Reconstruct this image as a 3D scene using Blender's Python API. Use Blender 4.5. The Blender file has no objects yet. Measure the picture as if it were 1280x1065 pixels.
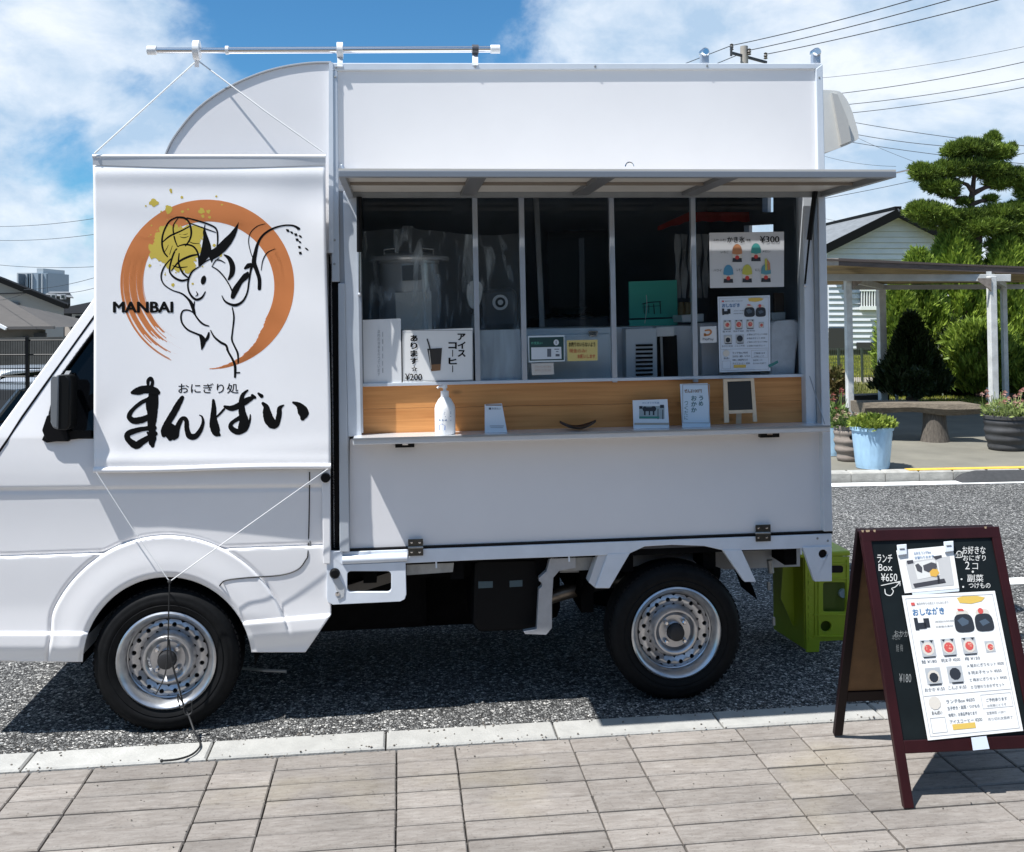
import bpy, bmesh, math, random
import numpy as np
from mathutils import Vector, Matrix
from mathutils.geometry import tessellate_polygon
random.seed(7); rng = np.random.default_rng(7)
scene = bpy.context.scene
COL = scene.collection

# ------------------------------------------------------------------ camera
FPX, PPX, PPY = 1260.0, 640.0, 375.0
CAM = Vector((0.0, -3.76, 1.49))
_th = math.atan(140/1260); _pt = math.atan((392-375)/1260); _ro = 0.014
_F = Vector((math.sin(_th)*math.cos(_pt), math.cos(_th)*math.cos(_pt), math.sin(_pt)))
_R0 = _F.cross(Vector((0,0,1))).normalized(); _U0 = _R0.cross(_F)
_R = _R0*math.cos(_ro) - _U0*math.sin(_ro); _U = _U0*math.cos(_ro) + _R0*math.sin(_ro)
cd = bpy.data.cameras.new('camera'); cam = bpy.data.objects.new('camera', cd); COL.objects.link(cam)
m3 = Matrix((_R, _U, -_F)).transposed().to_4x4(); m3.translation = CAM
cam.matrix_world = m3
cd.sensor_fit = 'HORIZONTAL'; cd.sensor_width = 36.0; cd.lens = 36.0*FPX/1280
cd.shift_x = 0.0; cd.shift_y = (PPY-532.5)/1280
cd.clip_start = 0.05; cd.clip_end = 3000
scene.camera = cam

# ------------------------------------------------------------------ light
SUNV = Vector((-0.46, -0.208, 1.0)).normalized()
EL = math.asin(SUNV.z); RZ = math.atan2(SUNV.x, SUNV.y)
world = bpy.data.worlds.new('World'); scene.world = world; world.use_nodes = True
sl = bpy.data.lights.new('sun', 'SUN'); sl.energy = 5.0; sl.angle = math.radians(0.53); sl.color = (1.0, 0.985, 0.955)
so = bpy.data.objects.new('sun', sl); COL.objects.link(so)
so.rotation_euler = SUNV.to_track_quat('Z', 'Y').to_euler(); so.location = (0, 0, 30)
scene.view_settings.view_transform = 'Standard'; scene.view_settings.look = 'None'
scene.view_settings.exposure = 0.64; scene.view_settings.gamma = 1.0
scene.view_settings.use_curve_mapping = False
scene.cycles.max_bounces = 8; scene.cycles.transparent_max_bounces = 16

def build_world():
    nt = world.node_tree; N = nt.nodes; L = nt.links; N.clear()
    out = N.new('ShaderNodeOutputWorld'); bg = N.new('ShaderNodeBackground'); bg.inputs['Strength'].default_value = 0.052
    sky = N.new('ShaderNodeTexSky'); sky.sky_type = 'NISHITA'; sky.sun_disc = False
    sky.sun_elevation = EL; sky.sun_rotation = RZ; sky.air_density = 1.0; sky.dust_density = 0.3; sky.ozone_density = 3.0
    tc = N.new('ShaderNodeTexCoord')
    sep = N.new('ShaderNodeSeparateXYZ'); L.new(tc.outputs['Generated'], sep.inputs[0])
    def M(op, a, b=None, c=None, clamp=False):
        n = N.new('ShaderNodeMath'); n.operation = op; n.use_clamp = clamp
        for i, v in enumerate((a, b, c)):
            if v is None: continue
            if isinstance(v, (int, float)): n.inputs[i].default_value = v
            else: L.new(v, n.inputs[i])
        return n.outputs[0]
    cmb = N.new('ShaderNodeCombineXYZ'); L.new(sep.outputs['X'], cmb.inputs[0]); L.new(sep.outputs['Y'], cmb.inputs[1]); L.new(M('MULTIPLY', sep.outputs['Z'], 1.55), cmb.inputs[2])
    def noise(scale, detail, rough, off, dist=0.0):
        mp = N.new('ShaderNodeMapping'); mp.inputs['Location'].default_value = off
        L.new(cmb.outputs[0], mp.inputs['Vector'])
        n = N.new('ShaderNodeTexNoise'); n.inputs['Scale'].default_value = scale; n.inputs['Detail'].default_value = detail
        n.inputs['Roughness'].default_value = rough; n.inputs['Distortion'].default_value = dist
        L.new(mp.outputs[0], n.inputs['Vector']); return n.outputs['Fac']
    n1 = noise(3.4, 10, 0.55, (3.1, 1.7, 0.4), 0.25)
    n2 = noise(9.0, 9, 0.58, (7.3, 2.2, 5.0), 0.2)
    # banks of cloud: soft lobes round chosen directions
    def lobe(px, py, sharp, amt):
        d = (_F + _R*((px-PPX)/FPX) - _U*((py-PPY)/FPX)).normalized()
        v = N.new('ShaderNodeVectorMath'); v.operation = 'DOT_PRODUCT'; L.new(tc.outputs['Generated'], v.inputs[0]); v.inputs[1].default_value = d
        e = M('POWER', M('MAXIMUM', v.outputs['Value'], 0.0), sharp)
        return M('MULTIPLY', e, amt)
    lobes = [(1200, 60, 40, .20), (1150, 230, 30, .12), (70, 60, 110, .115), (820, 60, 140, .10), (40, 250, 150, .10), (165, 175, 2600, .36), (1090, 50, 900, .12), (1250, 60, 900, .14), (1120, 80, 500, .05),
             (100, 230, 500, -.10), (500, 25, 70, -.17), (600, 20, 400, -.08), (760, 30, 200, .06), (330, 120, 400, .03), (330, 60, 300, -.05), (1500, 100, 10, .1), (0, 345, 200, .06), (20, 365, 900, .1)]
    tot = M('MULTIPLY', n2, 0.42)
    tot = M('ADD', tot, M('MULTIPLY', n1, 0.58))
    for l in lobes: tot = M('ADD', tot, lobe(*l))
    ramp = N.new('ShaderNodeMapRange'); ramp.interpolation_type = 'SMOOTHSTEP'
    ramp.inputs['From Min'].default_value = 0.46; ramp.inputs['From Max'].default_value = 0.61
    L.new(tot, ramp.inputs['Value'])
    # darker bases against brighter heads
    n3 = noise(7.5, 9, 0.6, (1.0, 9.0, 2.0), 0.3)
    cr = N.new('ShaderNodeMapRange'); cr.inputs['From Min'].default_value = 0.36; cr.inputs['From Max'].default_value = 0.62
    L.new(n3, cr.inputs['Value'])
    cc = N.new('ShaderNodeMix'); cc.data_type = 'RGBA'
    L.new(cr.outputs[0], cc.inputs['Factor']); cc.inputs['A'].default_value = (6.2, 8.3, 10.8, 1); cc.inputs['B'].default_value = (12.2, 12.9, 13.8, 1)
    tint = N.new('ShaderNodeMix'); tint.data_type = 'RGBA'; tint.blend_type = 'MULTIPLY'; tint.inputs['Factor'].default_value = 1.0
    L.new(sky.outputs[0], tint.inputs['A']); tint.inputs['B'].default_value = (0.66, 1.30, 1.62, 1)
    mx = N.new('ShaderNodeMix'); mx.data_type = 'RGBA'
    L.new(M('MULTIPLY', ramp.outputs[0], 0.93), mx.inputs['Factor']); L.new(tint.outputs['Result'], mx.inputs['A']); L.new(cc.outputs['Result'], mx.inputs['B'])
    L.new(mx.outputs['Result'], bg.inputs['Color']); L.new(bg.outputs[0], out.inputs[0])
build_world()

# ------------------------------------------------------------------ points from the survey of the place
def ray(x, y): return _F + _R*((x-PPX)/FPX) - _U*((y-PPY)/FPX)
def P(x, y, Y=0.0):
    d = ray(x, y); return CAM + d*((Y-CAM.y)/d.y)
def G(x, y, z=0.0):
    d = ray(x, y); return CAM + d*((z-CAM.z)/d.z)
def D(x, y, dist):
    return CAM + ray(x, y)*dist
def PL(x, y, p0, n):
    d = ray(x, y); return CAM + d*((p0-CAM).dot(n)/d.dot(n))

# ------------------------------------------------------------------ materials
def lin(c):
    c = c/255.0
    return c/12.92 if c <= 0.04045 else ((c+0.055)/1.055)**2.4
_mc = {}
def mat(name, color, rough=0.5, metal=0.0, var=0.0, vscale=8.0, bump=0.0, bscale=60.0, coat=0.0, spec=None, stretch=(1,1,1), rnd=0.0, detail=4.0, extra=None):
    if name in _mc: return _mc[name]
    m = bpy.data.materials.new(name); m.use_nodes = True; nt = m.node_tree; N = nt.nodes; L = nt.links
    b = N['Principled BSDF']
    b.inputs['Base Color'].default_value = (*color, 1); b.inputs['Roughness'].default_value = rough; b.inputs['Metallic'].default_value = metal
    if coat: b.inputs['Coat Weight'].default_value = coat; b.inputs['Coat Roughness'].default_value = 0.052
    if spec is not None: b.inputs['Specular IOR Level'].default_value = spec
    g = N.new('ShaderNodeNewGeometry'); mp = N.new('ShaderNodeMapping'); mp.inputs['Scale'].default_value = stretch
    L.new(g.outputs['Position'], mp.inputs['Vector'])
    src = None
    if var:
        n = N.new('ShaderNodeTexNoise'); n.inputs['Scale'].default_value = vscale; n.inputs['Detail'].default_value = detail; n.inputs['Roughness'].default_value = 0.6
        L.new(mp.outputs[0], n.inputs['Vector'])
        r = N.new('ShaderNodeMapRange'); r.inputs['From Min'].default_value = 0.3; r.inputs['From Max'].default_value = 0.7
        r.inputs['To Min'].default_value = 1-var; r.inputs['To Max'].default_value = 1+var
        L.new(n.outputs['Fac'], r.inputs['Value'])
        src = r.outputs[0]
    if rnd:
        oi = N.new('ShaderNodeObjectInfo'); r2 = N.new('ShaderNodeMapRange'); r2.inputs['To Min'].default_value = 1-rnd; r2.inputs['To Max'].default_value = 1+rnd
        L.new(oi.outputs['Random'], r2.inputs['Value'])
        if src is None: src = r2.outputs[0]
        else:
            mm = N.new('ShaderNodeMath'); mm.operation = 'MULTIPLY'; L.new(src, mm.inputs[0]); L.new(r2.outputs[0], mm.inputs[1]); src = mm.outputs[0]
    if src is not None:
        v = N.new('ShaderNodeVectorMath'); v.operation = 'SCALE'; v.inputs[0].default_value = color; L.new(src, v.inputs['Scale'])
        L.new(v.outputs[0], b.inputs['Base Color'])
    if bump:
        n = N.new('ShaderNodeTexNoise'); n.inputs['Scale'].default_value = bscale; n.inputs['Detail'].default_value = 5
        L.new(mp.outputs[0], n.inputs['Vector'])
        bp = N.new('ShaderNodeBump'); bp.inputs['Strength'].default_value = bump; bp.inputs['Distance'].default_value = 0.01
        L.new(n.outputs['Fac'], bp.inputs['Height']); L.new(bp.outputs[0], b.inputs['Normal'])
    if extra: extra(nt, b, mp, g)
    _mc[name] = m; return m

def asphalt_extra(nt, b, mp, g):
    N, L = nt.nodes, nt.links
    v = N.new('ShaderNodeTexVoronoi'); v.inputs['Scale'].default_value = 98; L.new(g.outputs['Position'], v.inputs['Vector'])
    sp = N.new('ShaderNodeSeparateColor'); L.new(v.outputs['Color'], sp.inputs[0])
    cr = N.new('ShaderNodeValToRGB'); e = cr.color_ramp.elements
    e[0].position = 0.0; e[0].color = (0.05, 0.05, 0.05, 1); e[1].position = 1.0; e[1].color = (0.72, 0.70, 0.66, 1)
    for p, c in ((0.25, (.11, .11, .11)), (0.5, (.185, .185, .182)), (0.75, (.29, .288, .28)), (0.9, (.44, .435, .42))):
        x = cr.color_ramp.elements.new(p); x.color = (*c, 1)
    L.new(sp.outputs[0], cr.inputs[0])
    v2 = N.new('ShaderNodeTexVoronoi'); v2.feature = 'DISTANCE_TO_EDGE'; v2.inputs['Scale'].default_value = 98; L.new(g.outputs['Position'], v2.inputs['Vector'])
    mr = N.new('ShaderNodeMapRange'); mr.inputs['From Max'].default_value = 0.16; mr.inputs['To Min'].default_value = 0.10; L.new(v2.outputs['Distance'], mr.inputs['Value'])
    n = N.new('ShaderNodeTexNoise'); n.inputs['Scale'].default_value = 1.1; n.inputs['Detail'].default_value = 5; L.new(g.outputs['Position'], n.inputs['Vector'])
    m2 = N.new('ShaderNodeMapRange'); m2.inputs['From Min'].default_value = .3; m2.inputs['From Max'].default_value = .7; m2.inputs['To Min'].default_value = 0.74; m2.inputs['To Max'].default_value = 1.16; L.new(n.outputs['Fac'], m2.inputs['Value'])
    mm = N.new('ShaderNodeMath'); mm.operation = 'MULTIPLY'; L.new(mr.outputs[0], mm.inputs[0]); L.new(m2.outputs[0], mm.inputs[1])
    vs = N.new('ShaderNodeVectorMath'); vs.operation = 'SCALE'; L.new(cr.outputs[0], vs.inputs[0]); L.new(mm.outputs[0], vs.inputs['Scale'])
    L.new(vs.outputs[0], b.inputs['Base Color'])
    bp = N.new('ShaderNodeBump'); bp.inputs['Strength'].default_value = 0.9; bp.inputs['Distance'].default_value = 0.004
    L.new(mr.outputs[0], bp.inputs['Height']); L.new(bp.outputs[0], b.inputs['Normal'])

def wood_extra(c1, c2, sx=1.2, sy=30, knots=True):
    def fn(nt, b, mp, g):
        N, L = nt.nodes, nt.links
        mp.inputs['Scale'].default_value = (sx, sy, sy)
        n = N.new('ShaderNodeTexNoise'); n.inputs['Scale'].default_value = 2.0; n.inputs['Detail'].default_value = 6; n.inputs['Distortion'].default_value = 0.6
        L.new(mp.outputs[0], n.inputs['Vector'])
        cr = N.new('ShaderNodeValToRGB'); e = cr.color_ramp.elements
        e[0].position = .33; e[0].color = (*c1, 1); e[1].position = .66; e[1].color = (*c2, 1)
        L.new(n.outputs['Fac'], cr.inputs[0])
        res = cr.outputs[0]
        if knots:
            v = N.new('ShaderNodeTexVoronoi'); v.inputs['Scale'].default_value = 1.0; v.inputs['Randomness'].default_value = 1
            m4 = N.new('ShaderNodeMapping'); m4.inputs['Scale'].default_value = (4.5, 8, 11); L.new(g.outputs['Position'], m4.inputs['Vector']); L.new(m4.outputs[0], v.inputs['Vector'])
            mr = N.new('ShaderNodeMapRange'); mr.inputs['From Min'].default_value = 0.05; mr.inputs['From Max'].default_value = 0.14; mr.inputs['To Min'].default_value = .45; L.new(v.outputs['Distance'], mr.inputs['Value'])
            vs = N.new('ShaderNodeVectorMath'); vs.operation = 'SCALE'; L.new(res, vs.inputs[0]); L.new(mr.outputs[0], vs.inputs['Scale']); res = vs.outputs[0]
        L.new(res, b.inputs['Base Color'])
    return fn

def tile_extra(nt, b, mp, g):
    N, L = nt.nodes, nt.links
    oi = N.new('ShaderNodeObjectInfo')
    ad = N.new('ShaderNodeVectorMath'); ad.operation = 'MULTIPLY_ADD'; ad.inputs[1].default_value = (10, 45, 10)
    L.new(g.outputs['Position'], ad.inputs[0])
    cb = N.new('ShaderNodeCombineXYZ'); mu = N.new('ShaderNodeMath'); mu.operation = 'MULTIPLY'; mu.inputs[1].default_value = 50; L.new(oi.outputs['Random'], mu.inputs[0]); L.new(mu.outputs[0], cb.inputs[2]); L.new(cb.outputs[0], ad.inputs[2])
    n = N.new('ShaderNodeTexNoise'); n.inputs['Scale'].default_value = 1.6; n.inputs['Detail'].default_value = 9; n.inputs['Roughness'].default_value = .7; n.inputs['Distortion'].default_value = .5; L.new(ad.outputs[0], n.inputs['Vector'])
    cr = N.new('ShaderNodeValToRGB'); e = cr.color_ramp.elements; e[0].position = .3; e[0].color = (.165, .142, .124, 1); e[1].position = .68; e[1].color = (.272, .248, .225, 1)
    L.new(n.outputs['Fac'], cr.inputs[0])
    # broad weathering and mould across the paving
    n2 = N.new('ShaderNodeTexNoise'); n2.inputs['Scale'].default_value = 3.0; n2.inputs['Detail'].default_value = 6; L.new(g.outputs['Position'], n2.inputs['Vector'])
    r2 = N.new('ShaderNodeMapRange'); r2.inputs['From Min'].default_value = .3; r2.inputs['From Max'].default_value = .7; r2.inputs['To Min'].default_value = .84; r2.inputs['To Max'].default_value = 1.12; L.new(n2.outputs['Fac'], r2.inputs['Value'])
    r3 = N.new('ShaderNodeMapRange'); r3.inputs['To Min'].default_value = .84; r3.inputs['To Max'].default_value = 1.13; L.new(oi.outputs['Random'], r3.inputs['Value'])
    mm = N.new('ShaderNodeMath'); mm.operation = 'MULTIPLY'; L.new(r2.outputs[0], mm.inputs[0]); L.new(r3.outputs[0], mm.inputs[1])
    vs = N.new('ShaderNodeVectorMath'); vs.operation = 'SCALE'; L.new(cr.outputs[0], vs.inputs[0]); L.new(mm.outputs[0], vs.inputs['Scale'])
    # mossy yellow patch on some of the blocks
    n4 = N.new('ShaderNodeTexNoise'); n4.inputs['Scale'].default_value = 2.2; n4.inputs['Detail'].default_value = 3
    mpp = N.new('ShaderNodeMapping'); mpp.inputs['Location'].default_value = (4.4, 1.2, 0); L.new(g.outputs['Position'], mpp.inputs['Vector']); L.new(mpp.outputs[0], n4.inputs['Vector'])
    r4 = N.new('ShaderNodeMapRange'); r4.inputs['From Min'].default_value = .58; r4.inputs['From Max'].default_value = .72; r4.inputs['To Max'].default_value = .17; L.new(n4.outputs['Fac'], r4.inputs['Value'])
    mx = N.new('ShaderNodeMix'); mx.data_type = 'RGBA'; L.new(r4.outputs[0], mx.inputs['Factor']); L.new(vs.outputs[0], mx.inputs['A']); mx.inputs['B'].default_value = (.30, .25, .13, 1)
    # fine dark specks
    n5 = N.new('ShaderNodeTexNoise'); n5.inputs['Scale'].default_value = 90; n5.inputs['Detail'].default_value = 2; L.new(g.outputs['Position'], n5.inputs['Vector'])
    r5 = N.new('ShaderNodeMapRange'); r5.inputs['From Min'].default_value = .25; r5.inputs['From Max'].default_value = .42; r5.inputs['To Min'].default_value = .7; L.new(n5.outputs['Fac'], r5.inputs['Value'])
    v5 = N.new('ShaderNodeVectorMath'); v5.operation = 'SCALE'; L.new(mx.outputs['Result'], v5.inputs[0]); L.new(r5.outputs[0], v5.inputs['Scale'])
    L.new(v5.outputs[0], b.inputs['Base Color'])
    bp = N.new('ShaderNodeBump'); bp.inputs['Strength'].default_value = .35; bp.inputs['Distance'].default_value = .004; L.new(n.outputs['Fac'], bp.inputs['Height']); L.new(bp.outputs[0], b.inputs['Normal'])

def glass_mat(name, tint=(0.82, 0.9, 0.93), refl=1.0, rough=0.0):
    if name in _mc: return _mc[name]
    m = bpy.data.materials.new(name); m.use_nodes = True; nt = m.node_tree; N = nt.nodes; L = nt.links; N.clear()
    o = N.new('ShaderNodeOutputMaterial'); t = N.new('ShaderNodeBsdfTransparent'); t.inputs[0].default_value = (*tint, 1)
    gl = N.new('ShaderNodeBsdfGlossy'); gl.inputs['Roughness'].default_value = rough; fr = N.new('ShaderNodeFresnel'); fr.inputs[0].default_value = 1.5
    mu = N.new('ShaderNodeMath'); mu.operation = 'MULTIPLY'; mu.inputs[1].default_value = refl; L.new(fr.outputs[0], mu.inputs[0])
    mx = N.new('ShaderNodeMixShader'); L.new(mu.outputs[0], mx.inputs[0]); L.new(t.outputs[0], mx.inputs[1]); L.new(gl.outputs[0], mx.inputs[2]); L.new(mx.outputs[0], o.inputs[0])
    _mc[name] = m; return m
def sheet_mat(name, col, alpha, rough=.35, streak=False):
    """clear vinyl: part see-through, part milky"""
    if name in _mc: return _mc[name]
    m = bpy.data.materials.new(name); m.use_nodes = True; nt = m.node_tree; N = nt.nodes; L = nt.links; b = N['Principled BSDF']
    b.inputs['Base Color'].default_value = (*col, 1); b.inputs['Roughness'].default_value = rough
    g = N.new('ShaderNodeNewGeometry'); mp = N.new('ShaderNodeMapping'); mp.inputs['Scale'].default_value = (9, 4, 2.2); L.new(g.outputs['Position'], mp.inputs['Vector'])
    n = N.new('ShaderNodeTexNoise'); n.inputs['Scale'].default_value = 1.4; n.inputs['Detail'].default_value = 4; n.inputs['Distortion'].default_value = 1.0; L.new(mp.outputs[0], n.inputs['Vector'])
    r = N.new('ShaderNodeMapRange'); r.inputs['From Min'].default_value = .3; r.inputs['From Max'].default_value = .7; r.inputs['To Min'].default_value = alpha*.6; r.inputs['To Max'].default_value = min(1, alpha*1.4); L.new(n.outputs['Fac'], r.inputs['Value'])
    if streak:
        mp.inputs['Scale'].default_value = (16, 4, 3.0); r.inputs['From Min'].default_value = .50; r.inputs['From Max'].default_value = .72; r.inputs['To Min'].default_value = alpha*.45; r.inputs['To Max'].default_value = alpha*3.2
    L.new(r.outputs[0], b.inputs['Alpha'])
    _mc[name] = m; return m

PAINT = mat('white_car_paint', (.80, .79, .795), .28, coat=.6, var=.02, vscale=3)
PANEL = mat('white_composite_panel', (.775, .76, .765), .38, var=.025, vscale=2.5, bump=.02, bscale=6)
ALU = mat('satin_aluminium', (.50, .53, .58), .38, .75, var=.06, vscale=14)
ALUW = mat('white_aluminium_profile', (.62, .66, .71), .35, .15, var=.04, vscale=12)
DALU = mat('grey_aluminium', (.30, .32, .34), .42, .6, var=.08, vscale=15)
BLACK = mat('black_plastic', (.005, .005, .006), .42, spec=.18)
UNDER = mat('black_underbody_coating', (.004, .004, .0045), .8, spec=.08, var=.4, vscale=20)
RUBBER = mat('tyre_rubber', (.0075, .0078, .0085), .6, spec=.12, var=.25, vscale=30, bump=.05, bscale=200)
STEEL = mat('painted_wheel_steel', (.50, .51, .53), .29, .9, var=.12, vscale=25)
CHROME = mat('polished_steel', (.72, .72, .73), .12, 1.0)
DGLASS = mat('dark_cabin_glass', (.003, .0035, .0045), .06, 0.0, spec=.22)  # nearly black pane; the dark cabin behind is put into its colour
ASPH = mat('open_graded_asphalt', (.2, .2, .2), .95, spec=.08, extra=asphalt_extra)
TILE = mat('weathered_wood_look_block', (.3, .27, .24), .85, extra=tile_extra)
KERB = mat('kerb_concrete', (.35, .345, .325), .9, var=.12, vscale=9, bump=.25, bscale=90, rnd=.05)
CONC = mat('plaza_concrete', (.165, .155, .125), .9, var=.16, vscale=2.2, bump=.2, bscale=40)
BED = mat('dark_joint_sand', (.05, .045, .04), .95, var=.3, vscale=30)
PINEW = mat('pine_board', (.55, .27, .10), .5, extra=wood_extra((.50, .20, .055), (.66, .30, .095)))
INK = mat('black_ink', (.004, .004, .0045), .7, spec=.1)
WHITEP = mat('white_card', (.78, .79, .79), .45)
def ink(name, c, rough=.6): return mat(name, c, rough)
ORANGE = ink('orange_ink', (.62, .20, .055)); YEL = ink('mustard_ink', (.58, .44, .06))

# ------------------------------------------------------------------ objects
def link(name, me, m=None, parent=None, smooth=None):
    o = bpy.data.objects.new(name, me); COL.objects.link(o)
    if m: me.materials.append(m)
    if smooth is not None:
        me.shade_smooth()
        if smooth < 179: me.set_sharp_from_angle(angle=math.radians(smooth))
    if parent:
        o.parent = parent
        top = parent
        while top.parent: top = top.parent
        o.matrix_parent_inverse = Matrix.Identity(4) if parent.type == 'MESH' else Matrix.Translation(-parent.location)
        if parent.type == 'MESH' and parent.parent is None: o.matrix_parent_inverse = Matrix.Identity(4)
    return o
def tag(o, label=None, cat=None, group=None, kind=None):
    if label: o['label'] = label
    if cat: o['category'] = cat
    if group: o['group'] = group
    if kind: o['kind'] = kind
    return o
def thing(name, loc, label, cat, group=None):
    o = bpy.data.objects.new(name, None); o.location = loc; o.empty_display_size = .1; COL.objects.link(o)
    return tag(o, label, cat, group)
def bevel(o, w=.003, seg=2, ang=35):
    b = o.modifiers.new('bevel', 'BEVEL'); b.width = w; b.segments = seg; b.limit_method = 'ANGLE'; b.angle_limit = math.radians(ang); b.harden_normals = False
    return o
def copy_tree(o, loc=None, parent=None):
    c = o.copy(); COL.objects.link(c)
    if parent is not None: c.parent = parent
    for ch in [x for x in o.children]: copy_tree(ch, None, c)
    if loc is not None: c.location = loc
    return c

class MB:
    def __init__(s): s.v = []; s.f = []
    def add(s, vs, fs):
        n = len(s.v); s.v += [tuple(v) for v in vs]; s.f += [tuple(i+n for i in f) for f in fs]; return s
    def box(s, x0, x1, y0, y1, z0, z1):
        vs = [(x, y, z) for x in (x0, x1) for y in (y0, y1) for z in (z0, z1)]
        return s.add(vs, [(0,1,3,2),(4,6,7,5),(0,4,5,1),(2,3,7,6),(0,2,6,4),(1,5,7,3)])
    def hexa(s, a, b):
        """loft between two same-length loops"""
        n = len(a)
        fs = [tuple(range(n)), tuple(range(2*n-1, n-1, -1))] + [(i+n, (i+1) % n+n, (i+1) % n, i) for i in range(n)]
        return s.add(list(a)+list(b), fs)
    def prism(s, front, dv, tess=True):
        """front polygon (3D) pushed along dv; concave allowed"""
        n = len(front); front = [Vector(p) for p in front]; back = [p+Vector(dv) for p in front]
        tris = tessellate_polygon([front]) if (tess and n > 4) else [tuple(range(n))]
        fs = [tuple(t) for t in tris] + [tuple(i+n for i in reversed(t)) for t in tris] + [(i, i+n, (i+1) % n+n, (i+1) % n) for i in range(n)]
        return s.add(front+back, fs)
    def holed(s, outer, holes, dv):
        loops = [[Vector(p) for p in outer]] + [[Vector(p) for p in h] for h in holes]
        tris = tessellate_polygon(loops); flat = [p for l in loops for p in l]; n = len(flat)
        fs = [tuple(t) for t in tris] + [tuple(i+n for i in reversed(t)) for t in tris]
        k = 0
        for l in loops:
            m_ = len(l); fs += [(k+i, k+i+n, k+(i+1) % m_+n, k+(i+1) % m_) for i in range(m_)]; k += m_
        return s.add(flat+[p+Vector(dv) for p in flat], fs)
    def bar(s, a, b, w, h, up=(0, 0, 1)):
        a = Vector(a); b = Vector(b); d = (b-a).normalized(); u = Vector(up)
        if abs(d.dot(u)) > .98: u = Vector((0, 1, 0))
        sd = d.cross(u).normalized(); u = sd.cross(d)
        o = [sd*w/2+u*h/2, -sd*w/2+u*h/2, -sd*w/2-u*h/2, sd*w/2-u*h/2]
        return s.hexa([a+q for q in o], [b+q for q in o])
    def tube(s, pts, r, n=8, closed=False):
        pts = [Vector(p) for p in pts]; rings = []; m_ = len(pts)
        prev = None
        for i, p in enumerate(pts):
            d = (pts[(i+1) % m_ if closed else min(i+1, m_-1)]-pts[(i-1) % m_ if closed else max(i-1, 0)]).normalized()
            if prev is None:
                u = d.cross(Vector((0.13, 0.21, 1))); u = u.normalized() if u.length > 1e-3 else Vector((1, 0, 0))
            else: u = (prev-d*prev.dot(d)).normalized()
            prev = u; w = d.cross(u)
            rr = r[i] if isinstance(r, (list, tuple)) else r
            rings.append([p+(u*math.cos(2*math.pi*k/n)+w*math.sin(2*math.pi*k/n))*rr for k in range(n)])
        vs = [v for rg in rings for v in rg]; fs = []
        for i in range(m_ if closed else m_-1):
            j = (i+1) % m_
            fs += [(i*n+k, i*n+(k+1) % n, j*n+(k+1) % n, j*n+k) for k in range(n)]
        if not closed: fs += [tuple(range(n))[::-1], tuple((m_-1)*n+k for k in range(n))]
        return s.add(vs, fs)
    def lathe(s, prof, c, axis='Z', n=32, capped=True):
        """prof: (radius, height) list along the axis from c"""
        c = Vector(c); vs = []
        for r, h in prof:
            for k in range(n):
                a = 2*math.pi*k/n; u, w = r*math.cos(a), r*math.sin(a)
                vs.append(c+Vector({'Z': (u, w, h), 'Y': (u, h, w), 'X': (h, u, w)}[axis]))
        fs = [(i*n+k, i*n+(k+1) % n, (i+1)*n+(k+1) % n, (i+1)*n+k) for i in range(len(prof)-1) for k in range(n)]
        if capped: fs += [tuple(range(n)), tuple((len(prof)-1)*n+k for k in range(n))]
        return s.add(vs, fs)
    def ball(s, c, r, n=10, sq=(1, 1, 1)):
        c = Vector(c); prof = []
        vs = [c+Vector((0, 0, r*sq[2]))]; m_ = n//2
        for i in range(1, m_):
            t = math.pi*i/m_
            for k in range(n):
                a = 2*math.pi*k/n; vs.append(c+Vector((r*sq[0]*math.sin(t)*math.cos(a), r*sq[1]*math.sin(t)*math.sin(a), r*sq[2]*math.cos(t))))
        vs.append(c-Vector((0, 0, r*sq[2]))); e = len(vs)-1
        fs = [(0, 1+k, 1+(k+1) % n) for k in range(n)]
        for i in range(m_-2): fs += [(1+i*n+k, 1+(i+1)*n+k, 1+(i+1)*n+(k+1) % n, 1+i*n+(k+1) % n) for k in range(n)]
        fs += [(e, 1+(m_-2)*n+(k+1) % n, 1+(m_-2)*n+k) for k in range(n)]
        return s.add(vs, fs)
    def mesh(s, name='mesh', fix=True):
        me = bpy.data.meshes.new(name); me.from_pydata(s.v, [], s.f)
        if fix:
            bm = bmesh.new(); bm.from_mesh(me); bmesh.ops.recalc_face_normals(bm, faces=bm.faces[:]); bm.to_mesh(me); bm.free()
        me.update(); return me
    def build(s, name, m, parent=None, smooth=None, bev=None, fix=True):
        o = link(name, s.mesh(name, fix), m, parent, smooth)
        if bev: bevel(o, bev)
        return o
def px(pts, Y): return [P(x, y, Y) for x, y in pts]
def pprism(pts, Y0, depth): return MB().prism(px(pts, Y0), (0, depth, 0))
def rect(x0, y0, x1, y1): return [(x0, y0), (x1, y0), (x1, y1), (x0, y1)]
def circ(cx, cy, r, n=20, ry=None): return [(cx+r*math.cos(2*math.pi*k/n), cy+(ry or r)*math.sin(2*math.pi*k/n)) for k in range(n)]
def rrect(x0, y0, x1, y1, r, n=5):
    o = []
    for cx, cy, a0 in ((x1-r, y0+r, -90), (x1-r, y1-r, 0), (x0+r, y1-r, 90), (x0+r, y0+r, 180)):
        o += [(cx+r*math.cos(math.radians(a0+90*k/n)), cy+r*math.sin(math.radians(a0+90*k/n))) for k in range(n+1)]
    return o

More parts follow.
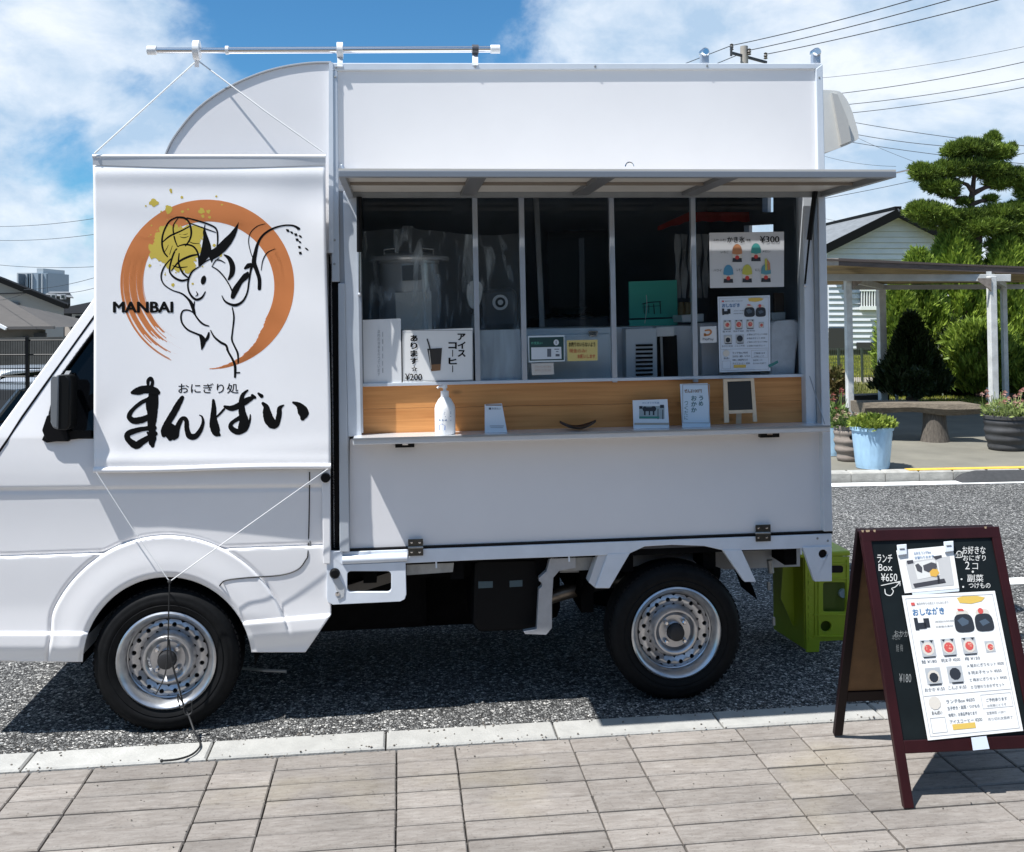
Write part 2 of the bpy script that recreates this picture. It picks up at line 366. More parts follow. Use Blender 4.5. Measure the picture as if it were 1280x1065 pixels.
# ---- flat print: strokes, shapes and lettering laid on a surface map M(x, y, off)
_tc = {}
def text_mesh(s, bold=0.0):
    k = (s, bold)
    if k in _tc: return _tc[k]
    cu = bpy.data.curves.new('t', 'FONT'); cu.body = s; cu.resolution_u = 3; cu.offset = bold; cu.size = 1.0
    o = bpy.data.objects.new('t', cu); COL.objects.link(o)
    dg = bpy.context.evaluated_depsgraph_get(); dg.update()
    me = bpy.data.meshes.new_from_object(o.evaluated_get(dg))
    vs = [(v.co.x, v.co.y) for v in me.vertices]; fs = [tuple(p.vertices) for p in me.polygons]
    bpy.data.objects.remove(o); bpy.data.curves.remove(cu); bpy.data.meshes.remove(me)
    if not vs: _tc[k] = ([], []); return _tc[k]
    x0 = min(v[0] for v in vs); x1 = max(v[0] for v in vs); y0 = min(v[1] for v in vs); y1 = max(v[1] for v in vs)
    _tc[k] = ([((x-x0)/max(x1-x0, 1e-6), 1-(y-y0)/max(y1-y0, 1e-6)) for x, y in vs], fs); return _tc[k]
def smooth_path(pts, sub=6):
    out = []; n = len(pts)
    if n < 3: sub = 1 if n < 2 else sub
    for i in range(n-1):
        p0, p1, p2, p3 = pts[max(i-1, 0)], pts[i], pts[i+1], pts[min(i+2, n-1)]
        for k in range(sub):
            t = k/sub; out.append(tuple(.5*((2*b)+(-a+c)*t+(2*a-5*b+4*c-d)*t*t+(-a+3*b-3*c+d)*t**3) for a, b, c, d in zip(p0, p1, p2, p3)))
    out.append(tuple(pts[-1])); return out
class Print:
    def __init__(s, M, off=.001, xf=lambda x, y: (x, y)): s.M = M; s.off = off; s.mb = MB(); s.xf = xf; s.cuts = []
    def m(s, x, y): return s.M(*s.xf(x, y), s.off)
    def poly(s, pts):
        s.cuts.append(len(s.mb.f)); q = [Vector((x, y, 0)) for x, y in pts]; s.mb.add([s.m(x, y) for x, y in pts], [tuple(t) for t in tessellate_polygon([q])]); return s
    def rect(s, x0, y0, x1, y1): return s.poly(rect(x0, y0, x1, y1))
    def quad(s, q, frame=None): return s.poly(q)
    def dot(s, x, y, r, ry=None, n=10): return s.poly(circ(x, y, r, n, ry))
    def frame(s, x0, y0, x1, y1, w):
        for r in ((x0, y0, x1, y0+w), (x0, y1-w, x1, y1), (x0, y0+w, x0+w, y1-w), (x1-w, y0+w, x1, y1-w)): s.rect(*r)
        return s
    def brush(s, pts, w=None, sub=6, rough=0.0, caps=True):
        s.cuts.append(len(s.mb.f)); s_keep = len(s.cuts)
        pts = [(p[0], p[1], p[2] if len(p) > 2 else w) for p in pts]
        pp = smooth_path(pts, sub); L_ = []; R_ = []; n = len(pp)
        for i, (x, y, ww) in enumerate(pp):
            a = pp[max(i-1, 0)]; b = pp[min(i+1, n-1)]; dx, dy = b[0]-a[0], b[1]-a[1]; l = math.hypot(dx, dy) or 1
            nx, ny = -dy/l, dx/l; h = max(ww, .1)/2
            h1 = h*(1+random.uniform(-rough, rough)); h2 = h*(1+random.uniform(-rough, rough))
            L_.append((x+nx*h1, y+ny*h1)); R_.append((x-nx*h2, y-ny*h2))
        vs = [s.m(x, y) for x, y in L_]+[s.m(x, y) for x, y in R_]
        s.mb.add(vs, [(i, i+1, n+i+1, n+i) for i in range(n-1)])
        if caps:
            for (x, y, ww) in (pp[0], pp[-1]): s.dot(x, y, ww/2*.98, n=12)
        del s.cuts[s_keep:]
        return s
    def text(s, t, x0, y0, x1, y1, bold=0.0, skew=0.0):
        s.cuts.append(len(s.mb.f)); sh = (0,)
        if any(ord(c) < 256 for c in t):
            if bold: sh = (-.5*bold*(y1-y0)*1.6, .5*bold*(y1-y0)*1.6)
            bold = 0.0
        vs, fs = text_mesh(t, bold); keep = s.off
        for d in sh:
            if vs: s.mb.add([s.m(x0+d*.55+(x1-x0)*u+skew*(1-v), y0+(y1-y0)*v) for u, v in vs], fs)
            s.off += .00012
        s.off = keep
        return s
    def vtext(s, t, x0, y0, x1, y1, bold=0.0):
        n = len(t); h = (y1-y0)/n; k0 = len(s.cuts)
        for i, ch in enumerate(t):
            if ch in 'ー':
                s.rect((x0+x1)/2-.5, y0+i*h+.6, (x0+x1)/2+.5, y0+(i+1)*h-.8)
            else: s.text(ch, x0, y0+i*h+h*.08, x1, y0+(i+1)*h-h*.08, bold)
        del s.cuts[k0+1:]; return s
    def build(s, name, m, parent):
        if not 2 <= len(s.cuts) <= 14 or any(w in name for w in ('drawing', 'ring_', 'brush', 'border', 'latin', 'splash')):
            return s.mb.build(name, m, parent, fix=False)
        cs = s.cuts+[len(s.mb.f)]; o = None
        for a, b in zip(cs[:-1], cs[1:]):
            if b <= a: continue
            idx = sorted({i for f in s.mb.f[a:b] for i in f}); mp = {i: k for k, i in enumerate(idx)}
            q = MB(); q.v = [s.mb.v[i] for i in idx]; q.f = [tuple(mp[i] for i in f) for f in s.mb.f[a:b]]
            o = q.build(name, m, parent, fix=False)
        return o
def onY(Y): return lambda x, y, off=0: P(x, y, Y-off)
# ================================================================== GROUND
def line_pt(a, b, t): return a+(b-a)*t
KN = -0.245      # near edge of the kerb row (paving side)
KF = -0.100      # far edge (asphalt side)
FA = G(1042, 604, 0); FB = G(1192, 601, 0)       # foot of the kerb across the road
FD = (FB-FA).normalized(); FN = Vector((-FD.y, FD.x, 0))
def farp(u, v, z=0.0): return Vector((FA.x+FD.x*u+FN.x*v, FA.y+FD.y*u+FN.y*v, z))

def ground_h(x, y):
    t = min(max((-x-1.0)/2.5, 0), 1)*min(max((y-6.0)/2.5, 0), 1)
    t = t*t*(3-2*t)
    return -0.05-1.05*t
gb = MB(); xs = [-600, -200, -80, -40, -20, -12]+[-10+.5*i for i in range(21)]+[2, 6, 12, 25, 60, 200, 600]
ys = [-60, -20, -8, -3, 0, 2, 4]+[5+.5*i for i in range(12)]+[12, 15, 20, 30, 50, 100, 300, 1200]
gb.v = [(x, y, ground_h(x, y)) for y in ys for x in xs]
gb.f = [(j*len(xs)+i, j*len(xs)+i+1, (j+1)*len(xs)+i+1, (j+1)*len(xs)+i) for j in range(len(ys)-1) for i in range(len(xs)-1)]
tag(gb.build('ground', mat('packed_earth', (.17, .16, .14), .95, var=.3, vscale=1.5), smooth=60), kind='structure')

rd = MB()
# left part ends where the land drops to the lower car park
rd.hexa([(-14, KF, 0), (FA.x-1.0-2.2, KF, 0), (FA.x-1.0-2.2, 6.0, 0), (-14, 6.0, 0)], [(-14, KF, -.04), (FA.x-1.0-2.2, KF, -.04), (FA.x-1.0-2.2, 6.0, -.04), (-14, 6.0, -.04)])
xr = FA.x-3.2
a = [(xr, KF, 0), (16, KF, 0), tuple(farp(16-FA.x, 0)), tuple(farp(xr-FA.x, 0))]
rd.hexa(a, [(p[0], p[1], -.04) for p in a])
tag(rd.build('road', ASPH), kind='structure')
mk = MB()
WLINE = mat('road_paint_white', (.72, .72, .70), .7, var=.12, vscale=20)
for (q, w) in (((farp(-2.2, -.11, .004), farp(12, -.11, .004)), .16),):
    mk.bar(q[0], q[1], w, .004)
p1_, p2_ = G(1255, 727, .004), G(1300, 725, .004); dd = (p2_-p1_).normalized()
mk.bar(p1_-dd*.05, p1_+dd*5, .12, .004)
tag(mk.build('road_marking', WLINE), kind='structure')

# near paving
bed = MB().box(-6, 8, -6.2, KF, -.05, -.012)
pave = tag(bed.build('pavement', BED), kind='structure')
def slab_mesh(lx, ly, h=.05, be=.0035):
    bm = bmesh.new(); m = MB().box(0, lx, 0, ly, -h, 0); me = m.mesh('block'); bm.from_mesh(me)
    ed = [e for e in bm.edges if all(v.co.z > -.001 for v in e.verts)]
    bmesh.ops.bevel(bm, geom=ed, offset=be, segments=1, affect='EDGES'); bm.to_mesh(me); bm.free(); return me
J = .0046; JY = .0088
variants = {l: [slab_mesh(l-J+random.uniform(-.0008, .0008), .105-JY) for _ in range(3)] for l in (.4, .2)}
for l in variants:
    for me in variants[l]: me.materials.append(TILE)
row_y = KN-.006
n_rows = 13
for r in range(n_rows):
    y0 = row_y-.105*(r+1)
    x = -1.03-1.2; big = True
    while x < 2.75:
        l = .4 if big else .2
        vis = True
        if r > 7 and (x < -1.3 or x > 1.9): vis = r < 10
        if vis:
            o = bpy.data.objects.new('paving_block', random.choice(variants[l])); COL.objects.link(o)
            o.location = (x+J/2+random.uniform(-.0012, .0012), y0+JY/2+random.uniform(-.001, .001), random.uniform(-.0016, .0012))
            o.rotation_euler = (random.uniform(-.004, .004), random.uniform(-.003, .003), random.uniform(-.0025, .0025))
            o.parent = pave
        x += l; big = not big
# remainder of the paving, out of the frame, stays one mesh
rest = MB()
for r in range(n_rows, 40):
    y0 = row_y-.105*(r+1); x = -4.6; big = True
    while x < 5.5:
        l = .4 if big else .2
        rest.box(x+J/2, x+l-J/2, y0+JY/2, y0+.105-JY/2, -.045, 0); x += l; big = not big
for r in range(n_rows):
    y0 = row_y-.105*(r+1)
    for x, l in [(-4.63+.6*i, .4) for i in range(4)]+[(-4.23+.6*i, .2) for i in range(4)]+[(2.77+.6*i, .4) for i in range(5)]+[(3.17+.6*i, .2) for i in range(5)]:
        rest.box(x+J/2, x+l-J/2, y0+JY/2, y0+.105-JY/2, -.045, 0)
ro = rest.build('paving_blocks_beyond', TILE, pave); ro['kind'] = 'stuff'; ro.matrix_parent_inverse = Matrix.Identity(4)
# kerb stones level with the paving
kme = [slab_mesh(.6-.006, .139, .1, .006) for _ in range(2)]
kj = G(260, 945, 0).x
for k in kme: k.materials.append(KERB)
i0 = -5
for i in range(i0, 8):
    o = bpy.data.objects.new('kerb_stone', random.choice(kme)); COL.objects.link(o); o.parent = pave
    o.location = (kj+.6*i+.003, KN+.002, .004+random.uniform(-.001, .001)); o.rotation_euler = (0, random.uniform(-.002, .002), random.uniform(-.002, .002))

# far plaza with its kerb
pz = MB(); a = [tuple(farp(-1.4, .14, .085)), tuple(farp(16, .14, .085)), tuple(farp(16, 8.4, .085)), tuple(farp(-1.4, 8.4, .085))]
pz.hexa(a, [(p[0], p[1], -.02) for p in a])
plaza = tag(pz.build('plaza_pavement', CONC), kind='structure')
fk = slab_mesh(.29, .135, .12, .012)
fk.materials.append(mat('old_kerb_concrete', (.36, .35, .32), .92, var=.2, vscale=12, bump=.3, bscale=60, rnd=.08))
u0 = (G(1080, 597, .09)-FA).dot(FD)
for i in range(-9, 20):
    o = bpy.data.objects.new('far_kerb_stone', fk); COL.objects.link(o); o.parent = plaza
    p = farp(u0+.296*i, 0, .09); o.location = p; o.rotation_euler = (0, 0, math.atan2(FD.y, FD.x))
yl = MB(); ua = (G(1143, 590, .095)-FA).dot(FD)
yl.bar(farp(ua, .07, .093), farp(9, .07, .093), .10, .004)
tag(yl.build('kerb_paint', mat('yellow_road_paint', (.68, .42, .06), .7, var=.2, vscale=18)), kind='structure')
# lawn behind the plaza
lw = MB(); rngl = random.Random(3)
l0 = [G(1005, 470, 0), G(1500, 462, 0), D(1700, 438, 36), D(960, 440, 36)]
lw.hexa([(p.x, p.y, 0.02) for p in l0], [(p.x, p.y, -.04) for p in l0])
lawn = tag(lw.build('lawn', mat('dry_lawn', (.24, .25, .05), .95, var=.3, vscale=3, detail=8, bump=.4, bscale=30)), kind='structure')
lb = MB(); a = [tuple(farp(-1.4, 8.4, .05)), tuple(farp(18, 8.4, .05)), tuple(farp(18, 13.5, .05)), tuple(farp(-1.4, 13.5, .05))]
lb.hexa(a, [(p[0], p[1], -.04) for p in a]); tag(lb.build('planting_soil', mat('gravelly_soil', (.25, .22, .17), .95, var=.35, vscale=9, bump=.5, bscale=50)), kind='structure')

# ================================================================== FOOD TRUCK
truck = thing('food_truck', (P(640, 700, 0).x, 0.7, 0), 'small white food truck with an open serving window, counter and raised awning', 'food truck')
T = truck
DEPTH = 1.42
# ---- cab side skin as one pressed sheet with a wheel opening and a window opening
def sdf_poly(pts):
    n = len(pts)
    A = np.array(pts, float); B = np.roll(A, -1, 0)
    def f(x, y):
        p = np.stack([x, y], -1)[..., None, :]
        e = B-A; w = p-A; t = np.clip((w*e).sum(-1)/(e*e).sum(-1), 0, 1)
        d = np.sqrt((((w-e*t[..., None]))**2).sum(-1)).min(-1)
        c = ((A[:, 1] > p[..., 1]) != (B[:, 1] > p[..., 1])) & (p[..., 0] < (B[:, 0]-A[:, 0])*(p[..., 1]-A[:, 1])/(B[:, 1]-A[:, 1]+1e-9)+A[:, 0])
        ins = c.sum(-1) % 2 == 1
        return np.where(ins, -d, d)
    return f
def skin(x0, y0, x1, y1, st, sdf, h):
    nx = int((x1-x0)/st)+1; ny = int((y1-y0)/st)+1
    X, Y = np.meshgrid(np.linspace(x0, x1, nx), np.linspace(y0, y1, ny)); S = sdf(X, Y)
    fs = []; c = (X[:-1, :-1]+X[1:, 1:])/2; cy = (Y[:-1, :-1]+Y[1:, 1:])/2; keep = sdf(c, cy) < 0
    used = np.zeros(X.shape, bool)
    for j, i in zip(*np.nonzero(keep)): used[j:j+2, i:i+2] = True
    # snap the rim on to the outline
    nb = np.zeros(X.shape, int)
    kk = keep.astype(int); nb[:-1, :-1] += kk; nb[1:, :-1] += kk; nb[:-1, 1:] += kk; nb[1:, 1:] += kk
    rim = used & (nb < 4) & (X > x0+1e-6) & (X < x1-1e-6) & (Y > y0+1e-6) & (Y < y1-1e-6)
    for _ in range(3):
        S = sdf(X, Y); e = .2
        gx = (sdf(X+e, Y)-sdf(X-e, Y))/(2*e); gy = (sdf(X, Y+e)-sdf(X, Y-e))/(2*e)
        X = np.where(rim, X-S*gx, X); Y = np.where(rim, Y-S*gy, Y)
    H = h(X, Y); idx = -np.ones(X.shape, int); vs = []
    for j, i in zip(*np.nonzero(used)):
        idx[j, i] = len(vs); vs.append(P(X[j, i], Y[j, i], H[j, i]))
    for j, i in zip(*np.nonzero(keep)): fs.append((idx[j, i], idx[j+1, i], idx[j+1, i+1], idx[j, i+1]))
    mb = MB(); mb.v = [tuple(v) for v in vs]; mb.f = [tuple(int(k) for k in f) for f in fs]; return mb
def ss(a, b, x): t = np.clip((x-a)/(b-a), 0, 1); return t*t*(3-2*t)
def tumble(y): return .13*np.clip((548-y)/235, 0, 1.2)**1.15
outline = [(-46, 640), (-40, 600), (-22, 566), (0, 535), (100, 398), (140, 342), (165, 322), (195, 315), (411, 315), (413, 560), (414, 768), (382, 815), (318, 815), (104, 827), (-30, 826), (-46, 800)]
win = [(62, 541), (60, 528), (66, 500), (77, 469), (117, 415), (168, 345), (185, 338), (372, 336), (378, 342), (380, 545), (374, 548), (70, 547)]
WC = (209.5, 829); WR = 106
fo, fw = sdf_poly(outline), sdf_poly(win)
def cab_sdf(x, y):
    arch = WR-np.hypot(x-WC[0], (y-WC[1])*.98)
    return np.maximum(np.maximum(fo(x, y), -fw(x, y)), arch)
def cab_h(x, y):
    d = np.hypot(x-WC[0], (y-WC[1])*.98)
    Y = tumble(y) + 0.0*x
    Y = Y - .010*np.exp(-((y-590)/50.0)**2) + .010
    top = 611.5-.010*x                                 # crease under the window
    low = 696-.035*np.clip(x, 0, 400)
    R0 = 156-7*ss(760, 800, y)*(x < 210)
    out = ss(R0-1, R0+1, d)                            # 1 outside the flare
    rec = ss(top-3.5, top+1.0, y)*(1-ss(low-.8, low+1.8, y))
    g1 = np.clip(1-(low-.8-y)/5.0, 0, 1)*(1-ss(low-.8, low+1.8, y)); lipu = np.exp(-((y-top-2)/3.0)**2)
    Y = Y + out*(.008*rec + .008*g1 + .003*lipu)
    Y = Y + .004*ss(low+3, low+70, y)*(1-ss(low+60, low+110, y))*out
    ys = 790-.085*np.clip(x-150, 0, 400)               # sill line
    sill = ss(ys-1.0, ys+4, y); Y = Y - .013*sill + .020*ss(ys+16, ys+40, y)
    # wheel flare: groove outside, crisp edge, flat lip, rolled rim
    t = d-R0; fade = 1-ss(765, 800, y)*(x > 300)
    g2 = np.clip(1-t/5.0, 0, 1)*ss(-2.4, .4, t); fl = 1-ss(-2.4, .4, t); lip = 1-ss(WR+14, R0-4, d)
    Y = Y + .008*g2*fade - fl*fade*(.006+.006*lip) + .010*(1-ss(WR, WR+7, d))
    Y = Y + .05*ss(-18, -50, x)**1.5
    return Y
sk = skin(-50, 312, 415, 830, 1.45, cab_sdf, cab_h)
cab = sk.build('cab_side', PAINT, T, smooth=60, fix=False)
so_ = cab.modifiers.new('gauge', 'SOLIDIFY'); so_.thickness = .006; so_.offset = 0
# mass of the cab behind the skin (front, roof, back, floor)
shell = MB(); a = []; b = []
shp = [(-42, 640), (-37, 602), (-19, 569), (4, 538), (103, 401), (142, 345), (166, 325), (195, 318), (409, 318), (409, 768), (380, 812), (322, 812), (308, 800)] + [(WC[0]+112*math.cos(t), WC[1]-112*math.sin(t)) for t in [math.radians(20+140*i/10) for i in range(11)]] + [(100, 822), (-28, 822), (-42, 800)]
for x, y in shp:
    p = P(x, y, 0); t = float(tumble(np.array(float(y))))
    a.append((p.x, .03+t, p.z)); b.append((p.x, 1.445-t, p.z))
na = len(a); tr = tessellate_polygon([[Vector((q[0], 0, q[2])) for q in a]])
sk2 = MB(); sk2.v = a+b
sk2.f = [tuple(i+na for i in reversed(t)) for t in tr] + [(i, i+na, (i+1) % na+na, (i+1) % na) for i in range(na)]
sk2.build('cab_shell', PAINT, T, smooth=35)
# black sheet standing for the dark cabin, then the black wheel well
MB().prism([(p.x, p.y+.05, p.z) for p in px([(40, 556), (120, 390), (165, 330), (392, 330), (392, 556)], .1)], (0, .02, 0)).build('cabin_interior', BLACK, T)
wl = MB(); arc = [(WC[0]+(WR+3)*math.cos(t), WC[1]-(WR+3)*math.sin(t)) for t in [math.radians(-2+184*i/24) for i in range(25)]]
A_ = px(arc, .02); nn = len(A_)
wl.v = [tuple(p) for p in A_]+[(p.x, .42, p.z) for p in A_]; wl.f = [(i, i+1, nn+i+1, nn+i) for i in range(nn-1)] + [tuple(range(nn, 2*nn))]
wl.build('wheel_well', UNDER, T, smooth=40)
hY = lambda x, y: float(cab_h(np.array(float(x)), np.array(float(y))))
MB().tube([P(x, y, hY(x, y)-.0002) for x, y, *_ in smooth_path([(250, 723), (268, 714), (290, 711), (315, 715), (345, 722), (384, 724), (411, 722)], 5)], .0022, 6).build('panel_joint', mat('joint_grey', (.10, .105, .11), .6), T)
MB().tube([P(x, y, hY(x, y)) for x, y, *_ in smooth_path([(387, 330), (387.5, 450), (388, 560), (388, 640), (387, 715)], 5)], .0026, 6).build('door_joint', mat('joint_grey', (.10, .105, .11), .6), T)
# glass follows the lean of the pillar
gpts = [(58, 549), (57, 525), (63, 498), (74, 466), (117, 410), (166, 342), (184, 335), (374, 333), (381, 341), (382, 550)]
gm = MB(); gf = [P(x, y, .016+float(tumble(np.array(float(y))))) for x, y in gpts]
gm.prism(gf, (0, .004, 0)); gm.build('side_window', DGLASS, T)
sm = MB(); wp = [P(x, y, .004+float(tumble(np.array(float(y))))) for x, y in win+[win[0]]]
sm.tube(wp, .0045, 6); sm.build('window_seal', BLACK, T, smooth=60)
# gap between the pillar and the door frame, and windscreen rubber
sg = MB(); sp = [P(x, y, -.0035+float(tumble(np.array(float(y))))+.012*(1-math.exp(-((y-600)/60.0)**2))) for x, y in [(-6, 572), (8, 552), (28, 521), (60, 476), (114, 401), (150, 352)]]
sg.tube(sp, .0045, 6); sg.build('door_seam', BLACK, T, smooth=60)
ws = MB(); fr = [P(x, y, .06+float(tumble(np.array(float(y))))) for x, y in [(9, 530), (99, 404), (136, 352)]]
bk = [(p.x, 1.475-(p.y), p.z) for p in fr]
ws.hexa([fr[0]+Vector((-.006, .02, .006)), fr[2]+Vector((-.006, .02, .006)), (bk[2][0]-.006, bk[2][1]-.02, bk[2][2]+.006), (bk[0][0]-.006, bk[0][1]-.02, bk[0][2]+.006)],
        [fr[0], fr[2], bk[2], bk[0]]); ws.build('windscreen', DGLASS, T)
# lamps and bumper on the nose
fx = P(-46, 700, 0).x
MB().box(fx-.03, fx+.05, .04, 1.43, .24, .45).build('front_bumper', PAINT, T, bev=.012)
for y0 in (.07, 1.19): MB().box(fx-.012, fx+.03, y0, y0+.2, .62, .80).build('headlight', mat('headlight_lens', (.6, .62, .64), .08, coat=1), T, bev=.015)
MB().box(fx-.012, fx+.03, .50, .96, .50, .58).build('front_grille', BLACK, T)
# belt shadow-gap strip under the window
# mirror
mr_ = MB(); MY = -.075
mo = [(64, 472), (68, 469), (84, 469), (88, 475), (87, 532), (83, 538), (70, 537), (65, 531)]
mr_.prism(px(mo, MY), (.01, .055, 0)); mirror = mr_.build('door_mirror', mat('mirror_shell_black', (.006, .0065, .007), .4, spec=.2), T, smooth=40, bev=.006)
mc = MB().prism(px([(63, 476), (66, 469.5), (73, 469), (72, 537), (66, 535), (63, 528)], MY-.006), (.006, .05, 0)); mc.build('mirror_lit_edge', mat('mirror_grey', (.17, .18, .19), .4), mirror, smooth=40, bev=.004)  # front cover catching light, painted on as a grey edge
mb2 = MB(); mb2.prism(px([(56, 548), (52, 538), (58, 520), (72, 512), (84, 540), (86, 552), (62, 552)], -.02), (0, .03, 0)); mb2.bar(P(72, 528, -.02), P(82, 520, MY+.05), .035, .03)
mb2.build('mirror_foot', BLACK, mirror, bev=.004)
MB().prism(px([(56, 541), (114, 538), (114, 546.5), (58, 553.5), (52, 550)], -.008), (0, .014, 0)).build('window_sill_rubber', BLACK, T, bev=.002)
mb3 = MB(); mb3.bar(P(80, 476, MY+.03), P(86, 466, .03), .016, .016); mb3.build('mirror_arm', mat('mirror_grey', (.17, .18, .19), .4), mirror)
# rear pillar strip of the cab
MB().prism(px([(402, 588), (413, 588), (413, 705), (404, 705)], -.006), (0, .01, 0)).build('cab_corner_trim', PAINT, T, bev=.003)
MB().lathe([(.0, -.015), (.016, -.014), (.018, -.004), (.018, 0)], P(407, 597, -.006), 'Y', 14).build('rubber_buffer', BLACK, T, smooth=40)
# door handle hidden behind the banner still exists
MB().prism(px([(330, 555), (372, 555), (372, 568), (330, 568)], -.02), (0, .03, 0)).build('door_handle', BLACK, T, bev=.004)

# ---- wheels
def make_wheel(cx, cy, Yf, name='wheel'):
    c = P(cx, cy, Yf); R = .262; c.z = .256
    tp = [(.168, .012), (.175, .002), (.19, -.006), (.200, -.009), (.203, -.0065), (.208, -.0095), (.222, -.010), (.226, -.0075), (.231, -.0085), (.24, -.004), (.253, .008), (.260, .025), (R, .05), (R, .11), (.256, .132), (.235, .146), (.17, .14)]
    t = MB().lathe(tp, c, 'Y', 72, capped=False); tyre = t.build(name, RUBBER, T, smooth=50)
    tg = MB()
    for k in range(72):                                 # tread blocks on the shoulder
        a = 2*math.pi*k/72; u = Vector((math.cos(a), 0, math.sin(a))); w = Vector((-math.sin(a), 0, math.cos(a)))
        o = c+u*.256
        vs = [o+w*s*.007+Vector((0, q, 0))+u*r_ for r_ in (0, .0040) for s, q in ((-1, .012), (1, .012), (1, .05), (-1, .05))]
        tg.hexa(vs[:4], vs[4:])
    tg.build('tread', RUBBER, tyre)
    rim = MB().lathe([(.176, .006), (.176, -.004), (.170, -.008), (.163, -.004), (.158, .006), (.150, .016), (.146, .034), (.140, .038)], c, 'Y', 64, capped=False)
    # disc with a ring of round holes
    nh = 16; r1, r2, hr = .100, .140, .0085; rm = .122; y = .036
    for k in range(nh):
        a0, a1 = 2*math.pi*k/nh, 2*math.pi*(k+1)/nh; am = (a0+a1)/2; ho = []; bo = []
        for q in range(16):
            th_ = 2*math.pi*q/16+math.pi/16
            hx, hy = rm+hr*math.cos(th_), hr*math.sin(th_)
            ho.append((hx*math.cos(am)-hy*math.sin(am), hx*math.sin(am)+hy*math.cos(am)))
            # matching point on the sector border
            cxx, cyy = math.cos(th_), math.sin(th_); m_ = max(abs(cxx), abs(cyy)); u_, v_ = cxx/m_, cyy/m_
            rr = (r1+r2)/2+u_*(r2-r1)/2; aa = am+v_*(a1-a0)/2; bo.append((rr*math.cos(aa), rr*math.sin(aa)))
        def yy(p): return y - .010*math.exp(-((math.hypot(*p)-rm)/.014)**2)
        vs = [c+Vector((p[0], yy(p), p[1])) for p in ho+bo]+[c+Vector((p[0], yy(p)+.012, p[1])) for p in ho]
        rim.add(vs, [(q, (q+1) % 16, (q+1) % 16+16, q+16) for q in range(16)]+[(q, q+32, (q+1) % 16+32, (q+1) % 16) for q in range(16)])
    rim.lathe([(.100, .036), (.096, .030), (.090, .014), (.084, .006), (.078, .006), (.070, .012), (.062, .024), (.036, .026), (.034, .014)], c, 'Y', 64, capped=False)
    rim.build('rim', STEEL, tyre, smooth=35)
    MB().lathe([(.147, .055), (.02, .055)], c, 'Y', 40, capped=False).build('brake_drum', mat('rusty_dark_iron', (.03, .026, .024), .7), tyre)
    hb = MB().lathe([(.031, .03), (.031, -.006), (.028, -.014), (.020, -.017), (.0, -.017)], c, 'Y', 28, capped=False); hb.build('hub_cap', mat('hub_black', (.03, .03, .032), .5, .3), tyre, smooth=40)
    nb = MB()
    for k in range(4):
        a = math.pi/4+k*math.pi/2; q = c+Vector((.050*math.cos(a), 0, .050*math.sin(a)))
        nb.lathe([(.0095, .03), (.0095, .008), (.006, .004), (0, .004)], q, 'Y', 6, capped=False)
    nb.build('wheel_nuts', CHROME, tyre, smooth=30)
    return tyre
make_wheel(208, 830, .012)
make_wheel(845.5, 797, .035)
for cx, cy in ((208, 830), (845.5, 797)):               # wheels on the far side
    p = P(cx, cy, 0); MB().lathe([(.0, 1.28), (.17, 1.28), (.255, 1.29), (.26, 1.33), (.26, 1.39), (.24, 1.42), (0, 1.42)], (p.x, 0, .256), 'Y', 40).build('wheel', RUBBER, T, smooth=50)

# ---- chassis
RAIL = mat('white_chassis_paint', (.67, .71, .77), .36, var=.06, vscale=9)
rail = MB().holed(px([(426, 690), (1040, 667), (1040, 684.6), (927, 687.8), (903, 687.8), (880, 682.6), (840, 681.2), (806, 683.2), (787, 692), (748, 694.5), (600, 700), (426, 708)], .012), [], (0, .05, 0))
rail.build('bed_rail', RAIL, T, bev=.003)
MB().tube([P(428, 700, .006), P(509, 696.5, .006)], .0155, 12).build('bed_edge_roll', RAIL, T, smooth=60)
g_ = MB().holed(px([(408.5, 692), (412, 689), (428, 689.5), (428.5, 706), (507, 702.5), (508, 743), (506, 749), (500, 752), (416, 756), (410, 753), (408.5, 748)], .0),
                [px(rrect(434, 714, 489, 740.5, 5), .0)[::-1]], (0, .022, 0))
gd = g_.build('step_guard', RAIL, T, bev=.003)
MB().lathe([(0, -.014), (.014, -.013), (.019, -.006), (.019, 0)], P(418.5, 716.5, 0), 'Y', 16).build('rubber_buffer', BLACK, gd, smooth=40)
MB().bar(P(430, 738, .3), P(500, 716, .3), .05, .04).build('diagonal_stay', mat('stay_grey_brown', (.13, .12, .11), .6), T)
MB().prism(px([(416, 724), (424, 722), (431, 735), (430, 746), (422, 750), (421, 740)], -.003), (0, .004, 0)).build('pressed_lug', mat('grey_primer', (.5, .51, .52), .45), gd, bev=.001)
MB().lathe([(0, -.006), (.008, -.005), (.010, 0)], P(422, 742, 0), 'Y', 12).build('bolt', CHROME, gd, smooth=40)
for q in ([(760, 692), (788, 691), (762, 735.5), (745, 735.5), (745, 733)], [(903, 687), (927, 687), (945.5, 727.6), (931, 727.6)]):
    MB().prism(px(q, .010), (0, .03, 0)).build('mudguard_stay', RAIL, T, bev=.003)
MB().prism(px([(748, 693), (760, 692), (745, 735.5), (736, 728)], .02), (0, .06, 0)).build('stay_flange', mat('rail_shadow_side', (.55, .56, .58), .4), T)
rs = MB().holed(px([(1003.5, 684), (1040, 683), (1040, 726.7), (1018.5, 727)], .006), [px(circ(1029, 692.5, 5.5, 18), .006)[::-1]], (0, .022, 0)); rs.build('rear_stay', RAIL, T, bev=.002)
MB().lathe([(0, .012), (.017, .012), (.017, .02)], P(1029, 692.5, 0), 'Y', 18).build('hole_dark_disc', BLACK, T)  # black disc put behind the hole for its darkness
GREY = mat('galvanised_steel', (.34, .35, .35), .5, .5, var=.15, vscale=25)
MB().prism(px([(508, 702), (568, 699), (566, 715), (508, 719)], .06), (0, .02, 0)).build('frame_plate', GREY, T)
bk_ = [(270.5, 0)]
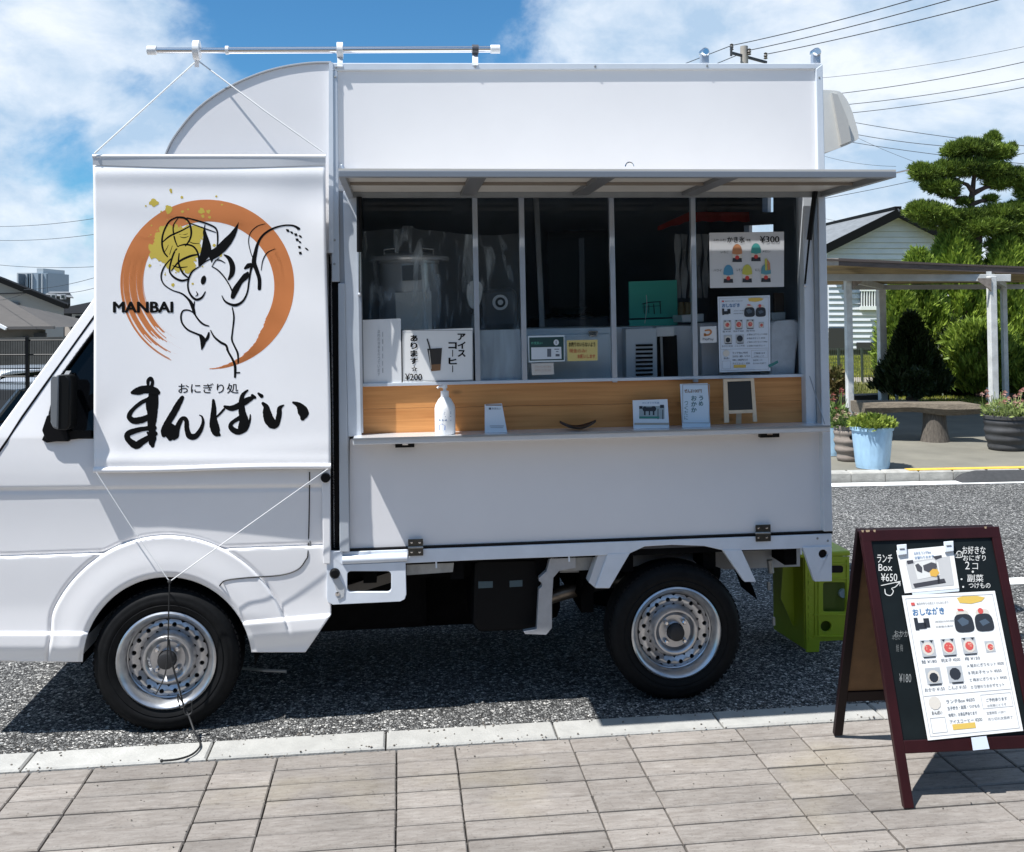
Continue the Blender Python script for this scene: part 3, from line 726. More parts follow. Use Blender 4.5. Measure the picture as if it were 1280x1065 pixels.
zz = [(1022, 200), (1045, 198), (1136, 190), (1136, 248), (1062, 262), (1036, 292), (1030, 390), (1030, 515), (1005, 545), (910, 542), (903, 530), (962, 520), (968, 400), (972, 342), (985, 330), (985, 316), (972, 306), (972, 292), (1006, 262)]
MB().prism(px([(400+x/3.55, 640+y/3.55) for x, y in zz], .05), (0, .03, 0)).build('tank_bracket', mat('bracket_grey', (.36, .37, .39), .45, .3, var=.1, vscale=30), T, bev=.002)
MB().prism(px([(700, 694), (750, 692), (744, 712), (703, 714)], .09), (0, .02, 0)).build('frame_plate', GREY, T)
for x, y in ((545, 699), (711, 691), (1001, 682)): MB().bar(P(x, y, .02), P(x+.5, y+11, .02), .006, .006).build('tarp_hook', RAIL, T)
# underside: ladder frame, floor, tank, exhaust, axle
xl, xr_ = P(418, 700, 0).x, P(1036, 700, 0).x
ub = MB().box(xl, xr_, .05, 1.38, .555, .60)
for y in (.30, 1.05): ub.box(xl-.9, xr_, y, y+.06, .44, .555)
for i in range(6): ub.box(xl+.1+i*.33, xl+.15+i*.33, .1, 1.34, .48, .553)
ub.build('chassis_frame', UNDER, T)
ft = MB().prism(px([(592, 702), (680, 700), (684, 712), (680, 788), (598, 792), (590, 780)], .12), (0, .3, 0)); ft = ft.build('fuel_tank', mat('tank_black', (.0035, .004, .005), .5, spec=.12), T, bev=.02)
lbm = MB(); lbm.prism(px([(598, 727), (616, 726.5), (616, 734.5), (598, 735.5)], .1185), (0, .001, 0)); lbm.prism(px([(637, 726), (653, 725), (653, 733), (637, 734)], .1185), (0, .001, 0)); lbm.build('caution_label', mat('dark_blue_label', (.05, .09, .11), .5), ft)  # white labels drawn in a dark blue tone
MB().tube([P(672, 752, .30), P(700, 742, .30), P(752, 728, .32), P(800, 720, .5)], [.026, .03, .03, .03], 14).build('exhaust_pipe', mat('exhaust_steel', (.20, .17, .14), .38, .8, var=.3, vscale=20), T, smooth=60)
ax = P(845.5, 797, 0); MB().tube([(ax.x, .1, .256), (ax.x, 1.35, .256)], .04, 14).build('rear_axle', UNDER, T, smooth=60)
MB().ball((ax.x, .72, .256), .12, 16, (1, 1, 1)).build('differential', UNDER, T, smooth=60)
axf = P(208, 830, 0); MB().tube([(axf.x, .14, .256), (axf.x, 1.35, .256)], .03, 12).build('front_axle', UNDER, T, smooth=60)
MB().box(axf.x+.12, axf.x+.95, .35, 1.1, .22, .5).build('engine_undertray', UNDER, T, bev=.03)
MB().box(xl+.02, xl+.92, .50, 1.25, .17, .53).build('underside_blocker', UNDER, T, bev=.05)  # black box added to block light and hide the sunlit road beyond
MB().box(xl+1.05, xl+1.75, .86, 1.25, .19, .50).build('tail_underside_blocker', UNDER, T, bev=.05)  # second added box, keeps the view under the rear dark
MB().box(xl+.95, xl+1.0, .2, 1.3, .3, .52).build('cross_member', UNDER, T)
# liner over the rear wheel, pale paint under the bed
lr = MB(); arc = [(845.5+118*math.cos(t), 790-116*math.sin(t)) for t in [math.radians(15+150*i/16) for i in range(17)]]
A_ = [Vector((p.x, .16, min(p.z, .59))) for p in px(arc, .05)]; nn = len(A_)
lr.v = [tuple(p) for p in A_]+[(p.x, .36, p.z) for p in A_]; lr.f = [(i, i+1, nn+i+1, nn+i) for i in range(nn-1)]; lr.build('inner_wing', UNDER, T, smooth=50)
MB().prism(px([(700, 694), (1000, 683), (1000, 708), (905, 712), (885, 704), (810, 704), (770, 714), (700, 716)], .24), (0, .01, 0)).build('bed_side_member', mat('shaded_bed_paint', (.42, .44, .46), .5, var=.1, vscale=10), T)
# small fittings of the suspension seen behind the rear wheel
MB().tube([P(962, 700, .2), P(964, 716, .2)], .012, 10).build('shock_absorber', GREY, T, smooth=50)
for q in ((960, 728), (966, 772)): MB().box(*[v for pr in ((P(q[0], q[1], .25).x, P(q[0]+3, q[1], .25).x), (.25, .26), (P(q[0], q[1]+10, .25).z, P(q[0], q[1], .25).z)) for v in pr]).build('shackle_plate', GREY, T)
MB().tube([P(300, 835, .3), P(330, 838, .2), P(358, 839, .18)], .006, 8).build('brake_hose', GREY, T)

# ================================================================== BOX BODY
x425 = P(425, 690, 0).x; BX0 = P(414, 400, 0).x; BX1 = P(1034, 400, 0).x
BZ0 = .628; ZT = P(420, 80, 0).z
# upper fascia panel
MB().prism(px([(421, 88), (1021, 85), (1023, 236), (423, 239)], .006), (0, .025, 0)).build('upper_panel', PANEL, T)
fr_ = MB()
fr_.prism(px([(414, 78.5), (1028, 79), (1028, 86), (414, 88)], -.004), (0, .05, 0))
fr_.build('top_rail', ALUW, T, bev=.003)
MB().prism(px([(1020, 86), (1028.5, 79.5), (1041, 664), (1030, 664.5)], -.006), (0, .06, 0)).build('corner_post', ALUW, T, bev=.003)
MB().prism(px([(1016.5, 236), (1021.5, 236), (1027.5, 530), (1021.5, 531)], .0), (0, .05, 0)).build('post_groove', DALU, T)
MB().prism(px([(1003.5, 237), (1016.5, 237), (1021.5, 531), (1008, 532)], .012), (0, .07, 0)).build('window_jamb', ALUW, T, bev=.002)
MB().prism(px([(414, 88), (422, 88), (424.5, 352), (414.5, 352)], -.004), (0, .06, 0)).build('upper_corner_cover', mat('post_white_grey', (.52, .56, .61), .35, .3), T, bev=.002)
MB().prism(px([(422.6, 354), (431, 354), (437, 690), (424.5, 690)], -.004), (0, .06, 0)).build('corner_post', mat('post_white_grey', (.52, .56, .61), .35, .3), T, bev=.003)
MB().prism(px([(428.5, 239), (446, 239), (452, 545), (435, 546)], .004), (0, .07, 0)).build('window_jamb', ALUW, T, bev=.002)
MB().prism(px([(423.5, 239), (428.5, 239), (436.5, 546), (437.5, 686), (429, 686)], .01), (0, .05, 0)).build('post_groove', mat('groove_grey', (.34, .36, .39), .45, .4), T)
MB().prism(px([(446, 256), (450, 256), (454, 541), (451, 541)], .0), (0, .02, 0)).build('jamb_lip', ALU, T)
# hinge and clamp at the left end of the awning
hb_ = MB(); hb_.box(P(424, 0, 0).x, P(444, 0, 0).x, -.03, .0, P(430, 232, 0).z, P(430, 214, 0).z); hb_.tube([P(427, 206, -.02), P(433, 222, -.03)], .008, 8)
hb_.build('awning_hinge', ALU, T, bev=.003)
# fly-over fairing on the cab roof
fp = [(186, 316), (189, 290), (196, 235), (209, 188), (226, 160), (249, 134), (280, 112), (316, 95), (350, 84.5), (385, 79), (414, 78), (414, 316)]
fpp = []
for i in range(len(fp)-1): fpp.append(fp[i])
fpp = [(x, y) for x, y, *_ in smooth_path([p for p in fp[:-1]], 4)]+[fp[-1]]
fa = MB().prism(px(fpp, .022), (0, DEPTH-.044, 0)); fa = fa.build('roof_fairing', PANEL, T, smooth=30)
ed = MB().tube([P(x, y, .02) for x, y in fpp[:-1]], .0045, 6); ed.build('fairing_edge_trim', mat('grey_trim', (.33, .34, .36), .4), fa, smooth=60)
MB().prism(px([(411, 78), (416, 78), (417, 316), (411, 316)], -.008), (0, .05, 0)).build('corner_angle', ALUW, T)
MB().prism([P(411, 692, .06), P(431, 692, .06), P(427, 330, .06), P(411, 330, .06)], (0, .02, 0)).build('cab_gap_dark_sheet', BLACK, T)  # black sheet standing for the dark gap behind the cab
# roof, back, ends, floor
zr = ZT-.012
MB().box(BX0, BX1-.01, .03, DEPTH, zr-.03, zr).build('roof_panel', PANEL, T)
MB().box(BX0, BX1-.01, .03, DEPTH-.03, BZ0-.045, BZ0).build('box_floor', mat('dark_vinyl_floor', (.06, .06, .065), .6), T)
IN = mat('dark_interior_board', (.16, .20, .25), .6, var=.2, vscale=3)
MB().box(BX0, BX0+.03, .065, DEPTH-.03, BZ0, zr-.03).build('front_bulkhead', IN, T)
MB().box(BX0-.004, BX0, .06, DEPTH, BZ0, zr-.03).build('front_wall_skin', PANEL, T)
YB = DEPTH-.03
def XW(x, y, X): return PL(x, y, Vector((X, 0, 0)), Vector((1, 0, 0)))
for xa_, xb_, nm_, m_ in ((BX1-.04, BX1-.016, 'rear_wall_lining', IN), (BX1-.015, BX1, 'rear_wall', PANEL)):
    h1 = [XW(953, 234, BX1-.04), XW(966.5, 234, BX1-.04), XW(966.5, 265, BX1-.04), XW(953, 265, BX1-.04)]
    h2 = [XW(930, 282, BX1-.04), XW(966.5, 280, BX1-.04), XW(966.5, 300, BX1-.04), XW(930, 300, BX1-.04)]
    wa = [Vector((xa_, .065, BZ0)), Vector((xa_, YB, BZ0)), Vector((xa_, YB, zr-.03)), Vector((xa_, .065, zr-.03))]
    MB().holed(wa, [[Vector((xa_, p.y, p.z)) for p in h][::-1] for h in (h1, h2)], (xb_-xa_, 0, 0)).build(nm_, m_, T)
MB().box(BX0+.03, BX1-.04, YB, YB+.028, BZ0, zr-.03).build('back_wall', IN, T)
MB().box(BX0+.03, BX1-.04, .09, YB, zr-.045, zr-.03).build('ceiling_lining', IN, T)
# aircon / vent cowl on the tail
vh = MB(); vp = smooth_path([(996, 112), (1044, 113), (1056, 121), (1064, 136), (1070, 155), (1073, 168), (1071, 175), (1052, 184), (1026, 192), (996, 194)], 4)
vh.prism([P(x, y, .42) for x, y in vp], (0, .55, 0)); vh.build('tail_vent_cowl', mat('ivory_plastic', (.66, .65, .61), .45, var=.05, vscale=6), T, smooth=30, bev=.02)
MB().prism(px([(1040, 116), (1047, 118), (1060, 150), (1064, 176), (1052, 181)], .405), (0, .02, 0)).build('cowl_side_inset', mat('ivory_plastic_dark', (.5, .49, .46), .5), T)
# serving hatch upper edge, awning
AY = -.575
def U3(x, Y, z): return Vector((x, Y, z))
ax0, ax1 = P(423, 212, AY).x, P(1120, 208, AY).x
azf = P(640, 221.5, AY).z; azt = P(640, 211, AY).z
aw = MB()
aw.box(ax0, ax1, AY, .0, azt-.006, azt); awn = aw.build('awning_panel', mat('awning_sheet', (.55, .53, .49), .4, var=.05, vscale=5), T)
af = MB(); t_ = .022
af.box(ax0, ax1, AY-.002, AY+t_, azf, azt-.0065); af.build('awning_front_rail', mat('awning_rail_grey', (.27, .29, .32), .42, .5), awn, bev=.002)
MB().box(ax0-.001, ax0+t_, AY+t_+.001, -.002, azf, azt-.0065).build('awning_side_rail', DALU, awn, bev=.002)
MB().box(ax1-t_, ax1+.001, AY+t_+.001, -.002, azf, azt-.0065).build('awning_side_rail', DALU, awn, bev=.002)
MB().box(ax0+t_, ax1-t_, -.024, -.002, azf, azt-.0065).build('awning_rear_rail', DALU, awn)
for xx in (575, 715, 850):
    x0 = P(xx, 238, 0).x; MB().box(x0, x0+.055, AY+t_+.001, -.025, azf+.006, azt-.007).build('awning_cross_rail', mat('dark_aluminium', (.19, .195, .205), .45, .5), awn)
MB().box(ax0+t_, ax1-t_, -.30, -.29, azf+.01, azt-.007).build('awning_seam', mat('brown_seam', (.22, .19, .16), .5), awn)
cy_ = P(1122, 209, AY); MB().tube([Vector((ax1, AY+.01, azt-.01)), Vector((ax1+.05, AY+.01, azt+.001))], .003, 6).build('awning_stay_pin', CHROME, awn)
hk = P(787, 209, AY+.03); MB().tube([hk+Vector((.014*math.cos(t), 0, .014*math.sin(t)+.002)) for t in [math.pi*i/8 for i in range(9)]], .0022, 6).build('wire_hook', CHROME, awn)
for (a, b, c_) in (((1019.5, 235), (1011.5, 300), (1006, 357)), ((449, 246), (449.5, 315), (449.5, 368))):
    st = MB().tube([P(a[0], a[1], -.03), P(b[0], b[1], -.012)], .0105, 10).build('gas_strut', BLACK, T, smooth=60)
    MB().tube([P(b[0], b[1], -.012), P(c_[0], c_[1], -.004)], .004, 8).build('strut_rod', CHROME if a[0] < 500 else BLACK, st, smooth=60)
    MB().ball(P(c_[0], c_[1], -.004), .008, 8).build('ball_joint', ALU, st)

# sliding windows
WYp = .055
WFR = MB()
def strip(x0, y0, x1, y1, w): return [(x0, y0), (x0+w, y0), (x1+w, y1), (x1, y1)]
for x0, x1, w in ((590, 594.5, 6.4), (648.3, 653, 6.4), (761, 765.7, 6.2), (863, 867, 6)):
    MB().prism(px(strip(x0, 238, x1, 478, w), WYp-.012), (0, .024, 0)).build('window_mullion', ALU, T, bev=.002)
for q in (strip(446, 240, 451, 480, 4), strip(999, 237, 1004, 470, 5)):
    MB().prism(px(q, WYp-.008), (0, .02, 0)).build('window_stile', DALU, T)
MB().prism(px([(451, 479.5), (1008, 467.5), (1008, 471), (451, 483.5)], WYp-.014), (0, .035, 0)).build('window_track', ALUW, T, bev=.001)
GL = glass_mat('window_glass', (.965, .98, .985), .55)
xs_ = [(449, 591), (596, 649), (655, 762), (767, 864), (871, 1004)]
for i, (a0, a1) in enumerate(xs_):
    yo = WYp+.002+(.006 if i % 2 else 0)
    MB().prism(px([(a0, 240), (a1, 239), (a1+4, 472 if i > 2 else 476), (a0+4, 480-i*2)], yo), (0, .003, 0)).build('window_pane', GL, T)
MB().prism(px([(667, 241), (673, 241), (681, 409), (674.5, 409)], .60), (0, .02, 0)).build('inner_post', DALU, T)
# pine board under the window, made of three boards
zb0 = 1.05
for k in range(2):
    ya, yb = (483.6, 469.5) if k == 0 else (511.5, 500.5)
    yc, yd = (511.2, 500.2) if k == 0 else (543, 531)
    MB().prism(px([(450.5+k, ya), (1007, yb), (1007.5, yd), (451+k, yc)], WYp), (0, .018, 0)).build('pine_board', PINEW, T, bev=.001)
# counter shelf
sx0, sx1 = P(441, 545, -.10).x, P(1037, 532, -.10).x
sh = MB(); zs = 1.049
sh.box(sx0, sx1, -.105, .053, zs-.022, zs)
shelf = sh.build('serving_counter', mat('counter_aluminium', (.68, .69, .71), .25, .35, var=.04, vscale=10), T, bev=.003)
MB().box(sx0, sx1, -.108, -.1055, zs-.004, zs+.003).build('counter_edge_strip', DALU, shelf)
MB().tube([P(1012, 470, .0), P(1031, 530, -.08)], .002, 6).build('counter_cable', DALU, shelf)
# lower drop panel with hinges and catches
LP = MB().prism(px([(437.5, 549), (1028, 536), (1030.5, 663), (436.5, 685.5)], .026), (0, .02, 0)).build('lower_panel', PANEL, T)
MB().prism(px([(414, 687.5), (1041, 664), (1041, 667.5), (414, 690.5)], .016), (0, .03, 0)).build('panel_gap', BLACK, T)
for x, y in ((519.5, 684), (953.5, 666)):
    h = MB().box(*(lambda a, b: (a.x, b.x, .004, .0095, b.z, a.z))(P(x-9.5, y-10, .01), P(x+9.5, y+10, .01))).build('hinge', mat('hinge_iron', (.07, .065, .055), .4, .6, var=.2, vscale=50), T, bev=.001)
    MB().tube([P(x-9.5, y+.4, .003), P(x+9.5, y, .003)], .004, 8).build('hinge_pin', GREY, h)
    sc_ = MB()
    for dx in (-5, 5):
        for dy in (-6, 6): sc_.lathe([(0, -.001), (.0045, 0), (.0045, .002)], P(x+dx, y+dy, .003), 'Y', 8)
    sc_.build('hinge_screws', CHROME, h)
for x, y in ((506, 555.5), (961.5, 543)):
    c_ = MB().box(*(lambda a, b: (a.x, b.x, .002, .026, b.z, a.z))(P(x-12, y-3, .01), P(x+12, y+3.2, .01))).build('panel_catch', BLACK, T, bev=.001)
    MB().tube([P(x-3, y, .001), P(x+4, y, .001)], .003, 6).build('catch_pin', CHROME, c_)
# sun catching rivets on the rails
rv = MB()
for x, y in ((420, 84), (419, 96), (417.8, 300), (418, 330), (744, 83), (1024, 97), (1022, 673), (1035, 676), (594, 83), (884, 82)): rv.lathe([(0, -.0015), (.004, -.001), (.005, .001)], P(x, y, -.006), 'Y', 8)
rv.build('rivets', GREY, T)
# lugs on the roof edge
def lug(x, yt, yb, Y=0.02, w=10):
    a, b = P(x-w/2, yt, Y), P(x+w/2, yb, Y)
    m = MB(); m.box(a.x, b.x, Y, Y+.025, b.z, a.z-.01)
    o = m.build('roof_lug', ALU, T, bev=.002)
    MB().lathe([(0, -.01), (.012, -.01), (.017, -.004), (.017, .03), (0, .032)], P(x, yt+5, Y), 'Y', 12).build('lug_clamp', CHROME, o, smooth=40)
for x in (881.5, 1021): lug(x, 60, 79)

# grit gathered along the kerb joint
gr = MB(); rg = random.Random(5)
for k in range(420):
    x = rg.uniform(-1.6, 2.4); y = KF+rg.gauss(.015, .03) if k % 3 else KN-.004+rg.gauss(0, .02); r = rg.uniform(.0015, .0042)
    a = [Vector((x+r*math.cos(t+x), y+r*math.sin(t+x)*rg.uniform(.6, 1), .005)) for t in (0, 1.6, 3.1, 4.7)]
    gr.hexa(a, [p+Vector((r*.2, 0, r)) for p in a])
for k in range(160):
    x = rg.uniform(-1.6, 2.4); y = rg.uniform(-1.1, KN); r = rg.uniform(.001, .0028); a = [Vector((x+r*math.cos(t), y+r*math.sin(t), .0005)) for t in (0, 1.6, 3.1, 4.7)]; gr.hexa(a, [p+Vector((0, 0, r)) for p in a])
tag(gr.build('kerb_grit', mat('loose_grit', (.16, .14, .12), .9, var=.5, vscale=60)), kind='stuff')
# ================================================================== BANNER POLE
POLY = .03
pole = thing('banner_pole', P(425, 63, POLY), 'polished telescopic pole clamped along the truck roof, carrying the banner strings', 'pole')
MB().tube([P(190, 63, POLY), P(285, 63, POLY)], .0105, 14).build('inner_tube', CHROME, pole, smooth=60)
MB().tube([P(283, 63, POLY), P(618, 61.5, POLY)], .0125, 14).build('outer_tube', CHROME, pole, smooth=60)
wpl = mat('white_plastic', (.78, .78, .78), .35)
for x, y in ((190, 63), (619, 61.5)):
    MB().tube([P(x-6, y, POLY), P(x+6, y, POLY)], .0165, 14).build('end_cap', wpl, pole, smooth=50, bev=.002)
MB().tube([P(282, 62.8, POLY), P(286, 62.8, POLY)], .016, 14).build('lock_ring', wpl, pole, smooth=50)
for x, a, b in ((425, 48, 72), (246, 51, 78)):
    c = MB(); q = P(x, 63, POLY); c.tube([q+Vector((-.011, 0, 0)), q+Vector((.011, 0, 0))], .036 if x < 300 else .030, 18)
    c.build('rope_reel_clamp', wpl, pole, smooth=40)
    e = MB(); e.bar(P(x, b-4, POLY+.01), P(x, b+5, POLY+.03), .016, .012); e.build('clamp_foot', ALU, pole)
q = P(594, 62, POLY); MB().tube([q+Vector((-.012, 0, 0)), q+Vector((.012, 0, 0))], .019, 14).build('pipe_clip', mat('dark_clip', (.1, .1, .11), .4, .5), pole, smooth=50)
MB().bar(P(594, 64, POLY+.01), P(594, 82, -.004), .022, .006).build('clip_bracket', ALU, pole)
MB().bar(P(425, 66, POLY+.01), P(425, 84, -.008), .02, .008).build('clip_bracket', ALU, pole)

# ================================================================== BANNER
BY = -.03
banner = thing('hanging_banner', P(262, 590, BY), 'white cloth banner over the cab with an orange ring and black brush lettering', 'banner')
def b_wave(x, y):
    u = (x-115)/298.0; v = (y-193)/397.0
    w = .007*math.sin(v*2.2+u*1.3)*math.sin(3.1*u)
    w += .004*math.exp(-((v-.965)/.018)**2)*-1 + .003*math.sin((x*.5+y*.9)/31.0)*math.exp(-((u-.9)/.16)**2-((v-.12)/.2)**2)*2.0
    w += -.006*math.exp(-((v-.06)/.03)**2)+.0035*math.exp(-((v-.035)/.012)**2)
    w += .0020*math.sin((x*.12+y)/11.0)*math.exp(-((v-.93)/.05)**2)
    w += .0016*math.sin((y*1.0-.15*x)/13.0)*math.exp(-((v-.16)/.09)**2)
    w += .0035*math.sin((x*.7-y*1.1)/24.0)*math.exp(-((u-.93)/.13)**2-((v-.3)/.3)**2)
    w += .0025*math.sin((x*1.2+y*.9)/19.0)*math.exp(-((u-.06)/.12)**2-((v-.9)/.12)**2)
    return w
def BM(x, y, off=0):
    u = (x-115)/298.0; return P(x, y, -.019-.019*u+.78*b_wave(x, y)-off)
def b_x(u, v): # outline of the cloth with soft edges
    l = 116+2.2*v+.8*math.sin(v*5); r = 407+6.2*v-1.1*math.sin(v*6); return l+(r-l)*u
def b_y(u, v): t = 195+.2*u; b = 590.5-5.5*u+.8*math.sin(u*7); return t+(b-t)*v
cl = MB(); nx, ny = 74, 100
cl.v = [tuple(BM(b_x(i/nx, j/ny), b_y(i/nx, j/ny))) for j in range(ny+1) for i in range(nx+1)]
cl.f = [(j*(nx+1)+i, j*(nx+1)+i+1, (j+1)*(nx+1)+i+1, (j+1)*(nx+1)+i) for j in range(ny) for i in range(nx)]
CLOTH = mat('banner_cloth', (.875, .865, .87), .75, var=.015, vscale=4, bump=.12, bscale=700)
def cloth_extra(nt, b, mp, g): pass
cloth = cl.build('cloth', CLOTH, banner, smooth=179, fix=False)
sf = cloth.modifiers.new('thick', 'SOLIDIFY'); sf.thickness = .0004; sf.offset = -1
# cloth carries on round the rods
MB().tube([BM(b_x(u/12, 0), b_y(u/12, 0)+.5)+Vector((0, 0, 0)) for u in range(-0, 13)], .0075, 10).build('top_rod', mat('rod_white', (.80, .80, .80), .35), banner, smooth=60)
MB().tube([BM(b_x(u/12, 1), b_y(u/12, 1)-3) for u in range(0, 13)], .0105, 10).build('bottom_rod', CLOTH, banner, smooth=60)
hemm = MB(); nh = 40
for j, vv in ((0, 0), (1, .028)):
    for i in range(nh+1):
        x = b_x(i/nh, 0); y = b_y(i/nh, vv)+(3.5*math.sin(math.pi*i/nh) if j else 0); p = BM(x, y, .0032 if j else .006)
        hemm.v.append(tuple(p))
hemm.f = [(i, i+1, nh+2+i, nh+1+i) for i in range(nh)]
hemm.build('hem', mat('hem_grey_cloth', (.60, .61, .63), .8), banner, smooth=60, fix=False)
STR = mat('white_cord', (.72, .72, .72), .7)
def cord(name, pts, r, m, parent, n=6): return MB().tube(pts, r, n).build(name, m, parent, smooth=60)
for pts in ([P(245, 77, POLY), P(118, 192, BY)], [P(249, 77, POLY), P(330, 138, BY), P(405, 191, BY)]):
    cord('hanging_string', pts, .0028, STR, banner)
knot = P(212, 727, -.05)
cord('tie_string', [P(120, 590, -.05), P(165, 660, -.045), knot], .0018, STR, banner); cord('tie_string', [P(410, 586, -.055), P(310, 657, -.05), knot], .0018, STR, banner)

def Z2(x, y): return (100+x/3.551, 180+y/3.551)
def Z3(x, y): return (100+x/3.551, 400+y/3.551)
# ring: many dry-brush strands
ringp = Print(BM, .0007, Z2); rr_ = random.Random(11)
NS = 26
for k in range(NS):
    f = k/(NS-1)                                        # 0 inner .. 1 outer
    a0 = 96+(1-f)*-34+rr_.uniform(-3, 3)                # tapering start, bottom right, degrees clockwise from the top is handled below
    # angle measured from bottom (90 deg) counter-clockwise over right, top, left
    st = 88-abs(f-.92)*62+rr_.uniform(-2, 2)
    en = -248+22*abs(math.sin(f*9.5))+rr_.uniform(-4, 8)
    gap = f > .12
    pts = []
    n = 70
    for i in range(n+1):
        a = math.radians(st+(en-st)*i/n); deg = math.degrees(a)
        lt = max(0, min(1, (-150-deg)/60))              # 0 before the left flank, 1 past it
        rout = 385-7*lt; wd = 86+8*math.sin(math.radians(-deg-20))-0*lt
        sp_ = 1+.22*lt
        rad = rout-wd*(1-f)*sp_
        if deg > 40: rad += (1-f)*((deg-40)/50)*50
        x = 563+rad*math.cos(a); y = 625+rad*.975*math.sin(a)
        w = wd/(NS-1)*1.5
        if lt > 0:
            drop = math.sin(f*21+1.2) > .62 or (0.02 < f < .06)
            w *= (1-lt*(.95 if drop else 0))
            w *= 1-.55*max(0, (-205-deg)/45)
        if deg > 55: w *= max(.05, 1-(deg-55)/38*(.3+abs(f-.92)))
        w *= 1-.0*f
        pts.append((x, y, max(w, .15)))
    ringp.brush(pts, sub=2, rough=.06, caps=False)
ringp.build('orange_ring', ORANGE, banner)
# mustard splash
ye = Print(BM, .0009, Z2)
def blob(pr, cx, cy, rx, ry, n=60, j=.12, seed=1):
    r = random.Random(seed); pts = []
    for k in range(n):
        a = 2*math.pi*k/n; q = 1+r.uniform(-j, j)+.06*math.sin(3*a+seed)+.05*math.sin(5*a+2*seed); pts.append((cx+rx*q*math.cos(a), cy+ry*q*math.sin(a)))
    pr.poly(pts)
blob(ye, 435, 455, 105, 100, 90, .10, 3); blob(ye, 350, 475, 42, 45, 40, .2, 4); blob(ye, 485, 545, 28, 30, 30, .2, 8); blob(ye, 520, 400, 30, 40, 30, .2, 9)
for x, y, r in ((327, 258, 19), (392, 290, 17), (403, 205, 6), (405, 213, 5), (452, 237, 6), (605, 232, 5), (540, 298, 13), (570, 300, 9), (545, 320, 7), (575, 325, 6), (310, 540, 7), (412, 626, 8), (620, 487, 13), (595, 450, 7), (630, 270, 4), (292, 275, 4), (360, 300, 4), (455, 300, 6), (480, 290, 4), (500, 620, 5), (530, 300, 6)):
    blob(ye, x, y, r, r, 14, .25, int(x))
for k in range(70):
    a = rr_.uniform(0, 6.283); d = rr_.gauss(115, 22); r = rr_.uniform(1, 4); blob(ye, 430+d*math.cos(a), 460+d*math.sin(a), r, r, 7, .3, k)
tag(ye.build('mustard_splash', YEL, banner), kind='stuff')
# dancing animal carrying straw bales, in brush lines
an = Print(BM, .0011, Z2)
A = an.brush
A([(430, 325, 6), (395, 345, 8), (370, 395, 8), (364, 440, 9), (372, 478, 8), (388, 500, 6)])
A([(430, 325, 7), (462, 328, 9), (484, 348, 8), (494, 390, 9), (487, 425, 8), (468, 452, 6)])
A([(436, 328, 3), (414, 365, 6), (420, 420, 7), (436, 462, 4)]); A([(366, 436, 5), (400, 408, 8), (450, 385, 7), (492, 362, 4)])
A([(475, 328, 5), (520, 340, 7), (575, 358, 8), (606, 380, 8), (611, 430, 7), (606, 462, 4)]); A([(490, 352, 4), (545, 372, 6), (602, 392, 4)]); A([(555, 358, 4), (548, 395, 5), (556, 430, 3)])
A([(440, 400, 2), (456, 404, 4), (478, 398, 2)]); A([(444, 412, 2), (462, 416, 4), (482, 410, 2)]); A([(376, 478, 3), (386, 462, 3), (392, 448, 2)]); A([(398, 490, 3), (404, 470, 3), (410, 452, 2)]); A([(480, 430, 2), (500, 440, 4), (530, 442, 2)])
A([(440, 452, 5), (470, 446, 8), (504, 456, 8), (524, 488, 8), (528, 540, 6)]); A([(440, 452, 5), (418, 482, 8), (402, 530, 8), (398, 566, 8), (418, 592, 9), (450, 606, 10), (482, 600, 8)])
A([(406, 562, 4), (440, 522, 9), (488, 498, 10), (526, 490, 6)]); A([(440, 486, 5), (438, 530, 8), (456, 572, 9), (484, 596, 6)]); A([(412, 540, 4), (440, 548, 6), (476, 545, 3)])
A([(402, 510, 5), (372, 548, 7), (360, 588, 7), (372, 622, 6), (408, 648, 5), (452, 664, 7), (480, 688, 10), (496, 712, 16), (508, 752, 12)])
A([(508, 700, 5), (506, 745, 7), (526, 780, 8), (548, 800, 8), (572, 808, 5)])
an.poly([(552, 366), (560, 392), (572, 424), (580, 448), (583, 470), (604, 458), (592, 482), (566, 508), (548, 528), (534, 545), (524, 528), (530, 500), (538, 470), (545, 430), (549, 398)])
an.poly([(705, 346), (698, 384), (690, 408), (672, 442), (646, 474), (618, 498), (592, 512), (584, 528), (572, 500), (588, 474), (614, 446), (640, 420), (664, 398), (686, 372)])
A([(640, 492, 6), (662, 508, 18), (676, 540, 24), (674, 575, 22), (660, 600, 10)]); A([(588, 545, 4), (612, 560, 6), (640, 590, 6), (664, 628, 6), (678, 660, 8)])
A([(600, 516, 3), (622, 516, 6), (644, 528, 3)]); A([(585, 545, 3), (600, 520, 5), (618, 505, 3)])
A([(528, 545, 5), (498, 566, 8), (482, 600, 8), (479, 635, 8), (490, 668, 9), (514, 690, 11), (540, 682, 10), (556, 656, 5)]); A([(516, 655, 3), (522, 668, 6), (512, 676, 2)]); A([(528, 545, 5), (556, 522, 6), (584, 508, 4)])
an.poly([(548+11*math.cos(t)-5*math.sin(t), 604+20*math.sin(t)+3*math.cos(t)) for t in [2*math.pi*k/18 for k in range(18)]])
A([(678, 678, 20), (690, 648, 28), (712, 612, 22), (736, 586, 28), (744, 572, 12)]); A([(732, 552, 10), (748, 540, 22), (758, 532, 10)])
A([(630, 674, 4), (642, 696, 8), (664, 710, 10), (692, 715, 13), (722, 698, 10), (742, 660, 8), (750, 610, 8), (758, 560, 10), (768, 532, 14), (776, 520, 10)])
A([(796, 642, 16), (796, 600, 17), (784, 560, 18), (772, 525, 20), (778, 485, 17), (790, 440, 12), (812, 405, 10), (850, 378, 9), (900, 362, 7), (945, 362, 8), (972, 376, 12)])
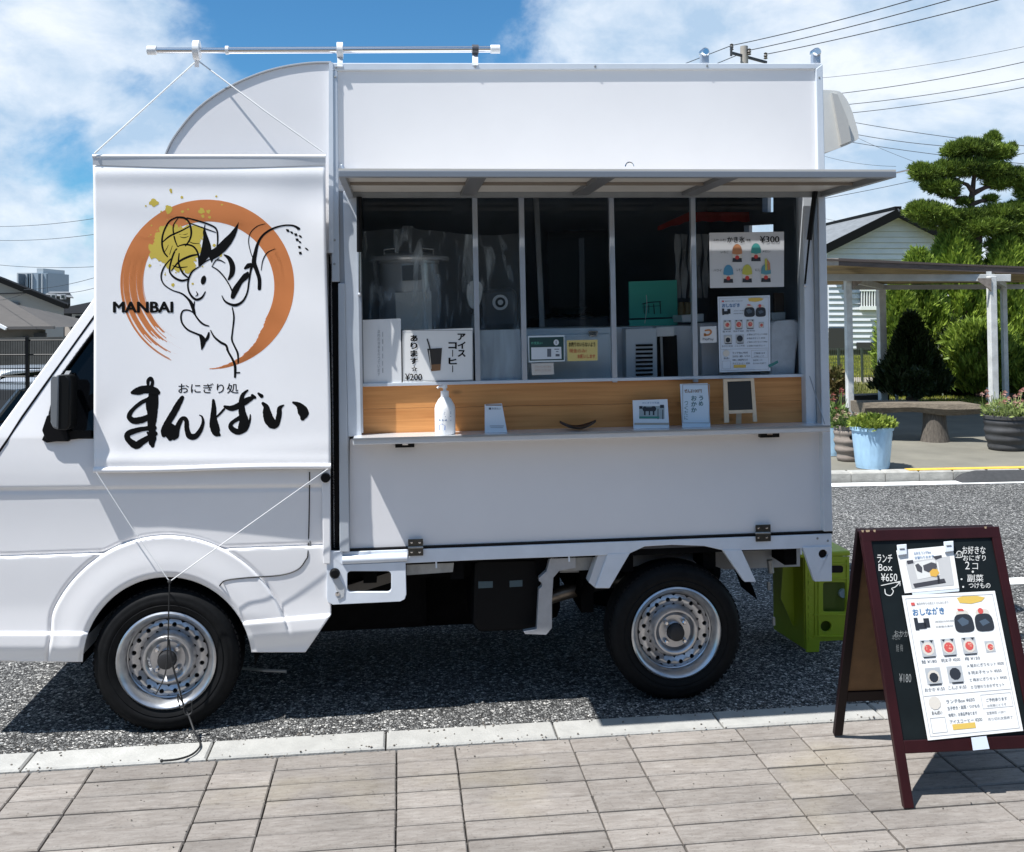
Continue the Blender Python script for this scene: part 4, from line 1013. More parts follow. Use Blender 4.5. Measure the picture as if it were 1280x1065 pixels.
A([(822, 354, 2), (788, 364, 4), (758, 392, 4), (748, 430, 4), (756, 475, 4), (766, 505, 3)], sub=8); A([(866, 465, 2), (832, 482, 5), (812, 515, 5), (804, 560, 3)])
for x, y, w, ln in ((922, 384, 12, 16), (940, 393, 10, 14), (958, 402, 14, 12), (978, 410, 9, 16), (964, 425, 14, 12), (976, 435, 9, 12), (974, 458, 13, 10), (978, 484, 15, 10), (1006, 466, 7, 20), (968, 376, 12, 12)): A([(x-ln/3, y-ln/4, w*.5), (x, y, w), (x+ln/3, y+ln/4, w*.5)])
A([(676, 726, 5), (683, 770, 8), (677, 830, 7), (674, 868, 8), (686, 898, 8), (700, 930, 9), (702, 972, 6)])
A([(508, 752, 5), (484, 738, 6), (458, 740, 7), (448, 764, 8), (454, 796, 8), (478, 824, 8), (512, 840, 8), (536, 850, 10)]); A([(536, 852, 16), (546, 872, 26), (544, 894, 18), (540, 912, 5)]); A([(572, 838, 8), (566, 860, 14), (550, 882, 10)]); 
A([(580, 828, 5), (596, 856, 8), (624, 880, 10), (648, 894, 10), (658, 922, 9), (676, 954, 10), (688, 986, 12), (688, 1034, 10)]); A([(686, 1016, 6), (708, 1015, 7)]); A([(640, 885, 4), (652, 900, 8), (650, 915, 3)])
an.build('animal_drawing', INK, banner)
lt = Print(BM, .0011, Z2); 
for kx, ky in ((-3.2, 0), (-1.6, -1.6), (0, 1.8), (1.6, -1.8), (3.2, 0)):
    lt.off += .00008; lt.text('MANBAI', 149+kx, 701+ky, 411+kx, 747+ky)
lt.build('latin_lettering', INK, banner)
l2 = Print(BM, .0011, Z3); l2.text('おにぎり処', 436, 281, 704, 326, .006); l2.build('small_lettering', INK, banner)
big = Print(BM, .0011, Z3); B = lambda pts: big.brush(pts, rough=.05)
# ma
B([(232, 322, 16), (256, 316, 34), (290, 308, 36), (330, 312, 30), (346, 322, 22)]); B([(304, 300, 10), (302, 272, 16), (314, 260, 18), (322, 276, 14), (316, 300, 18)])
B([(326, 330, 44), (324, 380, 46), (320, 430, 44), (318, 470, 36), (322, 510, 28), (322, 558, 18)]); B([(308, 350, 24), (312, 380, 40), (318, 420, 34)])
B([(320, 346, 18), (280, 362, 18), (240, 392, 18), (218, 426, 22), (236, 446, 28), (270, 444, 30), (306, 430, 26), (330, 414, 20)])
B([(330, 478, 22), (290, 482, 20), (250, 490, 24), (212, 506, 26), (214, 530, 26), (248, 556, 34), (276, 540, 30), (310, 520, 24), (334, 504, 22)]); B([(300, 500, 10), (320, 520, 36), (318, 545, 28)])
# n
B([(454, 344, 18), (440, 368, 26), (418, 408, 30), (394, 448, 30), (374, 488, 30), (372, 510, 22)]); B([(376, 500, 34), (400, 488, 60), (412, 505, 60), (430, 480, 30)]); B([(400, 526, 22), (424, 500, 26), (440, 458, 22), (456, 436, 18), (472, 446, 20), (474, 480, 22), (486, 514, 28), (512, 516, 26), (534, 490, 20), (546, 456, 14), (542, 430, 8), (530, 422, 4)])
# ba
B([(592, 356, 12), (594, 392, 22), (592, 430, 28), (596, 470, 42), (606, 500, 36), (618, 510, 14)]); B([(606, 430, 8), (622, 415, 10), (640, 395, 10)])
B([(642, 384, 12), (672, 392, 24), (706, 380, 28), (740, 358, 28), (764, 346, 18)]); B([(744, 312, 8), (722, 334, 18), (716, 370, 26), (720, 410, 32), (728, 450, 42), (720, 480, 40), (706, 500, 20)])
B([(724, 428, 24), (692, 444, 18), (670, 462, 18), (672, 480, 24), (698, 496, 26), (732, 484, 24), (752, 450, 12), (756, 420, 5)]); B([(764, 334, 12), (776, 344, 14)]); B([(792, 326, 10), (806, 338, 18)])
# i
B([(812, 370, 14), (826, 386, 26), (830, 412, 38), (840, 444, 44), (858, 464, 40), (874, 458, 26), (884, 420, 24), (886, 392, 20), (904, 378, 6)]); B([(946, 366, 10), (968, 376, 24), (986, 398, 44), (992, 418, 46), (988, 436, 22)])
big.build('brush_lettering', INK, banner)

# black elastic cord hanging from the strings
CB = mat('black_elastic', (.014, .014, .015), .6)
ec = thing('elastic_cord', P(225, 945, -.2), 'black elastic cord tied to the banner strings, trailing over the front wheel to the kerb', 'cord')
ew = [(212, 727), (211, 760), (210, 800), (207, 840), (198, 862), (194, 868)]
cord('cord_loop', [P(x, y, -.052) for x, y in [(a, b) for a, b, *_ in smooth_path(ew, 5)]], .0026, CB, ec)
e2 = [(211, 800, -.05), (216, 832, -.05), (224, 860, -.05), (229, 880, -.05), (236, 895, -.06), (243, 915, -.1)]
q = [P(x, y, Y) for x, y, Y in smooth_path(e2, 5)]
gpt = [G(249, 925, .01), G(250, 933, .012), G(240, 943, .012), (G(222, 949, .012)), G(202, 951, .012)]
cord('cord_tail', q+[Vector(p) for p in smooth_path([tuple(v) for v in gpt], 5)], .0034, CB, ec)
cord('cord_twist', [P(x, y, -.058) for x, y, *_ in smooth_path([(229, 880), (222, 868), (226, 885), (238, 876), (240, 890), (232, 893), (229, 880)], 4)], .0028, CB, ec)
MB().ball(G(202, 951, .012), .006, 8).build('cord_end', CB, ec)
MB().ball(knot, .008, 8).build('knot', CB, ec)
pc = [(387, 590, -.012), (386.5, 640, -.012), (385, 690, -.012), (382, 700, -.014), (372, 712, -.015), (350, 719, -.016), (310, 722, -.018), (284, 725, -.02), (276, 730, -.012), (272, 738, .02)]
tag(MB().tube([P(x, y, (hY(x, y)-.004) if y < 728 else Y) for x, y, Y in smooth_path(pc, 4)], .0024, 6).build('power_cord', CB, smooth=60), 'thin black cable running down the cab door from behind the banner into the wheel arch', 'cable')

# ================================================================== ON THE COUNTER
CZ = 1.0495
def at_counter(x, Y=-.02): return Vector((P(x, 538, Y).x, Y, CZ))
# sanitiser pump bottle
b0 = at_counter(556.5, -.03)
bt = thing('pump_bottle', b0, 'white pump bottle with a blue label on the left of the counter', 'pump bottle')
WPL = mat('bottle_plastic', (.82, .82, .82), .3)
o = MB().lathe([(0, 0), (.036, 0), (.038, .004), (.038, .095), (.035, .108), (.024, .128), (.014, .138), (.013, .146)], b0, 'Z', 32).build('bottle_body', WPL, bt, smooth=40)
o2 = MB().lathe([(.0155, .138), (.0155, .158), (.006, .160), (.006, .168), (.010, .169), (.010, .180), (0, .181)], b0, 'Z', 20).build('pump_head', WPL, bt, smooth=40)
MB().tube([b0+Vector((0, 0, .175)), b0+Vector((-.02, -.008, .176)), b0+Vector((-.028, -.010, .170))], .0042, 8).build('pump_spout', WPL, bt, smooth=60)
def bm_(cx, cyb):
    def f(x, y, off=0):   # x in metres round the front, y height
        a = x/.038; return b0+Vector((math.sin(a)*(.0383+off), -math.cos(a)*(.0383+off), y))
    return f
lp = Print(bm_(0, 0), .0003); lp.poly([(-.026, .018), (-.002, .018), (-.001, .034), (-.012, .042), (-.026, .036)]); lp.build('blue_label', ink('label_blue', (.03, .13, .42)), bt)
lp = Print(bm_(0, 0), .0004); 
for y in (.082, .076, .066, .052): lp.rect(-.010+.01*random.random(), y, .022, y+.0028)
for k in range(3): lp.dot(-.022+.012*k, .055, .003)
lp.build('label_text', ink('label_slate', (.14, .22, .36)), bt)

def card_print(quadf):
    return quadf
def stand_card(name, q, Y, label, cat, m, thick=.004, lean=.02, foot=True):
    """upright card standing on the counter: q = 4 px corners tl,tr,br,bl"""
    pts = px(q, Y); pts = [Vector((p.x, p.y+(lean if i < 2 else 0), max(p.z, CZ) if i < 2 else CZ)) for i, p in enumerate(pts)]
    t = thing(name, Vector(((pts[2].x+pts[3].x)/2, Y, CZ)), label, cat)
    MB().prism(pts, (0, thick, 0)).build('front_board', m, t)
    if foot: MB().bar((pts[0]+pts[1])/2+Vector((0, thick+.001, -.01)), Vector(((pts[2].x+pts[3].x)/2, Y+.055, CZ+.003)), .02, .003).build('back_prop', m, t)
    def M(x, y, off=0):
        p = P(x, y, Y); k = (p.z-CZ)/max(pts[0].z-CZ, 1e-6); p = P(x, y, Y+lean*k-off*1.0); return p
    return t, M
slate = ink('print_slate', (.10, .12, .15)); greyp = ink('print_grey', (.35, .36, .38)); redp = ink('print_red', (.55, .05, .04)); bluep = ink('print_blue', (.05, .16, .34)); greenp = ink('print_green', (.04, .22, .17)); brownp = ink('print_brown', (.22, .11, .05)); yelp = ink('print_yellow', (.65, .45, .10)); nori = ink('print_nori', (.02, .025, .035)); rice = ink('print_rice', (.62, .58, .52)); palep = ink('print_pale_blue', (.60, .66, .72))
BL = mat('pale_card', (.70, .74, .79), .45)
t, M = stand_card('payment_stand', [(606.5, 506), (628, 505), (634, 537), (606, 538)], -.03, 'small white payment card stand between the pump bottle and the crescent dish', 'card stand', BL)
Print(M, .0012).rect(611, 509.5, 614, 512).text('お支払い', 615, 509.3, 626, 512).build('lettering', slate, t)
Print(M, .0012).rect(607, 505.6, 627, 507).build('card_top_edge', brownp, t)
Print(M, .0012).rect(612, 532, 630, 532.8).rect(613, 534, 629, 534.6).build('small_print', greyp, t)
# dish: a shallow crescent boat
d0 = at_counter(722.5, -.02)
ds = MB(); n = 22; sec = 8
for i in range(n+1):
    u = i/n*2-1; x = u*.069; w = .040*(1-abs(u)**2.2)+.001; zb = .004+.024*abs(u)**2.1; zt_ = .013+.024*abs(u)**1.8
    for k in range(sec+1):
        a = math.pi*k/sec; ds.v.append(tuple(d0+Vector((x, -w*math.cos(a), zt_-(zt_-zb)*math.sin(a)))))
ds.f = [(i*(sec+1)+k, i*(sec+1)+k+1, (i+1)*(sec+1)+k+1, (i+1)*(sec+1)+k) for i in range(n) for k in range(sec)]
dish = ds.build('crescent_dish', mat('dark_brown_lacquer', (.035, .018, .012), .3), None, smooth=60)
dish.modifiers.new('thick', 'SOLIDIFY').thickness = .002
tag(dish, 'dark brown crescent dish alone in the middle of the counter', 'dish')
# photo card
t, M = stand_card('photo_stand', [(792.5, 501), (836, 499.5), (836.5, 529.5), (792, 531)], -.025, 'landscape card with a dark rice ball photo on the counter, right of the dish', 'card stand', BL)
Print(M, .0012).rect(799, 507.5, 830.5, 523.5).build('photo_ground', mat('photo_grey', (.30, .36, .38), .5), t)
ph = Print(M, .0018); ph.rect(799, 507.5, 803, 511).rect(825, 506, 830, 510).rect(804, 509, 819, 514).dot(806, 511, 3).dot(817, 511, 3.4); 
ph.rect(805, 513, 807, 519).rect(811, 513, 812.5, 519).rect(816, 513, 818, 519).rect(822, 511, 823, 524).rect(828, 512, 829, 524); ph.build('photo_shapes', nori, t)
Print(M, .0019).rect(799, 520.5, 824, 523).build('photo_base', greenp, t)
Print(M, .0015).text('おにぎりの写真', 803, 502.5, 824, 504.6).build('lettering', bluep, t)
Print(M, .0017).rect(793, 528.5, 836, 531).build('card_lower_edge', mat('card_tan', (.42, .36, .30), .6), t)
# price card
t, M = stand_card('price_card', [(852, 480.5), (886.5, 479.5), (888, 529), (853, 530)], -.028, 'tall pale blue handwritten price card leaning beside the small chalkboard', 'card stand', mat('pale_blue_card', (.58, .68, .77), .5))
Print(M, .0012).text('ぜんぶ', 855.5, 486.5, 866, 491, .03).text('100円', 867, 486.5, 877, 491, .03).build('heading', brownp, t)
Print(M, .0012).vtext('おかか', 864, 494, 871, 516, .02).vtext('うめ', 873.5, 494, 879, 508, .02).vtext('つくだに', 855.5, 501, 860, 525, 0).build('lettering', mat('pen_teal', (.05, .15, .17), .6), t)
Print(M, .0010).frame(853, 480.5, 887, 529, .8).build('card_border', greyp, t)
# little chalkboard easel
def easel():
    Y = -.035
    tl, tr, br, bl = (904.5, 474), (942.5, 473), (946.5, 527), (906, 528.5)
    t = thing('small_chalkboard', at_counter(926, Y), 'little blank chalkboard easel with a pale wood frame at the right of the counter', 'chalkboard')
    WD = mat('raw_pale_wood', (.62, .50, .36), .6, var=.1, vscale=20)
    MB().prism(px([tl, (909, 474), (911.5, 528), bl], Y), (0, .009, 0)).build('frame_rail', WD, t)
    MB().prism(px([(938.5, 473), tr, br, (942, 527)], Y), (0, .009, 0)).build('frame_rail', WD, t)
    MB().prism(px([(909, 474), (938.5, 473), (938.8, 476), (909.2, 477)], Y+.0005), (0, .008, 0)).build('frame_rail', WD, t)
    MB().prism(px([(911, 513), (941, 512), (941.2, 516), (911.2, 517.2)], Y+.0005), (0, .008, 0)).build('frame_rail', WD, t)
    MB().prism(px([(909, 476.5), (939, 475.5), (941, 512.5), (910.5, 513.5)], Y+.003), (0, .003, 0)).build('slate_board', mat('slate_black', (.022, .028, .032), .3), t)
    MB().bar(P(925, 478, Y+.012), Vector((P(925, 478, 0).x, Y+.06, CZ+.003)), .02, .004).build('back_leg', WD, t)
easel()

# ================================================================== NOTICES ON THE WINDOWS
def notice(name, q, Y, label, m, cat='notice', t=.0012, print_=None, curl=0):
    o = thing(name, P((q[0][0]+q[2][0])/2, q[2][1], Y), label, cat)
    MB().prism(px(q, Y), (0, t, 0)).build('sheet', m, o); return o
NY = .050
pap = mat('paper_white', (.78, .78, .77), .6); 
o = notice('paper_notice', [(453, 400), (501, 398), (502, 478), (454, 480.5)], NY-.001, 'plain white sheet at the bottom left corner of the window, half in sun', mat('paper_grey_white', (.72, .73, .74), .6))
f = Print(onY(NY-.002), .001); 
for i in range(6): f.rect(478, 415+i*9, 478.6+random.random()*.3, 421+i*9)
f.vtext('店内の消毒を行っています', 472, 412, 475, 470).build('small_print', greyp, o)
IC = notice('iced_coffee_poster', [(503, 413), (591, 410), (591.5, 474.5), (503.5, 478.5)], NY-.0035, 'white iced coffee poster with a black drink cup and a price of 200 yen', pap, 'poster')
M = onY(NY-.0045)
f = Print(M, .0006); f.vtext('あります', 513, 418, 522, 456, .035); f.text('☆', 514, 457, 522, 464.5, .01); f.text('¥200', 506.5, 467, 527.5, 475.5, .04)
f.vtext('アイス', 572, 416, 582, 447, .035); f.vtext('コーヒー', 560.5, 427, 571, 466, .035); f.build('lettering', INK, IC)
f = Print(M, .0010); f.brush([(534, 424, 1.6), (537, 434, 1.8), (539, 448, 1.2)]); f.poly([(534, 436), (552.5, 435), (550.5, 463), (539, 464)]); f.build('cup_drawing', mat('coffee_dark', (.035, .03, .028), .4), IC)
Print(M, .0013).poly([(537.5, 456), (551, 455), (550.5, 463), (539, 464)]).build('cup_base', brownp, IC)
Print(M, .0014).poly([(536, 438), (537, 437.8), (539.5, 461), (538.6, 461)]).build('cup_shine', rice, IC)
Print(M, .0005).frame(503.5, 412.5, 591, 476, .8).build('poster_border', greyp, IC)
# window frosting films on the lower panes
fm = sheet_mat('grey_film', (.60, .68, .75), .62)
MB().prism(px([(598, 413), (650, 411.5), (654, 474.5), (599, 476)], WYp+.012), (0, .001, 0)).build('frosted_film', fm, T)
# QR payment card (code left out) and neighbours
pcx = notice('payment_card', [(660, 420), (705.5, 419), (706, 451.5), (661, 453)], NY-.004, 'green and white mobile payment card on the middle window pane', mat('card_bluewhite', (.62, .70, .74), .4), 'sign')
M = onY(NY-.005)
Print(M, .0005).poly([(661.5, 422), (704.5, 421), (704.8, 450), (662, 451)]).build('green_field', mat('card_deepgreen', (.012, .05, .05), .4), pcx)
Print(M, .0010).poly([(664, 434.3), (701.5, 433.5), (702, 448.5), (664.3, 449.4)]).dot(695.3, 428, 3.4, 3.8).build('white_field', mat('card_white', (.62, .67, .72), .4), pcx)
Print(M, .0014).rect(684, 436, 689, 446).rect(694.5, 442.5, 699.5, 445.5).rect(693, 436, 699, 437).rect(695, 439, 698, 440).rect(694.7, 426, 695.6, 430).build('pictograms', slate, pcx)
Print(M, .0013).text('お支払い', 664, 427, 678, 430.5, .02).build('lettering', mat('mint_ink', (.08, .36, .26), .5), pcx)
yn = notice('yellow_note', [(708.5, 425.5), (747, 424.5), (747, 450.5), (709.5, 451.5)], NY-.004, 'yellow handwritten note taped beside the green payment card', mat('yellow_paper', (.62, .50, .18), .6))
Print(M, .0005).text('お釣りのいらないよう', 711, 427.5, 744, 433.5, .02).build('lettering', INK, yn)
Print(M, .0005).text('現金のみ!', 711.5, 436, 733, 441, .02).text('お願いします', 722, 443, 744, 448, .02).build('red_lettering', mat('red_orange_pen', (.50, .09, .04), .5), yn)
bn = notice('beige_note', [(664, 454.5), (692, 453.5), (692.5, 468), (665, 469)], NY-.004, 'small beige card with faint text below the green payment card', mat('beige_paper', (.55, .52, .48), .6))
Print(M, .0005).text('いらっしゃいませ', 669, 457, 689, 459.5).text('ありがとうございます', 669, 461.5, 689, 464).build('lettering', mat('faint_orange', (.42, .27, .18), .6), bn)
pp = notice('payment_sticker', [(875, 408.5), (895.5, 407.5), (896, 428), (875.5, 429)], NY-.004, 'small square white payment sticker with an orange symbol, left of the tall menu', mat('sticker_white', (.62, .63, .64), .45), 'sticker')
f = Print(M, .0006); f.brush([(881.5, 413.2, 1.8), (887, 412.6, 2.2), (888.8, 415.5, 2.2), (886, 418.4, 2.0), (881.5, 418.8, 2.2)]); f.rect(879.8, 416.6, 882.5, 420.3); f.build('sticker_logo', mat('sticker_orange', (.50, .19, .05), .5), pp)
Print(M, .0006).text('PayPay', 878.5, 422.5, 892, 426, .02).build('lettering', slate, pp)
# shaved ice poster
sv = notice('shaved_ice_poster', [(886.5, 291), (980, 289.5), (980, 358.5), (887.5, 360)], NY-.003, 'laminated shaved ice poster with five coloured ices, hanging at the upper right pane', mat('laminated_grey', (.58, .59, .61), .45), 'poster')
M = onY(NY-.004)
f = Print(M, .0006); f.text('かき氷', 909, 295.5, 931, 303.5, .012); f.text('¥300', 950, 295, 974, 303, .05); f.text('ふわふわ', 891, 298.5, 907, 301.5).text('各種', 933, 298.5, 938, 301.5); f.text('いちご', 901, 313.5, 911, 316.5).text('メロン', 953, 312.5, 963, 315.5).text('ハワイ', 892, 336.5, 902, 339.5).text('レモン', 921, 335.8, 928, 339).text('にじ', 944, 335.8, 951, 339)
f.build('lettering', INK, sv)
cups = [(921.5, 306, (.50, .22, .10)), (945, 305, (.06, .32, .30)), (910.5, 332, (.07, .26, .42)), (934, 331.5, (.50, .48, .08)), (957.5, 331, (.10, .28, .34))]
wh = Print(M, .0007); dk = Print(M, .0010); rd_ = Print(M, .0012)
for i, (x, y, c) in enumerate(cups):
    Print(M, .0010).poly([(x-6.3, y+11)]+[(x+6.2*math.cos(t)*(.98), y+8-9*math.sin(t)) for t in [math.pi*k/12 for k in range(12, -1, -1)]]+[(x+6.3, y+11), (x, y+12.5)]).build('ice_picture', mat('ice_%d' % i, c, .5), sv)
    wh.rect(x-6, y+11.6, x+6, y+17); dk.poly([(x-5.5, y+16.5), (x+5.5, y+16.5), (x+6, y+21.5), (x-6, y+21.5)]); rd_.dot(x, y+15.7, 2.6)
wh.build('ice_paper_cup', rice, sv); dk.build('ice_cup_base', nori, sv); rd_.build('cup_mark', redp, sv)
Print(M, .0014).poly([(956, 323.5), (958.5, 322.8), (959, 338), (956.5, 338)]).build('rainbow_yellow', mat('ice_3', (0, 0, 0), .5), sv)
Print(M, .0014).poly([(959, 323.5), (962.5, 329), (963, 337), (959.5, 338)]).build('rainbow_orange', mat('ice_0', (0, 0, 0), .5), sv)
def menu(M, X, par, so=0.0, dark=1.0):
    """the shop's menu sheet; X maps unit (0..100, 0..140) to px"""
    def R(pr, x0, y0, x1, y1): pr.poly([X(x0, y0), X(x1, y0), X(x1, y1), X(x0, y1)])
    def Pn(off): return Print(lambda x, y, o=0: M(*X(x, y), o), off+so)
    f = Pn(.0006); f.text('おしながき', 8, 13, 42, 20, .025); f.build('menu_heading', bluep, par)
    f = Pn(.0006)
    f.text('毎日手作りの具だくさんおにぎり', 14, 7.5, 48, 10); f.text('※無添加のお米を使用', 30, 26, 50, 28).text('自家製の具材', 30, 31, 48, 33)
    f.text('鮭 ¥180', 8, 63, 24, 66.5, .01).text('明太子 ¥200', 29, 63, 49, 66.5, .01).text('梅 ¥150', 54, 63, 70, 66.5, .01)
    f.text('おかか ¥150', 6, 90, 27, 93.5, .01).text('こんぶ ¥150', 31, 90, 50, 93.5, .01)
    for i, s in enumerate(('A 鮭おにぎりセット ¥500', 'B 明太子セット ¥550', 'C 梅おにぎりセット ¥450', 'D 日替わりおかずセット')): f.text(s, 55, 70+i*7, 94-i % 2*4, 73.4+i*7, .01)
    for i, s in enumerate(('ランチBox ¥650', '玉子焼き・副菜・つけもの', '味噌汁、お茶各種あります', 'アイスコーヒー ¥200')): f.text(s, 26, 103+i*6.6, 56+(i % 2)*4, 106.6+i*6.6, .012)
    f.text('ご予約承ります', 68, 105, 90, 108.5, .01).text('お気軽にどうぞ', 68, 111, 88, 113.6).text('営業時間 11:00〜', 66, 118, 86, 121).text('売り切れ次第終了', 66, 124, 92, 127)
    f.build('menu_text', slate, par)
    f = Pn(.0004); f.frame(3, 3, 97, 137, .5); f.rect(4, 97.5, 96, 98); f.frame(63, 101, 95, 115, .4); f.frame(6, 119, 22, 134, .5); f.build('menu_border', greyp, par)
    f = Pn(.0006); f.poly([(58, 5), (64, 3.8), (80, 4), (88, 6), (84, 9.5), (72, 11.5), (60, 10)]); f.rect(28, 127, 52, 132.5); f.build('menu_highlight', yelp, par)
    def ball(cx, cy, w, h): return [(cx+w*math.copysign(abs(math.cos(t))**.55, math.cos(t))*(1-.10*math.sin(t)*-1), cy+h*math.copysign(abs(math.sin(t))**.6, math.sin(t))) for t in [2*math.pi*k/26 for k in range(26)]]
    f = Pn(.00085); f.poly(ball(60.5, 22, 7, 5)); f.poly(ball(82, 22, 7.5, 5)); f.build('rice_picture', rice, par)
    f = Pn(.0012); f.poly([(54, 27), (60, 24), (66, 28), (65, 31), (58, 33)]); f.poly([(77, 29), (84, 27), (88, 31), (80, 34)]); f.build('nori_highlight', mat('nori_sheen', (.07, .10, .14), .5), par)
    f = Pn(.0010); f.poly(ball(60.5, 30, 10.2, 9)); f.poly(ball(82, 30.5, 9.8, 8.8))
    for x in (10, 32, 54): f.poly([(x+1, 44.5), (x+5, 44.5), (x+3.4, 47)]); f.poly([(x+10, 44.5), (x+14, 44.5), (x+12.6, 47.4)])
    f.rect(8, 22, 12, 34).rect(18, 23, 24, 32).rect(12, 27, 20, 33)
    f.build('rice_ball_picture', nori, par)
    sq = Pn(.0007)
    for x in (10, 32, 54): sq.rect(x, 44, x+15, 60)
    sq.rect(78, 49, 88, 60)
    for x in (10, 33): sq.rect(x, 71, x+16, 87)
    sq.build('dish_plates', mat('plate_grey', (.42, .44, .46), .6), par)
    wr = Pn(.0010)
    for x in (17.5, 39.5, 61.5): wr.dot(x, 52.5, 6.6)
    wr.dot(83, 55, 4.5); wr.dot(18, 79.5, 6.4); wr.dot(14, 105, 6.5); wr.build('rice_picture', rice, par)
    sp2 = Pn(.0018); rq = random.Random(4)
    for x in (17.5, 39.5, 61.5, 83.5):
        for k in range(4): sp2.dot(x+rq.uniform(-2.6, 2.6), (52.5 if x < 80 else 55)+rq.uniform(-2.4, 2.4), rq.uniform(.5, 1.1))
    tag(sp2.build('filling_specks', mat('filling_pale', (.72, .34, .26), .55), par), kind='stuff')
    rd2 = Pn(.0014)
    for x, r in ((17.5, 4), (39.5, 5), (61.5, 4.4), (83.5, 3)): rd2.dot(x, 52.5 if x < 80 else 55, r)
    rd2.poly([(56, 15.5), (62, 16), (63, 18.2), (57, 18)]).dot(80.5, 19, 3); rd2.rect(8, 7.2, 12, 10); rd2.build('filling_picture', mat('menu_red', (.58, .09, .08), .55), par)
    dk2 = Pn(.0014); dk2.dot(18, 80.5, 4.8).dot(41, 78.5, 6).rect(11, 60, 24, 61.2).rect(33, 60, 46, 61.2).rect(55, 60, 68, 61.2).rect(12, 86.5, 25, 88).rect(36, 86.5, 48, 88); dk2.text('まんばい', 9, 112.5, 20, 116, .02); dk2.build('dark_picture', nori, par)
def bil(q):
    (x0, y0), (x1, y1), (x2, y2), (x3, y3) = q
    def X(u, v):
        u /= 100; v /= 140; return ((1-u)*(1-v)*x0+u*(1-v)*x1+u*v*x2+(1-u)*v*x3, (1-u)*(1-v)*y0+u*(1-v)*y1+u*v*y2+(1-u)*v*y3)
    return X
mq = [(897, 371), (962.5, 369), (963, 463.5), (899.5, 465.5)]
mn = notice('menu_poster', mq, NY-.006, 'tall white menu sheet with rice ball photos taped on the right window pane', mat('menu_bluish', (.62, .68, .76), .4), 'menu')
menu(onY(NY-.007), bil(mq), mn)
MB().prism(px([(960, 456.5), (972, 450.5), (973, 453.5), (962, 459.5)], NY-.009), (0, .001, 0)).build('green_tape', mat('teal_tape', (.03, .18, .17), .5), mn)

# ================================================================== INSIDE THE KITCHEN
KF_ = BZ0
# work counter and fridges
SS = mat('kitchen_stainless', (.42, .44, .46), .32, .85, var=.08, vscale=6)
FR = mat('fridge_bluegrey', (.62, .70, .76), .42, .1, var=.05, vscale=5)
def ibox(q, Y0, dep, m, name, parent=None, bev=.003): return MB().prism(px(q, Y0), (0, dep, 0)).build(name, m, parent, bev=bev)
fr2 = thing('under_counter_fridge', P(712, 600, .2), 'blue grey steel fridge with a small latch behind the middle window pane', 'fridge')
ibox([(654, 411), (764, 409), (766, 560), (656, 560)], .20, .40, FR, 'fridge_body', fr2); ibox([(657, 419), (762, 417), (764, 560), (659, 560)], .192, .006, FR, 'fridge_door', fr2)
ibox([(735, 414), (748, 413.5), (746, 420), (737, 420.5)], .180, .014, CHROME, 'fridge_latch', fr2)
wb = thing('kitchen_cabinet', P(900, 600, .22), 'pale steel cabinet with a louvred machine behind the right window panes', 'cabinet')
ibox([(768, 409), (1000, 404), (1003, 560), (770, 560)], .30, .35, mat('cabinet_steel', (.70, .73, .76), .5, .1, var=.06, vscale=6), 'cabinet_body', wb)
ibox([(782, 411), (821, 410), (822, 476), (783, 477)], .22, .07, mat('machine_grey', (.62, .66, .70), .5), 'machine_housing', wb)
for i in range(9): ibox([(795, 430.5+i*5.2), (816, 430+i*5.2), (816, 432.7+i*5.2), (795, 433.2+i*5.2)], .214, .005, BLACK, 'louvre', wb, None)
ibox([(820, 420), (846, 419), (848, 476), (821, 477)], .27, .02, BLACK, 'cabinet_gap', wb, None)
ibox([(825, 421), (828, 421), (830, 476), (827, 476)], .255, .01, SS, 'cabinet_edge', wb, None)
ibox([(820, 409), (843, 408), (843, 420), (821, 421)], .24, .06, WHITEP, 'white_box_top', wb)
tb = thing('food_tray', P(866, 402, .4), 'small white tray with yellowish jars on the cabinet near the right window mullion', 'tray')
ibox([(852, 394), (880, 392), (880, 402), (853, 403)], .36, .15, WHITEP, 'tray', tb)
for x in (852, 860): 
    c = P(x, 394, .42); MB().lathe([(0, 0), (.016, 0), (.018, .03), (.012, .045), (.012, .055), (0, .055)], c, 'Z', 14).build('jar', mat('jar_ochre', (.18, .13, .05), .4), tb, smooth=40)
# urn
uc = P(512, 412, .42); ur = thing('steel_urn', uc, 'large round stainless urn with a flat lid behind the left window pane', 'urn')
s_ = 1260/4.2
zt0 = P(512, 331, .42).z-uc.z
MB().lathe([(0, 0), (.118, 0), (.122, .01), (.122, zt0), (.126, zt0+.004), (.126, zt0+.012), (.165, zt0+.014), (.168, zt0+.022), (.165, zt0+.03), (.12, zt0+.033), (.10, zt0+.045), (0, zt0+.05)], uc, 'Z', 48).build('urn_body', mat('brushed_urn_steel', (.85, .86, .87), .25, .55, var=.05, vscale=8), ur, smooth=35)
for sx in (-1, 1):
    a = uc+Vector((sx*.10, -.03, zt0+.04)); MB().tube([a, a+Vector((0, 0, .022)), a+Vector((-sx*.045, 0, .026)), a+Vector((-sx*.05, 0, .004))], .0045, 8).build('lid_handle', CHROME, ur, smooth=60)
ibox([(494, 366), (539, 364), (540, 412), (496, 412)], .285, .004, mat('urn_notice', (.85, .82, .76), .5), 'urn_label', ur, None)
ibox([(502, 332), (526, 331), (527, 350), (503, 351)], .285, .004, mat('urn_panel', (.07, .09, .11), .3), 'urn_panel', ur, None)
